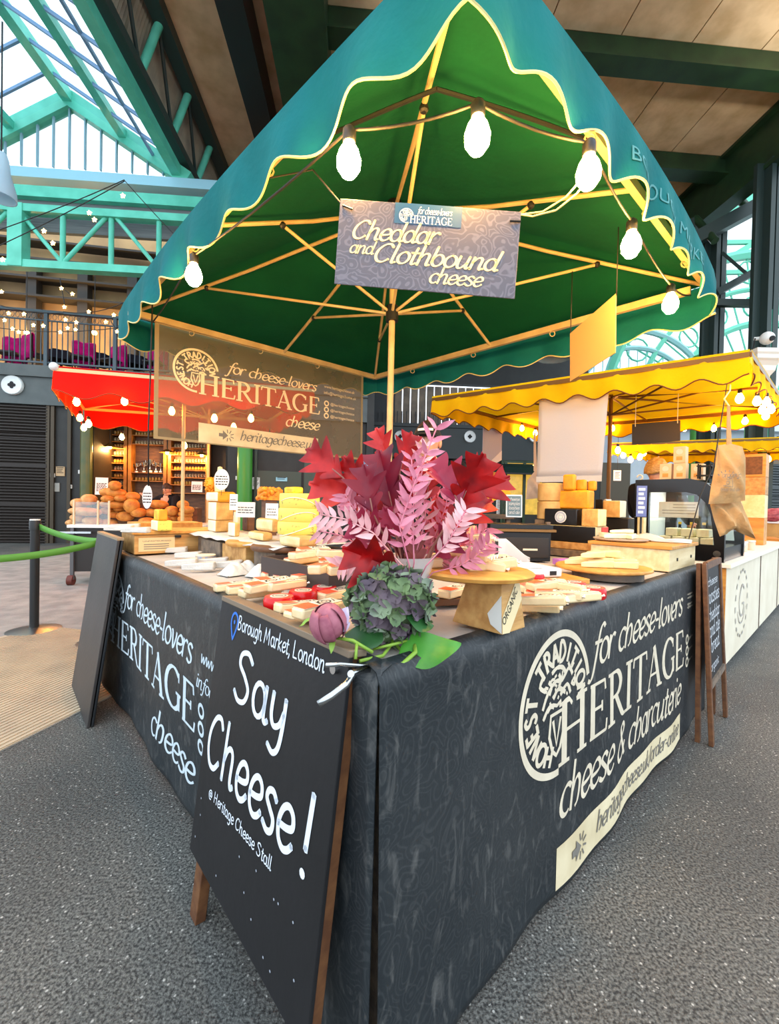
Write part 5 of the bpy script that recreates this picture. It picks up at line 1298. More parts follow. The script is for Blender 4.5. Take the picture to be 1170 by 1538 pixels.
def bandp(u, v): w = a_ + d_ * u + n_ * v; return rf(w.x, w.y, .0024)
sans(q, 'ORGANIC', bandp, .04, 1.0, .03, .17); q.build('band_lettering', M_ink, t)
def lf(u, v, o=.0012): a = b0[0].lerp(b0[3], u); b = t0_[0].lerp(t0_[3], u); return a.lerp(b, v) + V((-o, 0, 0))
MB().poly([lf(0, .02), lf(.22, .16), lf(.30, .36), lf(0, .78)]).build('white_sticker', mat('sticker_white', (214, 212, 204), .5), t)
cB = tb(0, 0); cB = pR + TR_ * .045 + TL_ * .13; zB = pR.z + hR + .001
t = thing('serving_board', 'round honey coloured board on the slanted riser, heaped with packs', 'board', V((cB.x, cB.y, zB)), AZR)
MB().lathe([(0, 0), (.125, 0), (.155, .008), (.158, .016), (.152, .021), (0, .021)], n=48, sx=.92, sy=1.05).build('plank', M_honey, t, smooth=40)
for i, (x, y, z) in enumerate(((-.05, .05, 0), (.02, .07, 0), (.06, 0, 0), (0, -.03, 0), (-.04, -.02, .03), (.03, .03, .03), (.05, .05, .032), (-.02, .05, .034), (.02, -.05, .0), (.01, .01, .058), (-.03, .085, .0))):
    pack(V((cB.x, cB.y, zB + .0225 + z)) + TR_ * x + TL_ * y, rnd.uniform(-.7, .3), rnd.uniform(-.18, .18), rnd.uniform(-.12, .15), 'film wrapped cheese pack heaped on the round board over the riser', 'wrapped packs on the round board')
p = atz(672, 905, ZT + .006)
o = MB().bx(-.06, .06, -.04, .04, 0, .02).build('small_board', M_brown, loc=p, bevel=.003); o.rotation_euler.z = .3; tag(o, 'small dark brown board lying on the table behind the slanted riser', 'board')
pack(p + V((.02, .0, .022)), .9, 0, 0, 'film wrapped pack on the small dark board behind the riser', 'wrapped pack on the small board')
# --- flat white weighing scale on its board
p = atz(800, 872, ZT + .006)
o = MB().bx(-.30, .16, -.14, .14, 0, .02).build('chopping_board', M_honey, loc=atz(800, 870, ZT + .006), bevel=.003); o.rotation_euler.z = AZR - pi / 2 + 1.15; tag(o, 'honey coloured wooden board under the white scale', 'board')
t = thing('weighing_scale', 'flat white plastic weighing scale on a wooden board on the right arm', 'scale', p + V((-.05, .02, .021)), o.rotation_euler.z)
MB().bx(-.19, .13, -.10, .10, 0, .035).build('body', M_sw, t, bevel=.008, smooth=35); MB().bx(-.17, .05, -.085, .085, .0365, .042).build('pan', M_paper, t, bevel=.002)
MB().sph((-.14, .02, .042), (.05, .06, .02), 18, 8).build('cover_dome', M_sw, t, smooth=0)
MB().bx(.07, .10, -.1025, -.1005, .010, .026).build('socket', M_ink, t)
# --- till, card stand and slate behind
p = aty(782, 838, 2.35)
t = thing('cash_drawer', 'black cash drawer with brown rail behind the white scale', 'till', V((p.x, p.y, ZT + .006)), .05)
MB().bx(-.17, .16, -.02, .22, 0, .16).build('body', M_black, t, bevel=.004); MB().bx(-.19, .18, -.04, .24, .162, .175).build('lid', mat('till_brown', (120, 88, 40), .5), t); MB().bx(-.155, .145, -.028, -.021, .02, .13).build('drawer_front', mat('till_dark', (42, 38, 34), .4), t, bevel=.002); MB().bx(-.0, .08, -.034, -.029, .06, .07).build('handle', M_print, t)
MB().bx(-.18, .17, -.02, .22, .177, .20).build('tray', M_black, t)
p2 = aty(772, 836, 1.95); t = thing('card_stand', 'curved pale grey card stand in front of the cash drawer', 'stand', V((p2.x, p2.y, ZT + .04)), .1)
MB().grid(lambda a, b: (-.075 + .07 * a if a < .5 else -.04 + .10 * (a - .5) * 1.6, -.0 if a < .5 else -.16 * (a - .5) ** 1.0, .115 * b * (1 if a < .5 else 1 - (a - .5) * 1.5 * b)), 16, 8).build('sheet', mat('pale_grey_card', (206, 204, 202), .5), t, solid=.004, smooth=50); MB().bx(-.08, .06, -.09, .02, -.03, -.001).build('base', M_ink, t)
t = thing('slate_sign', 'small blue grey slate sign with a white frame on the cash drawer', 'sign', aty(772, 777, 2.42), -.15); t.rotation_euler.x = -.12
MB().bx(-.045, .045, 0, .008, 0, .13).build('frame', M_print2, t, bevel=.002); MB().bx(-.038, .038, -.002, -.0005, .008, .122).build('slate', mat('blue_slate', (84, 110, 124), .6), t)
q = MB(); fit(q, 'cheese', 'thin', lambda u, v: V((u, -.003, v)), -.03, .03, .095, .012); fit(q, 'samples', 'thin', lambda u, v: V((u, -.003, v)), -.032, .032, .07, .012) if 'p' in GL else fit(q, 'cheddar', 'thin', lambda u, v: V((u, -.003, v)), -.032, .032, .07, .012); fit(q, 'toasties', 'thin', lambda u, v: V((u, -.003, v)), -.03, .03, .045, .012); fit(q, 'and ale', 'thin', lambda u, v: V((u, -.003, v)), -.03, .03, .02, .012); q.build('chalk_lettering', M_ch2, t)
# --- black waxed cheeses on wooden steps, back of the right arm
YB = 2.52
pb = aty(894, 817, YB); zw = pb.z
crate_t = ((pb - TC).dot(TR_), (pb - TC).dot(TL_))
crate(crate_t[0] - .03, crate_t[0] + .2, crate_t[1] - .03, crate_t[1] + .36, ZT + .004, ZT + .047, 'display_step', 'lower wooden step under the black waxed cheeses', M_wood2)
crate(crate_t[0] - .01, crate_t[0] + .2, crate_t[1] - .015, crate_t[1] + .35, ZT + .049, zw - .001, 'display_step', 'upper wooden step under the black waxed cheeses', M_wood)
o1, pK, wxK, wyK, hK = blk('black_waxed_block', 828, 894, 927, 817, 791.5, 'long low black waxed block at the bottom of the stack', Y=YB, mats=[M_blackwax, mat('cut_label', (216, 200, 150), .5)], idx=(0, 1, 1, 1, 0, 0), bev=.006, zb=zw)
q = MB(); q.bx(wxK * .45, wxK * .98, -.0035, -.001, .004, hK - .004); lb = q.build('red_label', mat('coral_red_label', (222, 70, 62), .5), o1); q = MB(); sans(q, 'organic', lambda u, v: V((u, -.004, v)), .01, wxK * .42, hK * .4, hK * .2); q.build('label_lettering', M_ink, o1)
z2 = zw + hK
o2, p_, wx2, wy2, h2 = blk('black_waxed_block', 829, 866, 882, 792, 764.5, 'black waxed block with a round blue and white label', Y=YB + .10, mats=[M_blackwax], idx=(0,) * 6, bev=.006, zb=z2)
q = MB(); X_ = M4(((0, 0, -1), (0, 1, 0), (1, 0, 0)))
q.lathe([(h2 * .36, 0), (h2 * .36, .0015), (0, .0015)], (-.0015, wy2 * .48, h2 * .5), 24, X=M4(((0, 0, -1), (-1, 0, 0), (0, 1, 0)))); lb = q.build('round_label', M_paper, o2)
q = MB(); s_ = []
for r_ in (.30, .24): stroke(s_, arc(0, 0, h2 * r_, h2 * r_, 0, 360), lambda a, b: h2 * .03)
stroke(s_, [(-h2 * .12, -h2 * .12), (h2 * .1, -h2 * .14), (h2 * .14, h2 * .1), (-h2 * .1, h2 * .12), (-h2 * .12, -h2 * .12)], lambda a, b: h2 * .03)
for k_ in s_: q.poly([(-.0042, wy2 * .48 - a, h2 * .5 + b) for a, b in k_])
q.build('label_print', M_lblue, lb)
blk('cheese_block', 880, 898, 921, 792, 764.5, 'pale yellow cut block beside the round labelled black block', Y=YB, mats=[M_rind, M_cream_ch], idx=(0, 0, 1, 0, 0, 0), bev=.008, zb=z2)
_, _, _, _, h5 = blk('cheese_block', 845, 884, 899, 766, 736, 'large orange block on top of the black waxed stack', Y=YB + .12, mats=[M_orange], idx=(0,) * 6, bev=.012, zb=z2 + h2)
for x0, xm, x1, yt, l in ((849, 862, 869, 712, 'tall orange piece at the left on the orange block'), (868, 879, 885, 720, 'rounded orange piece in the middle on the orange block'), (885, 894, 900, 722, 'brown rinded orange piece at the right on the orange block')):
    blk('cheese_block', x0, xm, x1, 738, yt, l, Y=YB + .18, mats=[M_orange, M_rind], idx=(0, 0, 0, 1, 1, 0), bev=.012, zb=z2 + h2 + h5)
pW = aty(826, 780, 2.85); k = pW.y / FPX
t = thing('wheel_stand', 'dark stand under the two pale cheese wheels', 'stand', V((pW.x, pW.y, ZT + .004)), AZR); MB().bx(-.07, .07, -.07, .07, 0, pW.z - ZT - .006).build('body', M_wood2, t)
for i, l in enumerate(('lower of two pale mottled wheels left of the orange cheese', 'upper of two pale mottled wheels below the white hanging sheet')):
    o = MB().lathe([(0, 0), (.075, 0), (.082, .006), (.082, .113), (.075, .119), (0, .119)], n=36).build('mottled_cheese', mat('mottled_rind', (214, 178, 116), .7, (176, 132, 72), 9, bump=.15), loc=V((pW.x, pW.y, pW.z + .12 * i)), smooth=40); tag(o, l, 'cheese')
_, pq, _, _, hq = blk('black_waxed_block', 921, 944, 961, 808, 778, 'black waxed block with a white label at the right of the stack', Y=YB + .22, mats=[M_blackwax], idx=(0,) * 6, bev=.006, zb=ZT + .05)
p = corner(944, 800, Y=YB + .2); q = MB()
blk('cheese_block', 913, 931, 949, 778, 752, 'white block with brown rind at the right of the stack', Y=YB + .24, mats=[M_rind, M_white_ch], idx=(0, 1, 1, 1, 0, 0), bev=.006, zb=ZT + .05 + hq)
blk('cheese_block', 960, 967, 974, 809, 775, 'tall pale cheese stick at the right end of the stack', Y=YB + .2, mats=[M_cream_ch], idx=(0,) * 6, bev=.005, zb=ZT + .05)
blk('black_waxed_block', 897, 905, 914, 777, 750, 'small black waxed block behind the white block', Y=YB + .36, mats=[M_blackwax], idx=(0,) * 6, bev=.004, zb=ZT + .05)
crate(crate_t[0] + .20, crate_t[0] + .50, crate_t[1] - .12, crate_t[1] + .12, ZT + .004, ZT + .049, 'display_step', 'low wooden step under the right part of the cheese stack', M_wood2)
p = aty(963, 776, YB + .1); t = thing('leaflet_stand', 'upright blue printed leaflet in front of the fair haired seller', 'leaflet', p, -.35); MB().bx(-.028, .028, 0, .003, 0, .19).build('card', mat('leaflet_blue', (96, 112, 170), .5), t)
q = MB(); [q.bx(-.018, .018 - .008 * (i % 2), -.0012, -.0003, .16 - i * .028, .176 - i * .028) for i in range(6)]; q.build('print', M_print2, t); MB().bx(-.03, .03, -.02, .03, -.004, 0).build('foot', M_black, t); MB().cyl((0, .005, -(p.z - ZT - .05)), (0, .005, -.004), .006, 8).build('rod', M_black, t)
p = aty(915, 752, YB + .42); t = thing('spray_bottle', 'small white spray bottle behind the cheese stack', 'bottle', V((p.x, p.y, ZT + .2))); MB().lathe([(0, 0), (.02, 0), (.02, .1), (.008, .13), (.008, .15), (0, .15)], n=16).build('body', M_sw, t, smooth=40); MB().bx(-.03, .012, -.008, .008, .151, .17).build('trigger_head', M_sw, t, bevel=.003)
o = MB().bx(-.05, .05, -.05, .05, 0, .2 - .006).build('box_stand', M_brown, loc=V((p.x, p.y, ZT + .005))); tag(o, 'brown box under the white spray bottle behind the cheese stack', 'box')
# wooden upright left of the stack
p = aty(822, 822, 2.6); o = MB().bx(-.012, .012, -.012, .012, 0, p.z + .15 - ZT).build('wooden_upright', M_wood2, loc=V((p.x, p.y, ZT + .005))); tag(o, 'thin wooden upright standing left of the black waxed stack', 'post')
# --- end crate on the right, with plate and papers
c2 = crate(1.86, 2.34, .03, .40, ZT + .004, .945, 'wooden_crate', 'pale wooden crate at the right end of the table', mat('bleached_wood', (232, 212, 168), .6, (214, 188, 138), 5, stretch=(1, 6, 6)), M_honey)
for x in (.12, .38): MB().bx(x, x + .012, -.004, .0, .045, .06).build('slot', M_black, c2)
pP = tb(2.0, .30, .965)
t = thing('grey_plate', 'round grey plate of white cheese on the right end crate', 'plate', pP); MB().lathe([(0, 0), (.12, 0), (.135, .008), (.135, .014), (.12, .012), (0, .012)], n=40).build('dish', mat('stone_plate', (172, 158, 140), .6), t, smooth=40)
for i, (a, b, rz, l) in enumerate(((-.05, -.02, .3, 'left'), (.03, -.04, 1.2, 'near'), (.05, .04, 2.4, 'right'), (-.02, .05, 3.4, 'far'))):
    wedge('white_slice', '%s white slice of four on the grey plate' % l, pP + V((a, b, .0135)), .13, .08, .028, rz, M_white_ch, None)
wedge('white_slice', 'white slice laid on top of the others on the grey plate', pP + V((0, .0, .043)), .14, .06, .02, .2, M_white_ch, None)
for i, (a, s_, rz, l) in enumerate(((2.25, .12, .2, 'lower white paper sheet lying on the right end crate'), (2.27, .22, .8, 'upper creased white paper sheet on the right end crate'))):
    o = MB().grid(lambda u, v: (.13 * (2 * u - 1), .09 * (2 * v - 1), .002 + .022 * (i + .4) * max(0, u - .6) * (1 + sin(v * 5)) + .002 * sin(u * 9)), 14, 10).build('paper_sheet', M_wrap, loc=tb(a, s_, .965 + .004 * i), solid=.001, smooth=0); o.rotation_euler.z = rz + AZR; tag(o, l, 'paper')
# --- round board of pale cheese pieces
pQ = atz(928, 872, ZT + .006); pQ = V((pQ.x, pQ.y, ZT + .006)) + V((.0, .09, 0))
o = MB().lathe([(0, 0), (.14, 0), (.14, .03), (0, .03)], n=36).build('board_base', M_wood2, loc=pQ, smooth=40); tag(o, 'thick round wooden base under the board of pale pieces', 'board')
t = thing('serving_board', 'round honey board of pale cheese pieces by the right table edge', 'board', pQ + V((-.02, 0, .031))); MB().lathe([(0, 0), (.17, 0), (.19, .007), (.19, .013), (.185, .018), (0, .018)], n=48).build('plank', M_honey, t, smooth=40)
for i, (a, b, rz, z, l) in enumerate(((-.1, .02, .3, 0, 'leftmost pale piece on the board'), (-.06, -.07, .1, 0, 'front left pale piece on the board'), (0, .03, .4, 0, 'middle pale piece on the board'), (.03, -.08, -.1, 0, 'large front pale piece on the board'), (.08, .02, -.4, 0, 'right pale piece on the board'),
                                  (-.04, .1, .1, 0, 'back left pale piece on the board'), (.07, .1, -.2, 0, 'back right pale piece on the board'), (-.05, .0, .5, .031, 'pale piece lying on top of the others at the left of the board'), (.03, .06, -.2, .031, 'pale piece lying on top of the others at the back of the board'))):
    wedge('pale_piece', l, pQ + V((-.02 + a, b, .050 + z)), .14, .055, .03, rz, M_cream_ch, None)
p = atz(850, 848, ZT + .006); o = MB().bx(-.06, .06, -.03, .03, 0, .03).build('purple_carton', mat('purple_card', (176, 110, 190), .5), loc=p, bevel=.002); o.rotation_euler.z = .2; tag(o, 'small purple carton between the scale and the round board', 'carton')
# --- chrome clip on the table corner
t = thing('table_clip', 'chrome spring clip gripping the cloth at the near table corner', 'clip', aty(527, 1012, .74))
M_chrome = mat('chrome', (176, 180, 182), .2, metal=1)
def plate(pts, w, name):
    q = MB(); n_ = V((0, 0, 1))
    P_ = [V(p) for p in pts]; L1 = []; L2 = []
    for i, p in enumerate(P_):
        d = (P_[min(i + 1, len(P_) - 1)] - P_[max(i - 1, 0)]).normalized(); s_ = d.cross(V((.0, -1, .25))).normalized()
        L1.append(p + s_ * w * .5); L2.append(p - s_ * w * .5)
    for i in range(len(P_) - 1): q.add([L1[i], L1[i + 1], L2[i + 1], L2[i]], [(0, 1, 2, 3)])
    return q.build(name, M_chrome, t, world=True, solid=.0025, smooth=60)
plate([aty(489, 999, .70), aty(510, 998, .72), aty(540, 1000, .76), aty(572, 1001, .79)], .007, 'upper_jaw')
plate([aty(478, 1058, .68), aty(498, 1045, .69), aty(520, 1028, .71), aty(532, 1010, .74), aty(560, 1004, .78)], .011, 'lower_jaw')
q = MB(); q.cyl(aty(527, 1012, .715), aty(528, 1011, .76), .006, 12); q.build('pivot', M_chrome, t, world=True, smooth=40)
# ------------------------------------------------------------------ flowers
M_leafg = mat('leaf_green', (44, 108, 34), .4, (70, 140, 44), 9, bump=.1, bscale=18)
M_leafd = mat('dark_leaf', (28, 66, 30), .4, (44, 92, 44), 9)
M_stem = mat('fresh_stem', (128, 164, 58), .45)
def leaf(mb, base, tip, nrm, w, curl=.12, lobes=0, n=18, fold=.25, m=0):
    base, tip = V(base), V(tip); d = tip - base; L = d.length; d.normalize(); s_ = d.cross(V(nrm)).normalized(); n_ = s_.cross(d).normalized()
    def f(a, b):
        e = 2 * b - 1; prof = sin(pi * min(1, a ** .8 * .98 + .015)) ** .75 if lobes else sin(pi * min(1, (a * .985 + .01) ** .72)) ** .9
        if lobes: tri = 1 - abs(((a * lobes + .25) % 1) * 2 - 1); prof = prof * (.40 + .75 * tri ** .8) * (1 - .25 * a)
        half = w * L * prof * .5
        return base + d * (a * L + (abs(e) ** 1.5 * half * .75 if lobes else 0)) + s_ * e * half + n_ * (-curl * L * a * a + fold * abs(e) * half + .03 * L * sin(a * 9 + e * 2) * abs(e))
    mb.grid(f, n, 4 if not lobes else 6, m)
t = thing('hydrangea', 'green and mauve hydrangea head lying on the near table corner', 'flower', aty(587, 960, .90))
cH = aty(586, 905, .90); rH = .078
q = MB(); rnd = random.Random(12); cols = 3
for i in range(105):
    z = 1 - 2 * (i + .5) / 105; th = i * 2.39996; r = math.sqrt(1 - z * z); dirn = V((r * cos(th), r * sin(th), z)).normalized()
    if dirn.y > .75: continue
    c = cH + V((dirn.x * rH * 1.05, dirn.y * rH * .9, dirn.z * rH * .93)) * rnd.uniform(.84, 1.04)
    x, y, _ = frame(dirn); a0 = rnd.uniform(0, 1.5); m = (0, 1, 2, 0, 1)[(i * 7 + i // 5) % 5]
    for k in range(4):
        a = a0 + k * pi / 2; dr = x * cos(a) + y * sin(a)
        o = len(q.v); R0 = .0225 * rnd.uniform(.85, 1.15); sd = dirn.cross(dr)
        def pf(u, v): e = 2 * v - 1; hw = R0 * .62 * sin(pi * min(1, u * .92 + .06)) ** .6; return c + dr * R0 * u + sd * e * hw + dirn * (.010 * u * u * (1 if k % 2 else .1) + .007 * e * e * u + (.0015 if k % 2 else 0))
        q.grid(pf, 4, 3, m)
q.build('petals', [mat('petal_green', (116, 138, 92), .6, (84, 108, 74), 30), mat('petal_mauve', (118, 102, 108), .6, (94, 80, 94), 30), mat('petal_sage', (142, 160, 128), .6, (110, 120, 110), 30)], t, world=True, smooth=60)
MB().sph(cH, rH * .72, 16, 12).build('flower_core', mat('core_green', (52, 62, 44), .8), t, world=True)
for pts, r in (([cH - V((0, 0, .06)), aty(590, 965, .86), aty(575, 985, .82), aty(540, 993, .79)], .0035), ([cH - V((0.01, 0, .06)), aty(605, 980, .85), aty(590, 1000, .80), aty(545, 1003, .77)], .0035), ([aty(560, 975, .83), aty(590, 968, .83), aty(612, 962, .86)], .003), ([aty(536, 965, .80), aty(534, 990, .78)], .003), ([aty(622, 965, .86), aty(624, 980, .83), aty(605, 997, .80), aty(560, 1003, .78)], .0045)):
    MB().tube(pts, r, 8).build('stem', M_stem, t, world=True, smooth=0)
for b, e, w, m in (((600, 985), (693, 966), .62, M_leafg), ((612, 930), (652, 940), .8, M_leafd), ((575, 962), (515, 950), .7, M_leafd), ((548, 985), (520, 985), .6, M_leafd)):
    q = MB(); leaf(q, aty(b[0], b[1], .83), aty(e[0], e[1], .86), V((0, -.6, .8)), w, .02, n=16, fold=.12); q.build('leaf', m, t, world=True, smooth=60)
t = thing('peony', 'dusty pink peony bud hanging over the top of the handwritten board', 'flower', aty(497, 962, .80))
cP = aty(494, 936, .80); rP = .034; q = MB(); rnd = random.Random(6)
for i in range(26):
    th = rnd.uniform(0, 6.28); tl_ = .25 + .9 * (i / 26); up2 = V((-.25, -.25, .93)).normalized(); x, y, _ = frame(up2)
    rad = rP * (.45 + .62 * i / 26)
    def pf(u, v):
        a = th + (v - .5) * 1.5; e = -1.15 + u * ((2.62 if i < 16 else 2.25) - .15 * sin(i)); rr_ = rad * max(.02, cos(e * .96)) ** .8 * (1 + .03 * sin(v * 13)); return cP + (x * cos(a) + y * sin(a)) * rr_ + up2 * rad * sin(e) * 1.05
    q.grid(pf, 8, 6)
q.sph(cP + V((-.25, -.25, .93)).normalized() * .004, (rP * .8, rP * .8, rP * .98), 16, 12)
q.build('petals', mat('dusty_pink', (172, 104, 118), .65, (142, 74, 92), 40), t, world=True, smooth=60, solid=.0006)
q = MB(); leaf(q, aty(508, 938, .80), aty(522, 912, .80), V((0, -1, .1)), .8, .1, n=10); leaf(q, aty(510, 945, .80), aty(526, 935, .80), V((0, -1, .1)), .8, .1, n=10); q.build('pale_petal', mat('lilac_petal', (196, 184, 208), .6), t, world=True, smooth=60)
q = MB(); leaf(q, aty(500, 958, .80), aty(497, 982, .785), V((0, -1, .1)), .4, .05, n=10); leaf(q, aty(485, 958, .80), aty(470, 950, .80), V((0, -1, .2)), .4, .05, n=10); leaf(q, aty(475, 925, .80), aty(448, 940, .82), V((0, -.5, .8)), .25, .05, n=10); q.build('sepal', M_stem, t, world=True, smooth=60)
MB().tube([cP + V((.01, .01, -.03)), aty(530, 962, .80), aty(560, 980, .80)], .0035, 8).build('stem', M_stem, t, world=True, smooth=0)
# vase of red oak leaves and pink sprays
YV = 1.02
pv = aty(612, 900, YV); pv.z = ZT + .006
t = thing('flower_vase', 'frosted vase of red oak leaves and pink sprays behind the hydrangea', 'vase', pv)
def frosted():
    m = mat('frosted_vase', (236, 232, 228), .35, alpha=.55); return m
MB().lathe([(0, 0), (.035, 0), (.038, .01), (.045, .09), (.062, .165), (.064, .17), (.058, .165), (.042, .09), (.034, .012), (0, .01)], n=32).build('glass', frosted(), t, smooth=50)
mouth = aty(612, 868, YV)
M_reds = [mat('red_leaf', (190, 10, 10), .5, (130, 4, 14), 22), mat('crimson_leaf', (132, 10, 34), .5, (96, 6, 40), 14), mat('coral_leaf', (206, 54, 48), .5, (170, 24, 32), 14), mat('magenta_leaf', (132, 22, 56), .5, (160, 40, 66), 14), mat('maroon_leaf', (96, 24, 34), .5, (130, 50, 40), 14)]
rnd = random.Random(8)
RED = [((515, 717), (470, 680), 0), ((545, 752), (474, 728), 2), ((553, 748), (525, 692), 0), ((590, 765), (572, 686), 1), ((560, 770), (548, 705), 1), ((600, 708), (614, 655), 0), ((585, 690), (566, 648), 2), ((640, 750), (652, 692), 2), ((690, 757), (655, 692), 3), ((690, 760), (722, 688), 0), ((700, 748), (756, 722), 0),
       ((668, 795), (728, 750), 0), ((578, 780), (536, 756), 0), ((585, 822), (528, 786), 3), ((595, 806), (578, 768), 3), ((595, 855), (524, 828), 0), ((603, 842), (606, 790), 4), ((625, 850), (618, 795), 4), ((640, 802), (662, 758), 2), ((630, 760), (625, 705), 0), ((610, 770), (600, 720), 1), ((655, 835), (690, 800), 3), ((575, 850), (545, 845), 0), ((700, 720), (728, 690), 2)]
for i, (b, e, m) in enumerate(RED):
    Y0 = YV + rnd.uniform(-.10, .12); B, E = aty(b[0], b[1], Y0), aty(e[0], e[1], Y0 + rnd.uniform(-.06, .04))
    E = B + (E - B) * 1.12
    st = MB().tube([mouth - V((0, 0, .08)), mouth.lerp(B, .5) + V((0, 0, -.01)), B, B.lerp(E, .3)], .0022, 6).build('leaf_stem', mat('twig', (150, 96, 84), .6), t, world=True, smooth=0)
    q = MB(); leaf(q, B, E, V((rnd.uniform(-.8, .8), -1, rnd.uniform(-.3, .6))), .92, rnd.uniform(-.15, .35), lobes=3.0, n=40, fold=rnd.uniform(.25, .7)); q.build('oak_leaf', M_reds[m], st, world=True, smooth=60)
PINK = [[(615, 850), (600, 790), (625, 720), (655, 645)], [(605, 850), (560, 800), (520, 780), (480, 772)], [(600, 850), (560, 800), (535, 768), (518, 742)], [(600, 855), (550, 825), (515, 805), (482, 798)], [(618, 850), (596, 800), (588, 770), (580, 745)], [(630, 850), (655, 800), (668, 765), (676, 728)],
        [(640, 855), (680, 838), (708, 815), (730, 795)], [(630, 850), (648, 800), (650, 760), (640, 725)], [(640, 850), (672, 815), (690, 785), (700, 765)], [(622, 845), (620, 790), (622, 740), (618, 690)], [(610, 850), (570, 845), (535, 845), (510, 852)], [(650, 860), (690, 850), (715, 835), (735, 815)],
        [(622, 840), (640, 780), (632, 720), (640, 670)], [(612, 850), (604, 815), (610, 780), (600, 760)], [(645, 850), (668, 840), (680, 815), (685, 800)], [(628, 850), (640, 820), (655, 800), (660, 775)]]
M_pinks = [mat('pink_leaf', (222, 138, 156), .6, (204, 112, 134), 20), mat('pale_pink_leaf', (238, 184, 184), .6, (226, 160, 164), 20), mat('rose_leaf', (198, 112, 132), .6, (214, 132, 146), 20)]
for i, path in enumerate(PINK):
    Y0 = YV + (-.13 + .03 * (i % 8)); pts = [aty(x, y, Y0 + (.02 if j == 3 else 0)) for j, (x, y) in enumerate(path)]
    fine = []
    for j in range(25):
        u = j / 24 * 3; a = min(2, int(u)); fine.append(pts[a].lerp(pts[a + 1], u - a))
    sp = MB().tube([mouth - V((0, 0, .06))] + fine, .0016, 5).build('pink_spray', M_pinks[i % 3], t, world=True, smooth=0)
    q = MB()
    for j in range(5, 25, 2) if i % 3 else range(4, 25, 2):
        d = (fine[min(24, j + 1)] - fine[j - 1]).normalized(); sd = d.cross(V((0, -1, 0))).normalized()
        for sg_ in (-1, 1):
            dr = (d * rnd.uniform(.5, .9) + sd * sg_ * rnd.uniform(.6, 1.0) + V((0, rnd.uniform(-.7, .3), 0))).normalized(); L = rnd.uniform(.03, .048)
            leaf(q, fine[j], fine[j] + dr * L, V((rnd.uniform(-.5, .5), -1, rnd.uniform(-.4, .6))), (.30), rnd.uniform(-.1, .25), n=6, fold=.2)
    q.build('leaflets', M_pinks[(i + (i // 3)) % 3], sp, world=True, smooth=60)
# ================================================================== NEIGHBOURS
def stall_canopy(name, label, A, B, side, zt, vh, apex_dz, m, ns, pipe, pole_m, group=None, pole_at=None, ns2=None):
    """four-sided market canopy with scalloped valances; A-B is the front edge"""
    A, B, side = V(A), V(B), V(side); D, Cc = A + side, B + side
    for p in (A, B, D, Cc): p.z = zt
    mid = (A + Cc) / 2; apx = mid + V((0, 0, apex_dz))
    pl = V(pole_at) if pole_at else V((mid.x, mid.y, 0))
    t = thing(name, label, 'canopy', V((pl.x, pl.y, 0)), 0, group)
    ring = [A, B, Cc, D]
    q = MB()
    for a, b in zip(ring, ring[1:] + ring[:1]):
        q.grid(lambda u, v: (lambda p: p + V((0, 0, -.05 * sin(pi * v))))(apx.lerp(a.lerp(b, u), v)), 16, 10)
    q.build('canopy', m, t, world=True, smooth=50)
    for i, (a, b) in enumerate(zip(ring, ring[1:] + ring[:1])):
        d = (b - a).normalized(); n_ = V((d.y, -d.x, 0)); k = ns if i % 2 == 0 else (ns2 or ns)
        def vp(u, v): return a.lerp(b, u) + V((0, 0, .01 - (vh * (.78 + .22 * (.5 + .5 * cos(2 * pi * k * u + pi)))) * v)) + n_ * (.02 * v * sin(u * k * pi * 2 + 1) + .01)
        vo_ = MB().grid(vp, 90, 6).build('valance', m, t, world=True, smooth=0)
        MB().tube([vp(j / 90, 1) for j in range(91)], .006, 5).build('piping', pipe, vo_, world=True)
        MB().beam(a - V((0, 0, .03)), b - V((0, 0, .03)), .03, .04).build('edge_bar', pole_m, t, world=True)
    hubp = V((pl.x, pl.y, zt - .15))
    for p in ring + [a.lerp(b, .5) for a, b in zip(ring, ring[1:] + ring[:1])]:
        MB().tube([apx - V((0, 0, .05)), p - V((0, 0, .03))], .012, 6).build('rib', pole_m, t, world=True)
        MB().tube([hubp, (apx - V((0, 0, .05))).lerp(p, .6) - V((0, 0, .02))], .010, 6).build('strut', pole_m, t, world=True)
    MB().cyl((pl.x, pl.y, 0), (pl.x, pl.y, apx.z - .02), .022, 12).build('pole', pole_m, t, world=True, smooth=40)
    MB().lathe([(.22, 0), (.22, .04), (.04, .06)], n=20).build('base', M_black, t, smooth=40)
    return t, ring
M_red = cloth('red_canvas', (216, 14, 16), .3, (196, 10, 12), 4, tc=(240, 40, 10))
M_dpipe = mat('dark_piping', (110, 60, 20), .7)
M_yel = cloth('yellow_canvas', (240, 206, 10), .35, (230, 190, 6), 4, tc=(250, 170, 5))
M_pole2 = mat('pale_pole', (222, 190, 130), .4)
M_brz = mat('bronze_strut', (110, 76, 30), .4, metal=.4)
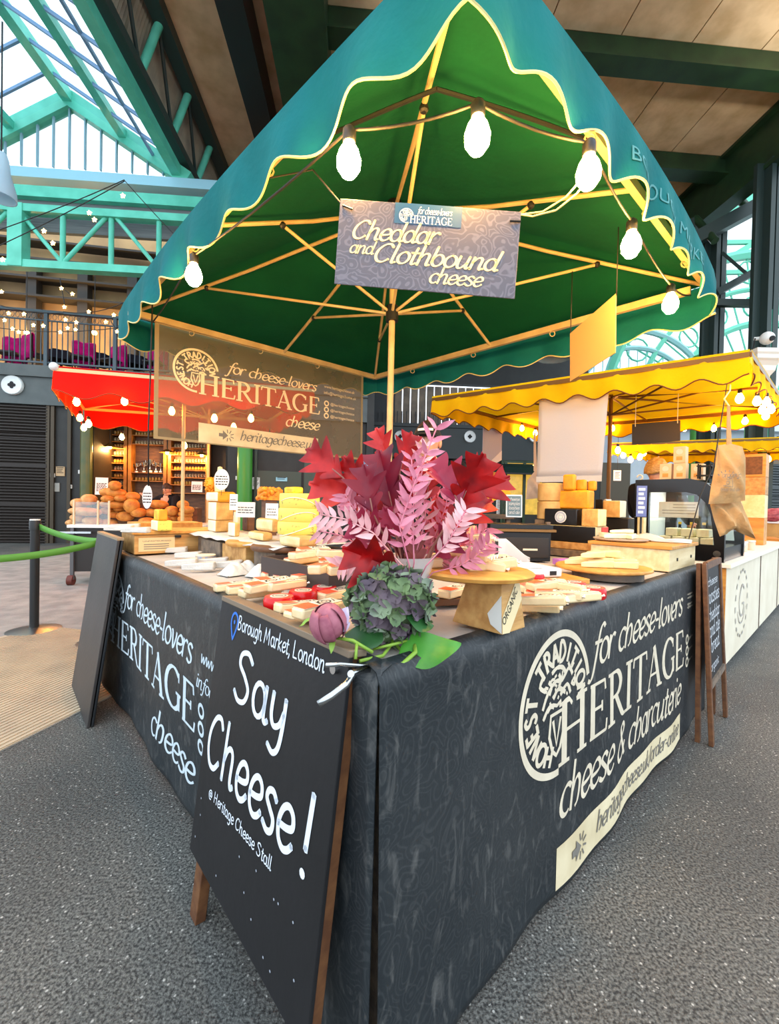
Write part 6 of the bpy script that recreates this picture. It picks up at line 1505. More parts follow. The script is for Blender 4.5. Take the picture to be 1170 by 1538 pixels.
# --- red bread stall
RA = aty(82, 551, 5.0); rz_ = RA.z
RB = V((RA.x + 2.9, RA.y + .70, rz_)); RS = V((-1.2, 2.15, 0))
red, _ = stall_canopy('red_canopy', 'red scalloped canopy over the bread stall on the left', RA, RB, RS, rz_, .36, .12, M_red, 5, M_dpipe, M_pole2, pole_at=(-3.05, 7.15, 0))
p = RA + V((.0, -.01, .0)); o = MB().sph((0, 0, 0), .05, 12, 8).build('end_cap', M_sw, red, smooth=0); o.location = wm(red).inverted() @ p
pp = aty(275, 700, 5.55)
o = MB().cyl((0, 0, 0), (0, 0, rz_ - .1), .022, 12).build('canopy_pole', M_pole2, loc=V((pp.x, pp.y, 0)), smooth=40); tag(o, 'pale wooden pole standing in front of the bread, beneath the banner', 'pole')
M_bulb2 = mat('lit_bulb_warm', (255, 210, 120), .4, emit=90, ec=(255, 170, 70))
def small_bulbs(lst, label, group, r=.045):
    b0 = None
    for x, y, Y in lst:
        if b0 is None: b0 = bulb(aty(x, y, Y), label, r, group, M_bulb2); o = b0
        else: o = copy_tree(b0); o.location = aty(x, y, Y)
small_bulbs([(115, 603, 5.3), (187, 602, 5.3), (120, 627, 6.2), (133, 636, 6.0), (126, 642, 6.6), (183, 656, 7.2), (258, 617, 5.5), (322, 628, 5.6), (377, 628, 5.8), (351, 641, 6.2), (277, 669, 6.6), (318, 657, 6.6)], 'glowing bulb hung under the red canopy', 'bulbs under the red canopy', .038)
# bread cart
M_cart = mat('cart_grey', (92, 92, 94), .45, metal=.4)
M_cartd = mat('cart_dark', (40, 36, 34), .5)
ca, cb = aty(100, 792, 5.55), aty(305, 792, 5.95); ca.z = cb.z = 0
cx = (cb - ca).normalized(); cy = V((-cx.y, cx.x, 0)); WC = (cb - ca).length; zcart = .79
t = thing('bread_cart', 'dark wheeled cart with a white top carrying the heaped bread', 'cart', ca, math.atan2(cx.y, cx.x))
MB().bx(0, WC, 0, .95, zcart - .04, zcart).build('top', M_paper, t, bevel=.004); MB().bx(.045, WC - .045, .04, .84, .17, zcart - .042).build('body', M_cartd, t)
MB().bx(-.10, .3, -.06, .0, zcart - .11, zcart - .085).build('side_rail', mat('steel_rail', (200, 204, 206), .25, metal=1), t); 
for x in (.04, WC - .08):
    MB().bx(x, x + .04, .0, .04, .12, zcart - .042).build('leg', M_cart, t); MB().bx(x, x + .04, .85, .89, .12, zcart - .042).build('leg', M_cart, t)
    for y in (.02, .87):
        w = MB().cyl((x - .012, y - .03, .065), (x + .052, y - .03, .065), .065, 20).build('caster_wheel', mat('brown_rubber', (96, 44, 34), .5), t, smooth=40)
        MB().bx(x - .02, x + .06, y - .05, y + .0, .075, .125).build('caster_fork', M_cart, w, bevel=.004)
M_bread = mat('crusty_bread', (214, 146, 60), .65, (172, 98, 30), 11, bump=.25, bscale=24)
M_bread2 = mat('floury_bread', (226, 172, 112), .7, (190, 126, 66), 12, bump=.25, bscale=24)
loaves = [(180, 375, 120, 75, 1), (100, 405, 130, 70, 1), (150, 470, 280, 60, 1), (90, 520, 110, 60, 1), (60, 560, 120, 50, 1), (385, 262, 92, 64, 0), (372, 320, 205, 70, 0), (330, 370, 100, 50, 0), (430, 365, 90, 46, 0), (376, 412, 210, 58, 0), (330, 465, 110, 50, 0), (422, 450, 84, 42, 0), (525, 352, 112, 66, 0), (520, 424, 118, 96, 0), (470, 508, 140, 70, 0), (575, 478, 120, 66, 0), (374, 497, 84, 44, 0),
          (735, 412, 150, 60, 0), (840, 465, 104, 70, 0), (845, 520, 92, 44, 0), (930, 415, 92, 60, 0), (960, 458, 112, 56, 0), (950, 492, 112, 50, 0), (945, 530, 112, 60, 0), (940, 570, 96, 44, 0), (205, 545, 170, 60, 1), (335, 560, 150, 60, 1), (700, 480, 150, 60, 0), (760, 540, 140, 56, 0), (640, 545, 120, 50, 0)]
rl = random.Random(3)
vert_words = ('bottom', 'lower', 'middle', 'upper', 'top')
for i, (x, y, w, h, fl) in enumerate(loaves):
    px, py = 100 + x / 5.318, 680 + y / 5.318
    Y = 5.98 + rl.uniform(-.06, .12); p = aty(px, py, Y); k = Y / 640 / 5.318
    rx, rz = w * k * .5, h * k * .56; ry = min(rx, max(.1, rx * .6))
    q = MB(); q.grid(lambda a, b: (lambda th, ph: (rx * cos(th) * abs(sin(ph)) ** .8, ry * sin(th) * abs(sin(ph)) ** .8, -rz * cos(ph) * (1 + .10 * max(0, cos(th * 1.0) * sin(6 * cos(th) * (1 if rx > 1.6 * rz else .6)))) ))(2 * pi * a, pi * b), 20, 12)
    o = q.build('bread_loaf', M_bread2 if fl else M_bread, loc=p, smooth=60); o.rotation_euler = (0, rl.uniform(-.06, .06), rl.uniform(-.3, .3))
    col = 'pale floury' if fl else 'golden brown'; shape = 'long' if w > 1.8 * h else 'round'
    tag(o, '%s %s loaf in the bread heap under the red canopy' % (col, shape), 'bread', 'heaped %s loaves' % col)
# stepped stand under the bread and clear guard
t = thing('bread_stand', 'stepped wooden stand under the heaped bread', 'stand', ca + cx * .1 + cy * .28 + V((0, 0, zcart + .001)), math.atan2(cx.y, cx.x))
for i, (x0, x1, z) in enumerate(((.0, .34, .16), (.36, .80, .30), (.82, 1.2, .20), (1.22, WC - .25, .24))): MB().bx(x0, x1, .12, .5, 0, z).build('step', M_brown, t)
t = thing('bread_guard', 'clear upright guard in front of the pale loaves on the bread cart', 'guard', ca + cx * .05 + V((0, 0, zcart + .002)), math.atan2(cx.y, cx.x))
MB().bx(0, .42, .05, .056, 0, .30).build('pane', sheet_glass('guard_glass', (236, 240, 238), .9), t)
for x in (0, .28, .41): MB().bx(x, x + .02, .04, .066, 0, .32).build('post', mat('clear_post', (226, 200, 160), .3), t)
tag_card('price_tag', 'tall white tag leaning among the golden loaves', 214, 728, 227, 764, Y=5.75, lines=4, rnd_=True)
for x0, y0, x1, y1, l in ((144, 717, 160, 743, 'white poster of small pictures left of the bread heap'), (288, 723, 303, 739, 'white poster right of the canopy pole behind the bread')):
    g = tag_card('picture_card', l, x0, y0, x1, y1, Y=6.5, lines=6); g['category'] = 'poster'
# --- belt barrier
def barrier(px, Yp, label, hh=.94):
    p = aty(px, 752, Yp); p.z = 0; t = thing('belt_barrier', label, 'barrier post', p)
    MB().lathe([(.0, 0), (.19, 0), (.19, .008), (.12, .022), (.04, .032), (0, .032)], n=36).build('base', mat('brushed_steel', (186, 184, 180), .3, metal=1), t, smooth=40)
    MB().cyl((0, 0, .03), (0, 0, hh - .08), .033, 20).build('post', M_black, t, smooth=40); MB().lathe([(.04, hh - .08), (.04, hh - .01), (.036, hh), (0, hh)], n=20).build('head', M_black, t, smooth=40); MB().lathe([(.037, hh), (.037, hh + .01), (0, hh + .01)], n=20).build('cap', M_sw, t, smooth=40)
    return t, p
b1, q1 = barrier(53, 3.62, 'black belt barrier post with a round steel base on the left floor')
b2, q2 = barrier(157, 3.35, 'black belt barrier post hidden behind the dark sandwich board', .84)
M_belt = mat('green_belt', (84, 144, 54), .6)
def belt(par, a, b):
    d = (b - a).normalized(); n_ = V((d.y, -d.x, 0)) * .002
    MB().grid(lambda u, v: a.lerp(b, u) + V((0, 0, -.03 * 4 * u * (1 - u) - .05 * (v - .5))) , 12, 2).build('belt', M_belt, par, world=True, solid=.003, smooth=0)
belt(b1, V((q1.x + .03, q1.y, .89)), V((q2.x - .03, q2.y, .80)))
e_l = aty(-60, 842, 2.75)
belt(b2, V((q2.x - .03, q2.y - .02, .79)), e_l)
# --- shop with shelves behind the bread
OS = -1.25
def sp_(x, y): return wp(x, y, OS)
ws = math.atan2(WD.y, WD.x)
M_shelfw = mat('amber_wood', (176, 108, 36), .5, (140, 80, 24), 5)
jar0 = MB().lathe([(0, 0), (.034, 0), (.036, .01), (.036, .062), (.026, .072), (.03, .074), (.03, .09), (0, .09)], n=10).build('jar', mat('honey_jar', (206, 156, 62), .25, (160, 104, 36), 40), smooth=40)
first = True
M_jar2 = mat('dark_jar', (120, 84, 48), .3, (196, 176, 130), 30)
jar1 = None
def jar_row(x0, x1, y, n, m2, label, group):
    global first, jar1
    for i in range(n):
        if m2:
            if jar1 is None:
                me = jar0.data.copy(); me.materials.clear(); me.materials.append(M_jar2); jar1 = jar0.copy(); jar1.data = me; COL.objects.link(jar1); o = jar1
            else: o = jar1.copy(); COL.objects.link(o)
        elif first: o = jar0; first = False
        else: o = jar0.copy(); COL.objects.link(o)
        o.location = sp_(x0 + (x1 - x0) * (i + .5) / n, y) + WN * .12; tag(o, label, 'jar', group)
def shelf_unit(name, label, x0, x1, ys):
    a, b = sp_(x0, 752), sp_(x1, 752); a.z = b.z = 0
    t = thing(name, label, 'shelves', (a + b) / 2, ws); w = (b - a).length
    zt_ = sp_(x0, 636).z
    for x in (-w / 2 - .08, w / 2): MB().bx(x, x + .08, -.3, 0, 0, zt_).build('upright', M_shelfw, t)
    MB().bx(-w / 2, w / 2, -.015, -.0, 0, zt_).build('back', M_brown, t)
    for y in ys:
        z = sp_(x0, y).z; MB().bx(-w / 2, w / 2, -.28, -.016, z - .022, z - .002).build('shelf', M_shelfw, t)
    return t
yl = [653, 663, 673, 684, 695, 706, 717, 728]
shelf_unit('shop_shelves', 'left wooden wall shelves of jars in the lit shop behind the bread', 142, 192, yl + [740])
shelf_unit('shop_shelves', 'middle wooden wall shelves with trophies in the lit shop', 203, 250, [655, 668, 710, 722])
shelf_unit('shop_shelves', 'right wooden wall shelves of jars in the lit shop, beside the canopy pole', 261, 312, yl + [740])
for j, y in enumerate(yl):
    jar_row(144, 191, y, 11, j % 2, 'small jar in the rows on the left shop shelves', 'jars on the left shop shelves')
    jar_row(263, 311, y, 11, (j + 1) % 2, 'small jar in the rows on the right shop shelves', 'jars on the right shop shelves')
jar_row(205, 249, 722, 9, 0, 'small jar on the lowest middle shop shelf', 'jars on the middle shop shelves'); jar_row(205, 249, 655, 10, 0, 'small jar on the top middle shop shelf', 'jars on the top middle shop shelf'); jar_row(205, 249, 668, 10, 1, 'small jar on the second middle shop shelf', 'jars on the second middle shop shelf')
M_silver = mat('silver_cup', (226, 220, 206), .2, metal=1)
for i, (x, s, l) in enumerate(((208, .9, 'leftmost silver trophy cup in the shop'), (219, 1.0, 'second silver trophy cup from the left in the shop'), (228, 1.3, 'tallest silver trophy cup in the middle of the shop shelf'), (237, 1.0, 'silver trophy cup right of the tallest one'), (244, .9, 'rightmost silver trophy cup in the shop'))):
    p = sp_(x, 710) + WN * .14; t = thing('trophy', l, 'trophy', p)
    MB().lathe([(.045 * s, 0), (.045 * s, .04 * s)], n=14).build('base', M_sw, t, smooth=40); MB().lathe([(.035 * s, .041 * s), (.012 * s, .07 * s), (.012 * s, .15 * s), (.05 * s, .2 * s), (.062 * s, .28 * s), (.05 * s, .28 * s), (.03 * s, .2 * s)], n=16).build('cup', M_silver, t, smooth=40)
    for sg_ in (-1, 1): MB().tube([(sg_ * .055 * s, 0, .26 * s), (sg_ * .1 * s, 0, .26 * s), (sg_ * .09 * s, 0, .2 * s), (sg_ * .045 * s, 0, .19 * s)], .007, 6).build('handle', M_silver, t)
for x, y, l in ((165, 672, 'left shop pendant lamp with a dark shade'), (251, 680, 'middle shop pendant lamp with a dark shade'), (303, 684, 'right shop pendant lamp with a dark shade')):
    p = wp(x, y, -.75); t = thing('shop_lamp', l, 'lamp', p); MB().lathe([(.02, .1), (.05, .09), (.2, .0), (.19, 0), (.04, .08)], n=20).build('lamp_shade', M_brz, t, smooth=40)
    MB().sph((0, 0, .0), .045, 12, 8).build('bulb', M_bulb2, t, smooth=0); MB().cyl((0, 0, .1), (0, 0, zf0 - .15 - p.z), .01, 6).build('cord', M_wire, t); lamp('shop_lamp_light', (0, 0, -.06), 38, WARM, .05, t, False)
# --- people
def skin_mesh(verts, edges, root=0, sub=2):
    me = bpy.data.meshes.new('sk'); me.from_pydata([v[:3] for v in verts], edges, []); ob = bpy.data.objects.new('sk', me); COL.objects.link(ob)
    md = ob.modifiers.new('skin', 'SKIN'); md.use_smooth_shade = True
    for i, v in enumerate(verts): sv = me.skin_vertices[0].data[i]; sv.radius = (v[3], v[4] if len(v) > 4 else v[3]); sv.use_root = (i == root)
    s_ = ob.modifiers.new('s', 'SUBSURF'); s_.levels = sub; s_.render_levels = sub
    m2 = bpy.data.meshes.new_from_object(ob.evaluated_get(bpy.context.evaluated_depsgraph_get()))
    vs = [v.co.copy() for v in m2.vertices]; fs = [tuple(p.vertices) for p in m2.polygons]
    bpy.data.objects.remove(ob); bpy.data.meshes.remove(me); bpy.data.meshes.remove(m2); return vs, fs
M_skin = mat('skin', (216, 160, 128), .5, (200, 140, 110), 9)
def person(base, rz, label, H=1.64, arms=None, top=None, legs=None, hair=None, hair_kind='bob', cap=None, nod=0, lean=0, apron=None):
    """facing -y in local space"""
    s = H / 1.70
    t = thing('person', label, 'person', base, rz)
    cz = 1.38 * s; ly = -lean
    arms = arms or [((.20, 0, 1.38), (.26, .03, 1.10), (.24, -.14, .92)), ((-.20, 0, 1.38), (-.26, .03, 1.10), (-.24, -.14, .92))]
    hd = V((0, ly - .02, 1.56 * s))
    verts = [(0, 0, .95 * s, .13, .10), (0, ly * .4, 1.12 * s, .115, .09), (0, ly * .8, 1.30 * s, .14, .10), (0, ly, 1.42 * s, .065), (0, ly - .01, 1.50 * s, .052)]
    edges = [(0, 1), (1, 2), (2, 3), (3, 4)]
    for sd in (1, -1):
        i = len(verts); verts += [(sd * .09, 0, .88 * s, .095), (sd * .10, -.01, .50 * s, .06), (sd * .10, .03, .10 * s, .038), (sd * .11, -.14, .03, .03)]; edges += [(0, i), (i, i + 1), (i + 1, i + 2), (i + 2, i + 3)]
    for (a, b, c) in arms:
        i = len(verts); sd = 1 if a[0] > 0 else -1; a, b, c = [V(k) * s + V((0, ly, 0)) for k in (a, b, c)]
        d = (c - b).normalized(); pm = c + d * .07; verts += [(*a, .058), (*b, .042), (*c, .027), (*pm, .032, .018)]; edges += [(2, i), (i, i + 1), (i + 1, i + 2), (i + 2, i + 3)]
        x, y, _ = frame(d)
        for f in range(4):
            o = (f - 1.5) * .019; L = (.062, .072, .068, .052)[f]; j = len(verts); k1 = pm + d * .025 + x * o; k2 = k1 + d * L * .5; k3 = k2 + (d * .6 - y * .5) * L * .5
            verts += [(*k1, .009), (*k2, .008), (*k3, .007)]; edges += [(i + 3, j), (j, j + 1), (j + 1, j + 2)]
        j = len(verts); k1 = c + d * .03 - x * .03 * sd; k2 = k1 + (d * .7 - x * .5 * sd) * .04; verts += [(*k1, .011), (*k2, .008)]; edges += [(i + 2, j), (j, j + 1)]
    vs, fs = skin_mesh(verts, edges)
    q = MB().add(vs, fs)
    X = M4.Rotation(nod, 3, 'X')
    def hv(v): return hd + X @ (v * s)
    # head: shaped ball with brow, nose, chin, ears
    def head(u, v):
        a = 2 * pi * u; th = pi * v; d = V((sin(th) * sin(a), -sin(th) * cos(a), cos(th)))
        r = V((.074 * d.x, .092 * d.y, .115 * d.z)); fr = max(0, -d.y)
        if d.z < 0: r.x *= 1 + .25 * d.z; r.y *= 1 + .10 * d.z
        r.y -= .016 * math.exp(-((d.x) ** 2 * 60 + (d.z + .12) ** 2 * 16)) * (fr > 0) * 1.3 + .006 * math.exp(-(d.x ** 2 * 8 + (d.z + .55) ** 2 * 60)) * (fr > 0)
        r.y += .008 * fr * (math.exp(-((abs(d.x) - .33) ** 2 * 60 + (d.z - .02) ** 2 * 60)))
        return hv(r)
    q.grid(head, 36, 26)
    for sd in (1, -1): q.sph(hv(V((sd * .076, .008, -.01))), (.012 * s, .02 * s, .032 * s), 10, 8)
    q.build('body', M_skin, t, smooth=60)
    e = MB()
    for sd in (1, -1): e.sph(hv(V((sd * .028, -.079, .004))), (.012 * s, .008 * s, .007 * s), 10, 6); e.bx(hv(V((sd * .028, -.086, .026))).x - .014, hv(V((sd * .028, -.086, .026))).x + .014, hv(V((0, -.088, .026))).y, hv(V((0, -.084, .026))).y, hv(V((0, -.086, .024))).z, hv(V((0, -.086, .029))).z)
    e.build('eyes', M_ink, t)
    m_ = MB(); m_.sph(hv(V((0, -.084, -.060))), (.02, .006, .005), 10, 6); m_.build('mouth', mat('lip', (172, 92, 84), .5), t)
    hq = MB()
    def hairf(u, v):
        a = 2 * pi * u; back = (1 - cos(a)) / 2; low = {'bob': .40 + .28 * back, 'short': .36 + .2 * back, 'tied': .38 + .22 * back}[hair_kind]
        th = pi * low * v; d = V((sin(th) * sin(a), -sin(th) * cos(a), cos(th))); k = 1.09 + .03 * sin(a * 9 + v * 12) + .03 * sin(a * 4 + v * 7)
        if hair_kind == 'bob': k += .06 + .07 * v * (.4 + back) + .04 * sin(a * 13) * sin(v * 9)
        return hv(V((.078 * d.x, .096 * d.y, .117 * d.z)) * k)
    hq.grid(hairf, 48, 18); hq.build('hair', hair, t, smooth=60, solid=.004)
    if cap:
        cq = MB(); cq.grid(lambda u, v: hv(V((.086 * sin(.46 * pi * v) * sin(2 * pi * u), -.106 * sin(.46 * pi * v) * cos(2 * pi * u), .126 * cos(.46 * pi * v)))), 32, 10)
        cq.grid(lambda u, v: hv(V((.075 * (2 * u - 1), -.09 - .075 * v * (1 - (2 * u - 1) ** 2 * .6), .030 - .018 * v + .01 * (1 - (2 * u - 1) ** 2)))), 12, 4); c_ = cq.build('cap', cap, t, smooth=60, solid=.004)
        sq = MB(); sq.grid(lambda u, v: hv(V((.089 * sin(a_ := (u - .5) * 1.1), -.110 * cos(a_), .052 + .014 * v))), 10, 1); sq.build('cap_badge', M_paper, c_, solid=.002)
    top = top or M_black; 
    tv = [(0, 0, .80 * s, .165, .125), (0, ly * .4, 1.08 * s, .15, .118), (0, ly * .8, 1.30 * s, .17, .125), (0, ly, 1.44 * s, .095)]; te = [(0, 1), (1, 2), (2, 3)]
    for (a, b, c) in arms:
        i = len(tv); a, b, c = [V(k) * s + V((0, ly, 0)) for k in (a, b, c)]; c = b.lerp(c, .93); tv += [(*a, .075), (*b, .056), (*c, .042)]; te += [(2, i), (i, i + 1), (i + 1, i + 2)]
    vs, fs = skin_mesh(tv, te); MB().add(vs, fs).build('top', top, t, smooth=60)
    lv = [(0, 0, .93 * s, .15, .11)]; le = []
    for sd in (1, -1): i = len(lv); lv += [(sd * .095, 0, .84 * s, .108), (sd * .10, -.01, .50 * s, .075), (sd * .10, .03, .10 * s, .06)]; le += [(0, i), (i, i + 1), (i + 1, i + 2)]
    vs, fs = skin_mesh(lv, le); MB().add(vs, fs).build('trousers', legs or mat('dark_jeans', (36, 40, 52), .8), t, smooth=60)
    sh = MB()
    for sd in (1, -1): sh.sph((sd * .105, -.06, .04), (.05, .14, .045), 14, 8)
    sh.build('shoes', M_ink, t, smooth=60)
    if apron: MB().grid(lambda u, v: (.15 * (2 * u - 1), -.135 - .02 * (1 - (2 * u - 1) ** 2) + ly * (1 - v), (1.25 - .65 * v) * s), 10, 8).build('apron', apron, t, solid=.004, smooth=0)
    return t
M_dhair = mat('dark_hair', (40, 28, 22), .6, (60, 42, 30), 40); M_bhair = mat('blond_hair', (206, 158, 86), .55, (160, 112, 52), 45, stretch=(1, 1, 3)); M_blk = cloth('black_cotton', (20, 20, 24), .03)
pS = aty(641, 762, 2.62)
person(V((pS.x, pS.y, 0)), math.atan2(pS.x, -pS.y) * 0 - .25, 'person in a black cap and black top standing behind the flowers', 1.66, [((.20, 0, 1.38), (.30, -.06, 1.10), (.30, -.32, 1.02)), ((-.20, 0, 1.38), (-.27, 0, 1.10), (-.22, -.22, .98))], M_blk, None, M_dhair, 'short', mat('black_cap', (18, 18, 20), .7))
pB = aty(976, 770, 4.12)
person(V((pB.x, pB.y, 0)), 2.05, 'person with short blond hair and a black hooded top seen from behind', 1.66, [((.20, 0, 1.38), (.26, -.08, 1.12), (.18, -.30, 1.05)), ((-.20, 0, 1.38), (-.26, -.08, 1.12), (-.18, -.30, 1.05))], M_blk, None, M_bhair, 'bob', None, .35, .06)
pG = aty(258, 752, 7.6)
person(V((pG.x, pG.y, 0)), -.2, 'dark haired person reaching forward behind the bread', 1.45, [((.20, 0, 1.38), (.30, -.18, 1.22), (.42, -.36, 1.14)), ((-.20, 0, 1.38), (-.34, -.10, 1.25), (-.50, -.05, 1.38))], M_blk, None, M_dhair, 'tied', None, .3, .1)
# --- cardboard boxes on a rack behind the flowers
pc = aty(722, 765, 3.25); tk = thing('box_rack', 'low wooden rack holding the cardboard boxes behind the bouquet', 'rack', V((pc.x, pc.y, 0)), .2)
MB().bx(-.2, .2, -.15, .15, 1.05, 1.08).build('top', M_wood2, tk)
for a in (-.18, .15):
    for b in (-.13, .10): MB().bx(a, a + .03, b, b + .03, 0, 1.05).build('leg', M_wood2, tk)
M_card = mat('cardboard', (206, 160, 92), .7, (186, 140, 76), 6); M_cardy = mat('yellow_cardboard', (226, 176, 40), .7, (206, 154, 30), 6)
for x, y, w, h, d, m, rz, ry, l in ((702, 757, .24, .16, .2, M_card, .3, 0, 'brown cardboard box at the left behind the bouquet'), (728, 748, .2, .14, .16, M_card, -.3, .1, 'open brown cardboard box standing on the others'), (733, 752, .26, .09, .2, M_cardy, .25, -.35, 'yellow cardboard box lying tilted behind the red leaves')):
    p = aty(x, y, 3.2 if m is M_card else 3.0); o = thing('cardboard_box', l, 'box', p, rz, rot=(0, ry, rz)); MB().bx(-w / 2, w / 2, -d / 2, d / 2, 0, h).build('body', m, o, bevel=.003)
    q = MB(); q.hexa([(-w / 2, -d / 2, h), (-w / 2, -d / 2 - .0, h), (w / 2, -d / 2 - .0, h), (w / 2, -d / 2, h), (-w / 2, -d / 2 - .06, h + .05), (-w / 2, -d / 2 - .063, h + .05), (w / 2, -d / 2 - .063, h + .05), (w / 2, -d / 2 - .06, h + .05)]); q.build('flap', m, o)
for i, (x, l) in enumerate(((549, 'left of two blue plastic crate stacks behind the canopy pole'), (573, 'right of two blue plastic crate stacks behind the canopy pole'))):
    p = aty(x, 765, 8.5); t = thing('crate_stack', l, 'crate', V((p.x, p.y, 0)), .1)
    for j in range(4): MB().bx(-.14, .14, -.2, .2, .02 + .42 * j + .35, .40 + .42 * j + .35).build('crate', mat('blue_plastic', (96, 128, 164), .5, (120, 150, 180), 30), t, bevel=.01)
    MB().bx(-.145, .145, -.22, .22, .05, .365).build('trolley', M_dsteel, t)
# --- yellow stall
YZ = 2.36
def at_zpx(x, y, z): return atz(x, y, z)
YA, YB_ = atz(650, 597, YZ), atz(1126, 527, YZ)
YS = V((.74, .67, 0)) * 2.45
ycan, yr = stall_canopy('yellow_canopy', 'nearer yellow canopy with a scalloped edge over the stall on the right', YA, YB_, YS, YZ, .24, .10, M_yel, 9, M_dpipe, M_brz, ns2=8)
YA2, YB2 = aty(914, 666, 8.9), aty(1195, 642, 7.7); YA2.z = YB2.z = 2.52
stall_canopy('yellow_canopy', 'farther yellow canopy beyond the first, over the meat stall', YA2, YB2, V((2.0, 1.5, 0)), 2.52, .25, .08, M_yel, 12, M_dpipe, M_brz, ns2=9)
small_bulbs([(1111, 598, 3.6), (1137, 602, 3.7), (1151, 603, 3.8), (1145, 615, 4.1), (1158, 614, 3.9), (1150, 624, 4.3), (1119, 632, 5.0), (1072, 643, 5.3), (1028, 643, 5.6), (920, 643, 5.9), (784, 643, 6.0), (804, 650, 6.2)], 'glowing bulb hung under the nearer yellow canopy', 'bulbs under the nearer yellow canopy', .03)
small_bulbs([(928, 676, 8.6), (936, 683, 8.9), (947, 690, 9.2), (967, 680, 9.4), (961, 686, 9.3), (1008, 673, 8.9), (1154, 689, 9.2), (1168, 665, 8.6)], 'glowing bulb hung under the farther yellow canopy', 'bulbs under the farther yellow canopy', .05)
yd = (YB_ - YA).normalized(); yn = V((yd.y, -yd.x, 0))
def yp(x, y, off=0): return atp(x, y, YA + yn * off, yn)
tl, tr, bl2, br2 = yp(811, 583, -.06), yp(916, 570, -.06), yp(806, 716, -.06), yp(904, 714, -.06)
t = thing('hanging_sheet', 'large plain white sheet hanging from the front of the nearer yellow canopy', 'sheet', (bl2 + br2) / 2)
MB().grid(lambda a, b: bl2.lerp(br2, a).lerp(tl.lerp(tr, a), b) + yn * .008 * sin(a * 7 + b), 14, 14).build('cloth', cloth('white_sheet', (238, 238, 242), .5), t, world=True, solid=.003, smooth=0)
MB().grid(lambda a, b: bl2.lerp(br2, a) + V((0, 0, -.055 * b)) + yn * .006, 6, 1).build('bottom_hem', cloth('sheet_hem', (232, 226, 220), .2), t, world=True, solid=.012)
ad = (yr[3] - YA).normalized(); an = V((ad.y, -ad.x, 0))
def ypl(x, y): return atp(x, y, YA - an * .05 + V((0, 0, 0)), an)
c4 = [ypl(724, 708), ypl(753, 691), ypl(755, 603), ypl(726, 618)]
t = thing('hanging_sheet', 'pale grey cloth panel hanging at the left side of the nearer yellow canopy', 'sheet', (c4[0] + c4[1]) / 2)
MB().grid(lambda a, b: c4[0].lerp(c4[1], a).lerp(c4[3].lerp(c4[2], a), b), 8, 10).build('cloth', cloth('grey_panel', (190, 192, 214), .35), t, world=True, solid=.003); MB().grid(lambda a, b: c4[0].lerp(c4[1], a).lerp(c4[3].lerp(c4[2], a), .16 * b * (.3 + .7 * a)) - an * -.004, 6, 2).build('pale_band', cloth('pale_band_cloth', (228, 228, 238), .2), t, world=True, solid=.002)
s4 = [aty(950, 668, 4.6), aty(1022, 662, 4.45), aty(1022, 631, 4.45), aty(950, 637, 4.6)]
t = thing('black_sign', 'blank black sign hanging under the nearer yellow canopy', 'sign', (s4[0] + s4[1]) / 2); nS = V((0, .012, 0))
MB().hexa([s4[0], s4[1], s4[1] + nS, s4[0] + nS, s4[3], s4[2], s4[2] + nS, s4[3] + nS]).build('panel', mat('black_sign', (14, 13, 11), .5), t, world=True, bevel=.002)
for a in (s4[3].lerp(s4[2], .06), s4[3].lerp(s4[2], .94)): MB().tube([a - V((0, .003, .03)), a + V((0, 0, 0)), V((a.x, a.y, YZ + .0))], .004, 6).build('hanger', M_sw, t, world=True)
# counter, cabinet and what stands there
K0_ = atz(1086, 1013, 0); KL, ZK = 3.6, .775
t = thing('white_counter', 'long cream counter with a faint grey crest, beyond the menu board', 'counter', K0_, AZR)
MB().bx(0, KL, 0, .62, .05, ZK - .03).build('body', mat('cream_board', (236, 228, 206), .6, (226, 216, 192), 4), t)
MB().bx(-.03, KL + .02, -.03, .64, ZK - .029, ZK).build('worktop', mat('cream_top', (242, 236, 220), .5), t, bevel=.003)
MB().bx(-.012, -.001, 0, .62, .05, ZK - .03).build('end_panel', M_honey, t)
MB().bx(.02, KL - .02, .03, .58, 0, .049).build('plinth', mat('grey_plinth', (150, 150, 146), .6), t)
for x in (1.55, 2.9): MB().bx(x, x + .012, -.006, -.0005, .05, ZK - .03).build('panel_joint', M_wood2, t)
M_faint = mat('faint_print', (176, 172, 164), .7)
q = MB(); s_ = []
for i in range(18): a = i * 20; stroke(s_, arc(.62, .42, .26, .26, a, a + 10, 3), lambda a, b: .022)
stroke(s_, cr([(.72, .52), (.62, .56), (.52, .46), (.56, .34), (.68, .32), (.72, .40), (.64, .41)]), lambda a, b: .018)
stroke(s_, arc(.62, .43, .17, .17, 200, 340), lambda a, b: .012)
for k_ in s_: q.poly([(a, -.004, b) for a, b in k_])
q.build('crest_print', M_faint, t)
# curved display cabinet, side on
cab = thing('display_cabinet', 'black curved glass display cabinet on the near end of the cream counter', 'cabinet', K0_ + TR_ * .02 + V((0, 0, ZK + .002)), AZR)
prof = [(.02, 0), (.60, 0), (.60, .60), (.24, .60), (.14, .57), (.07, .50), (.035, .40), (.02, .25)]
inn = [(.08, .12), (.50, .12), (.50, .50), (.26, .50), (.19, .48), (.135, .42), (.105, .34), (.09, .22)]
def side_panel(x0, x1):
    q = MB(); n_ = len(prof)
    for x in (x0, x1):
        for (y, z) in prof: q.v.append(V((x, y, z)))
        for (y, z) in inn: q.v.append(V((x, y, z)))
    for i in range(n_):
        j = (i + 1) % n_; q.f += [(i, j, n_ + j, n_ + i), (2 * n_ + i, 3 * n_ + i, 3 * n_ + j, 2 * n_ + j), (i, 2 * n_ + i, 2 * n_ + j, j), (n_ + i, n_ + j, 3 * n_ + j, 3 * n_ + i)]
    q.mi = [0] * len(q.f); return q
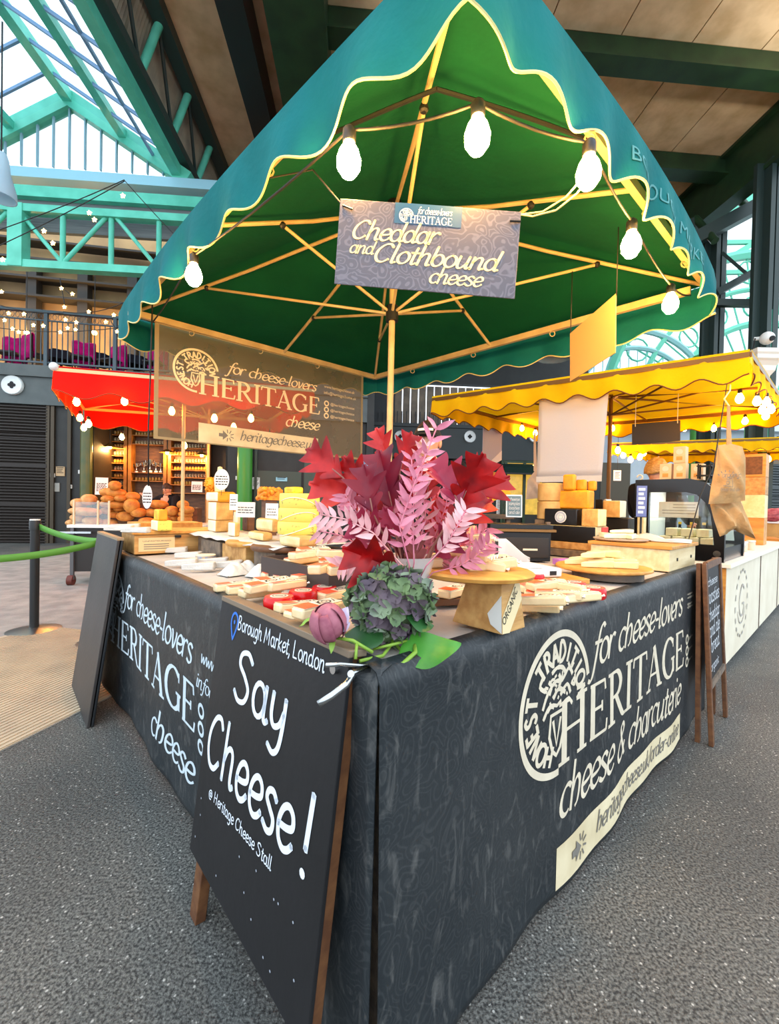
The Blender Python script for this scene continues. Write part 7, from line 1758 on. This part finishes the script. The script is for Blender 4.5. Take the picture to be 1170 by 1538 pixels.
M_gloss = mat('gloss_black', (16, 16, 18), .2)
for x in (0, .76): side_panel(x, x + .04).build('side_frame', M_gloss, cab)
MB().bx(.041, .759, .03, .60, 0, .10).build('base', M_gloss, cab); MB().bx(.041, .759, .25, .60, .56, .60).build('top', M_gloss, cab)
M_cg = sheet_glass('cabinet_glass', (238, 244, 242), .9)
for x in (.02, .78): MB().poly([(x, y, z) for y, z in inn]).build('side_glass', M_cg, cab)
cv = [(.24, .595), (.14, .565), (.07, .495), (.035, .395), (.02, .25), (.02, .1)]
q = MB()
for (a, b), (c, d) in zip(cv[:-1], cv[1:]): q.add([(.041, a, b), (.759, a, b), (.759, c, d), (.041, c, d)], [(0, 1, 2, 3)])
q.build('front_glass', M_cg, cab, smooth=60)
MB().bx(.041, .759, .585, .60, .1, .56).build('back_panel', M_paper, cab); MB().bx(.05, .75, .10, .56, .30, .306).build('glass_shelf', M_cg, cab)
MB().bx(.06, .74, .30, .40, .545, .558).build('strip_light', mat('strip_light', (255, 250, 235), .5, emit=12, ec=(255, 244, 222)), cab)
for y, z in ((.06, .06), (.54, .06)): MB().cyl((-.006, y, z), (-.001, y, z), .022, 18).build('badge', M_chrome, cab)
MB().tube([(.02 + .0, .575 + .02 * cos(a * .6), .60 + .02 + .02 * sin(a * .6)) for a in range(9)], .006, 6).build('hook', M_print, cab)
def cabp(x, y, z): return K0_ + TR_ * (.02 + x) + TL_ * y + V((0, 0, ZK + .002 + z))
o = MB().bx(0, .003, -.13, .13, 0, .12).build('card_sign', M_paper, loc=cabp(.07, .32, .308)); o.rotation_euler.z = AZR; q = MB(); r = random.Random(2)
for i in range(4): q.bx(-.002, -.0008, -.11, .11 - r.uniform(0, .08), .095 - i * .022, .102 - i * .022)
q.build('writing', M_faint, o); tag(o, 'white printed card behind the side glass of the display cabinet', 'sign')
n_ = 0
for j, (z, row) in enumerate(((.102, (.14, .23, .32, .41)), (.165, (.17, .27, .37)))):
    for y in row:
        o = MB().bx(0, .12, -.04, .04, 0, .06).build('cheese_portion', M_white_ch, loc=cabp(.09 + .02 * j, y, z), bevel=.006); o.rotation_euler.z = AZR; tag(o, 'white cheese portion stacked inside the display cabinet', 'cheese', 'portions in the display cabinet'); n_ += 1
for i, (y, l) in enumerate(((.20, 'small dark bottle at the front inside the display cabinet'), (.28, 'small gold topped bottle in the middle inside the display cabinet'), (.36, 'small dark bottle at the back inside the display cabinet'))):
    t = thing('small_bottle', l, 'bottle', cabp(.3, y, .102)); MB().lathe([(0, 0), (.022, 0), (.022, .1), (.01, .13), (.01, .15), (0, .15)], n=14).build('glass', M_ink if i != 1 else M_honey, t, smooth=40); MB().lathe([(.012, .151), (.012, .17), (0, .17)], n=12).build('cap', M_yell, t)
def gift(x, y, z, l):
    t = thing('bottle_box', l, 'box', cabp(x, y, z), AZR); MB().bx(0, .08, -.04, .04, 0, .125).build('body', mat('kraft_box', (226, 196, 156), .6, (210, 176, 130), 5), t, bevel=.002)
    MB().lathe([(.022, 0), (.022, .002), (0, .002)], (-.001, 0, .085), 18, X=M4(((0, 0, -1), (0, 1, 0), (1, 0, 0)))).build('window', M_print, t); MB().bx(-.002, -.0005, -.02, .02, .02, .05).build('label', M_honey, t)
gift(.1, .42, .602, 'kraft bottle box at the left on top of the display cabinet'); gift(.1, .325, .602, 'kraft bottle box at the right on top of the display cabinet'); gift(.1, .33, .729, 'kraft bottle box standing on the two others'); gift(.22, .24, .602, 'kraft bottle box behind the others on the display cabinet')
t = thing('spice_rack', 'small dark four post rack on top of the display cabinet', 'rack', cabp(.12, .17, .602), AZR)
for a in (-.03, .03):
    for b in (-.035, .035): MB().cyl((a, b, 0), (a, b, .11), .006, 8).build('post', M_ink, t)
for z in (.02, .09): MB().bx(-.04, .04, -.045, .045, z, z + .008).build('shelf', M_ink, t)
# things on the counter
def kp(x, y, z=0): return K0_ + TR_ * x + TL_ * y + V((0, 0, ZK + .002 + z))
t = thing('card_display', 'white sloping card display at the near end of the counter', 'display', kp(.92, .16), AZR); MB().hexa([(-.02, -.1, 0), (.02, -.1, 0), (.02, .1, 0), (-.02, .1, 0), (.06, -.1, .2), (.066, -.1, .2), (.066, .1, .2), (.06, .1, .2)]).build('card', M_print2, t); MB().bx(-.03, .08, -.11, .11, -.0015, 0).build('foot', M_paper, t)
q = MB(); q.grid(lambda a, b: (lambda th, ph: ((.09 + .012 * sin(5 * th + 3 * ph)) * cos(th) * sin(ph), (.08 + .012 * sin(4 * th)) * sin(th) * sin(ph), .065 - .065 * cos(ph) * (1 + .12 * sin(6 * th))))(2 * pi * a, pi * b), 30, 14)
tag(q.build('plastic_bag', mat('clear_bag', (222, 220, 214), .2, alpha=.75), loc=kp(1.12, .14), smooth=60), 'crumpled clear plastic bag on the counter below the hanging totes', 'bag')
for x, y, l in ((1.35, .10, 'front small cream pot on the counter edge'), (1.45, .2, 'middle small cream pot on the counter'), (1.62, .08, 'rear small cream pot on the counter edge')):
    t = thing('small_pot', l, 'pot', kp(x, y)); MB().lathe([(0, 0), (.03, 0), (.034, .07), (.03, .075), (0, .075)], n=18).build('body', M_print, t, smooth=40); MB().lathe([(.035, .076), (.035, .092), (0, .092)], n=18).build('lid', M_sw, t, smooth=40)
t = thing('metal_tin', 'dark grey tin behind the plastic bag on the counter', 'tin', kp(1.4, .36)); MB().lathe([(0, 0), (.06, 0), (.06, .09), (0, .09)], n=20).build('body', M_cart, t, smooth=40)
# wooden box tower behind the totes
p = aty(1127, 850, 4.9); t = thing('box_tower', 'tower of pale wooden boxes standing on the counter behind the hanging totes', 'boxes', V((p.x, p.y, ZK + .002)), AZR)
for i, (z0, z1, m) in enumerate(((0, .30, M_honey), (.302, .56, M_cream_ch), (.562, .76, M_wood), (.762, 1.02, M_honey))): MB().bx(-.12, .12, -.12, .12, z0, z1).build('box', m, t, bevel=.004)
q = MB(); q.bx(-.123, -.1205, -.09, .09, .79, .99); q.build('picture', M_brown, t)
# hanging tote bags
def tote(name, label, outline, Yt, strap, printing=None, m=None, folds=.012):
    c = aty(sum(p[0] for p in outline) / len(outline), sum(p[1] for p in outline) / len(outline), Yt)
    t = thing(name, label, 'bag', V((c.x, c.y, min(aty(*p, Yt).z for p in outline))))
    P_ = [aty(x, y, Yt) for x, y in outline]; cen = sum(P_, V()) / len(P_); n_ = len(P_)
    q = MB(); rings = 7
    for sgn in (-1, 1):
        def f(u, v):
            i = min(n_ - 1, int(u * n_)); a = P_[i].lerp(P_[(i + 1) % n_], u * n_ - i); p = cen.lerp(a, v)
            return p + V((0, sgn * (.045 * (1 - v ** 2.2) + .0) + folds * sin(p.x * 60 + p.z * 45) * (1 - v ** 4), 0))
        q.grid(f, n_ * 6, rings)
    o = q.build('bag_body', m or M_tote, t, world=True, smooth=60)
    if strap: MB().grid(lambda u, v: (lambda a: a + V((.022 * (v - .5) * (1 + u * .8), .006 * (v - .5), 0)))(aty(*strap[0], Yt).lerp(aty(*strap[1], Yt), u)), 8, 2).build('strap', m or M_tote, t, world=True, solid=.004)
    if printing: printing(t, Yt)
    return t
M_tote = cloth('natural_canvas', (206, 168, 118), .12, (194, 152, 102), 9, bump=.35, bscale=30)
def tp(t, Yt):
    def P(u, v): return aty(1066 + u, 752 - v, Yt) + V((0, -.07, 0))
    q = MB(); fit(q, 'organic', 'thin', P, 6, 34, 34, 5); fit(q, 'bread and ale', 'thin', P, 4, 32, 14, 3.4)
    s_ = []; stroke(s_, [(8, 22), (22, 20), (22, 32), (14, 34)], lambda a, b: .8); stroke(s_, arc(15, 26, 2.5, 2.5, 0, 360), lambda a, b: .6)
    for i in range(7): a = 20 + i * 20; stroke(s_, [(14 + 15 * cos(R(a)), 27 + 15 * sin(R(a))), (14 + 18 * cos(R(a)), 27 + 18 * sin(R(a)))], lambda a, b: 1.2)
    for k_ in s_: q.poly([P(*p) for p in k_])
    q.build('bag_print', M_pgrey, t, world=True)
tote('tote_bag', 'natural canvas tote bag with a faint dark print hanging beside the display cabinet', [(1078, 669), (1097, 666), (1115, 671), (1120, 688), (1120, 720), (1119, 752), (1092, 756), (1064, 757), (1068, 730), (1074, 700)], 2.86, [(1094, 609), (1095, 668)], tp)
tote('tote_bag', 'second canvas tote bag sagging beneath the printed one', [(1066, 756), (1090, 752), (1112, 752), (1124, 780), (1135, 810), (1115, 802), (1098, 790), (1092, 802), (1081, 806), (1072, 780)], 2.93, [(1094, 700), (1094, 758)], None, None, .02)
hk = aty(1095, 610, 2.86); ed = yp(1097, 578)
wire('bag_hook', [hk, hk + V((.004, .05, .06)), ed.lerp(hk, .3), ed], 'twisted cord holding the tote bags from the yellow canopy edge', 'cord', .005, m=M_cream)
wire('power_cable', [yp(1092, 577), aty(1085, 620, 3.0), aty(1072, 700, 2.75), aty(1052, 745, 2.70), aty(1040, 790, 2.68), aty(1034, 812, 2.66), tb(2.3, .38, .97)], 'thin dark cable hanging from the yellow canopy past the cabinet', 'cable', .0035)
# pale tote hanging left of the white sheet
tote('tote_bag', 'pale canvas tote hanging left of the large white sheet', [(801, 710), (806, 705), (811, 722), (811, 748), (790, 750), (792, 722)], 4.9, [(803, 650), (804, 708)], None, cloth('pale_tote', (222, 206, 190), .2))
# meat counter beyond
p = aty(1160, 772, 7.0); t = thing('meat_counter', 'counter of pink cured meat beyond the box tower', 'counter', V((p.x, p.y, 0)), AZR)
MB().bx(-.5, 2.2, -.3, .6, .0, .98).build('body', M_card, t); MB().bx(-.52, 2.22, -.32, .62, .981, 1.0).build('worktop', M_paper, t)
rm = random.Random(4)
M_meat = mat('pink_meat', (214, 120, 124), .5, (176, 70, 78), 16)
for i in range(22):
    x, y = rm.uniform(-.42, 1.3), rm.uniform(-.25, .4); o = MB().sph((0, 0, 0), (.16, .06, .055), 14, 8).build('cured_sausage', M_meat, loc=V((p.x, p.y, 0)) + TR_ * x + TL_ * y + V((0, 0, 1.06 + .05 * (i % 3))), smooth=0); o.rotation_euler = (0, rm.uniform(-.2, .2), rm.uniform(0, 3)); tag(o, 'pink cured sausage heaped on the far meat counter', 'sausage', 'cured sausages on the meat counter')
p = aty(1170, 885, 5.95); t = thing('brown_box', 'brown cardboard box on the floor beyond the cream counter', 'box', V((p.x, p.y, 0)), AZR + .2); MB().bx(0, .6, 0, .6, 0, .78).build('body', mat('amber_card', (206, 130, 44), .6), t, bevel=.004)
q = MB(); fit(q, 'alp', 'thin', lambda u, v: V((.0 + u, -.003, v)), .03, .22, .62, .06); q.build('lettering', M_print, t)
for x, y, w, h, l in ((898, 697, 8, 10, 'small white notice hanging beyond the spray bottle'), ):
    p = aty(927, 722, 9.0); t = thing('white_notice', l, 'notice', p); MB().bx(-.08, .08, 0, .01, 0, .22).build('sheet', M_paper, t); q = MB(); [q.bx(-.05, .05 - .02 * (i % 2), -.003, -.001, .17 - i * .03, .18 - i * .03) for i in range(5)]; q.build('print', M_ink, t); MB().cyl((0, .005, .22), (0, .005, 1.8), .004, 6).build('cord', M_wire, t)
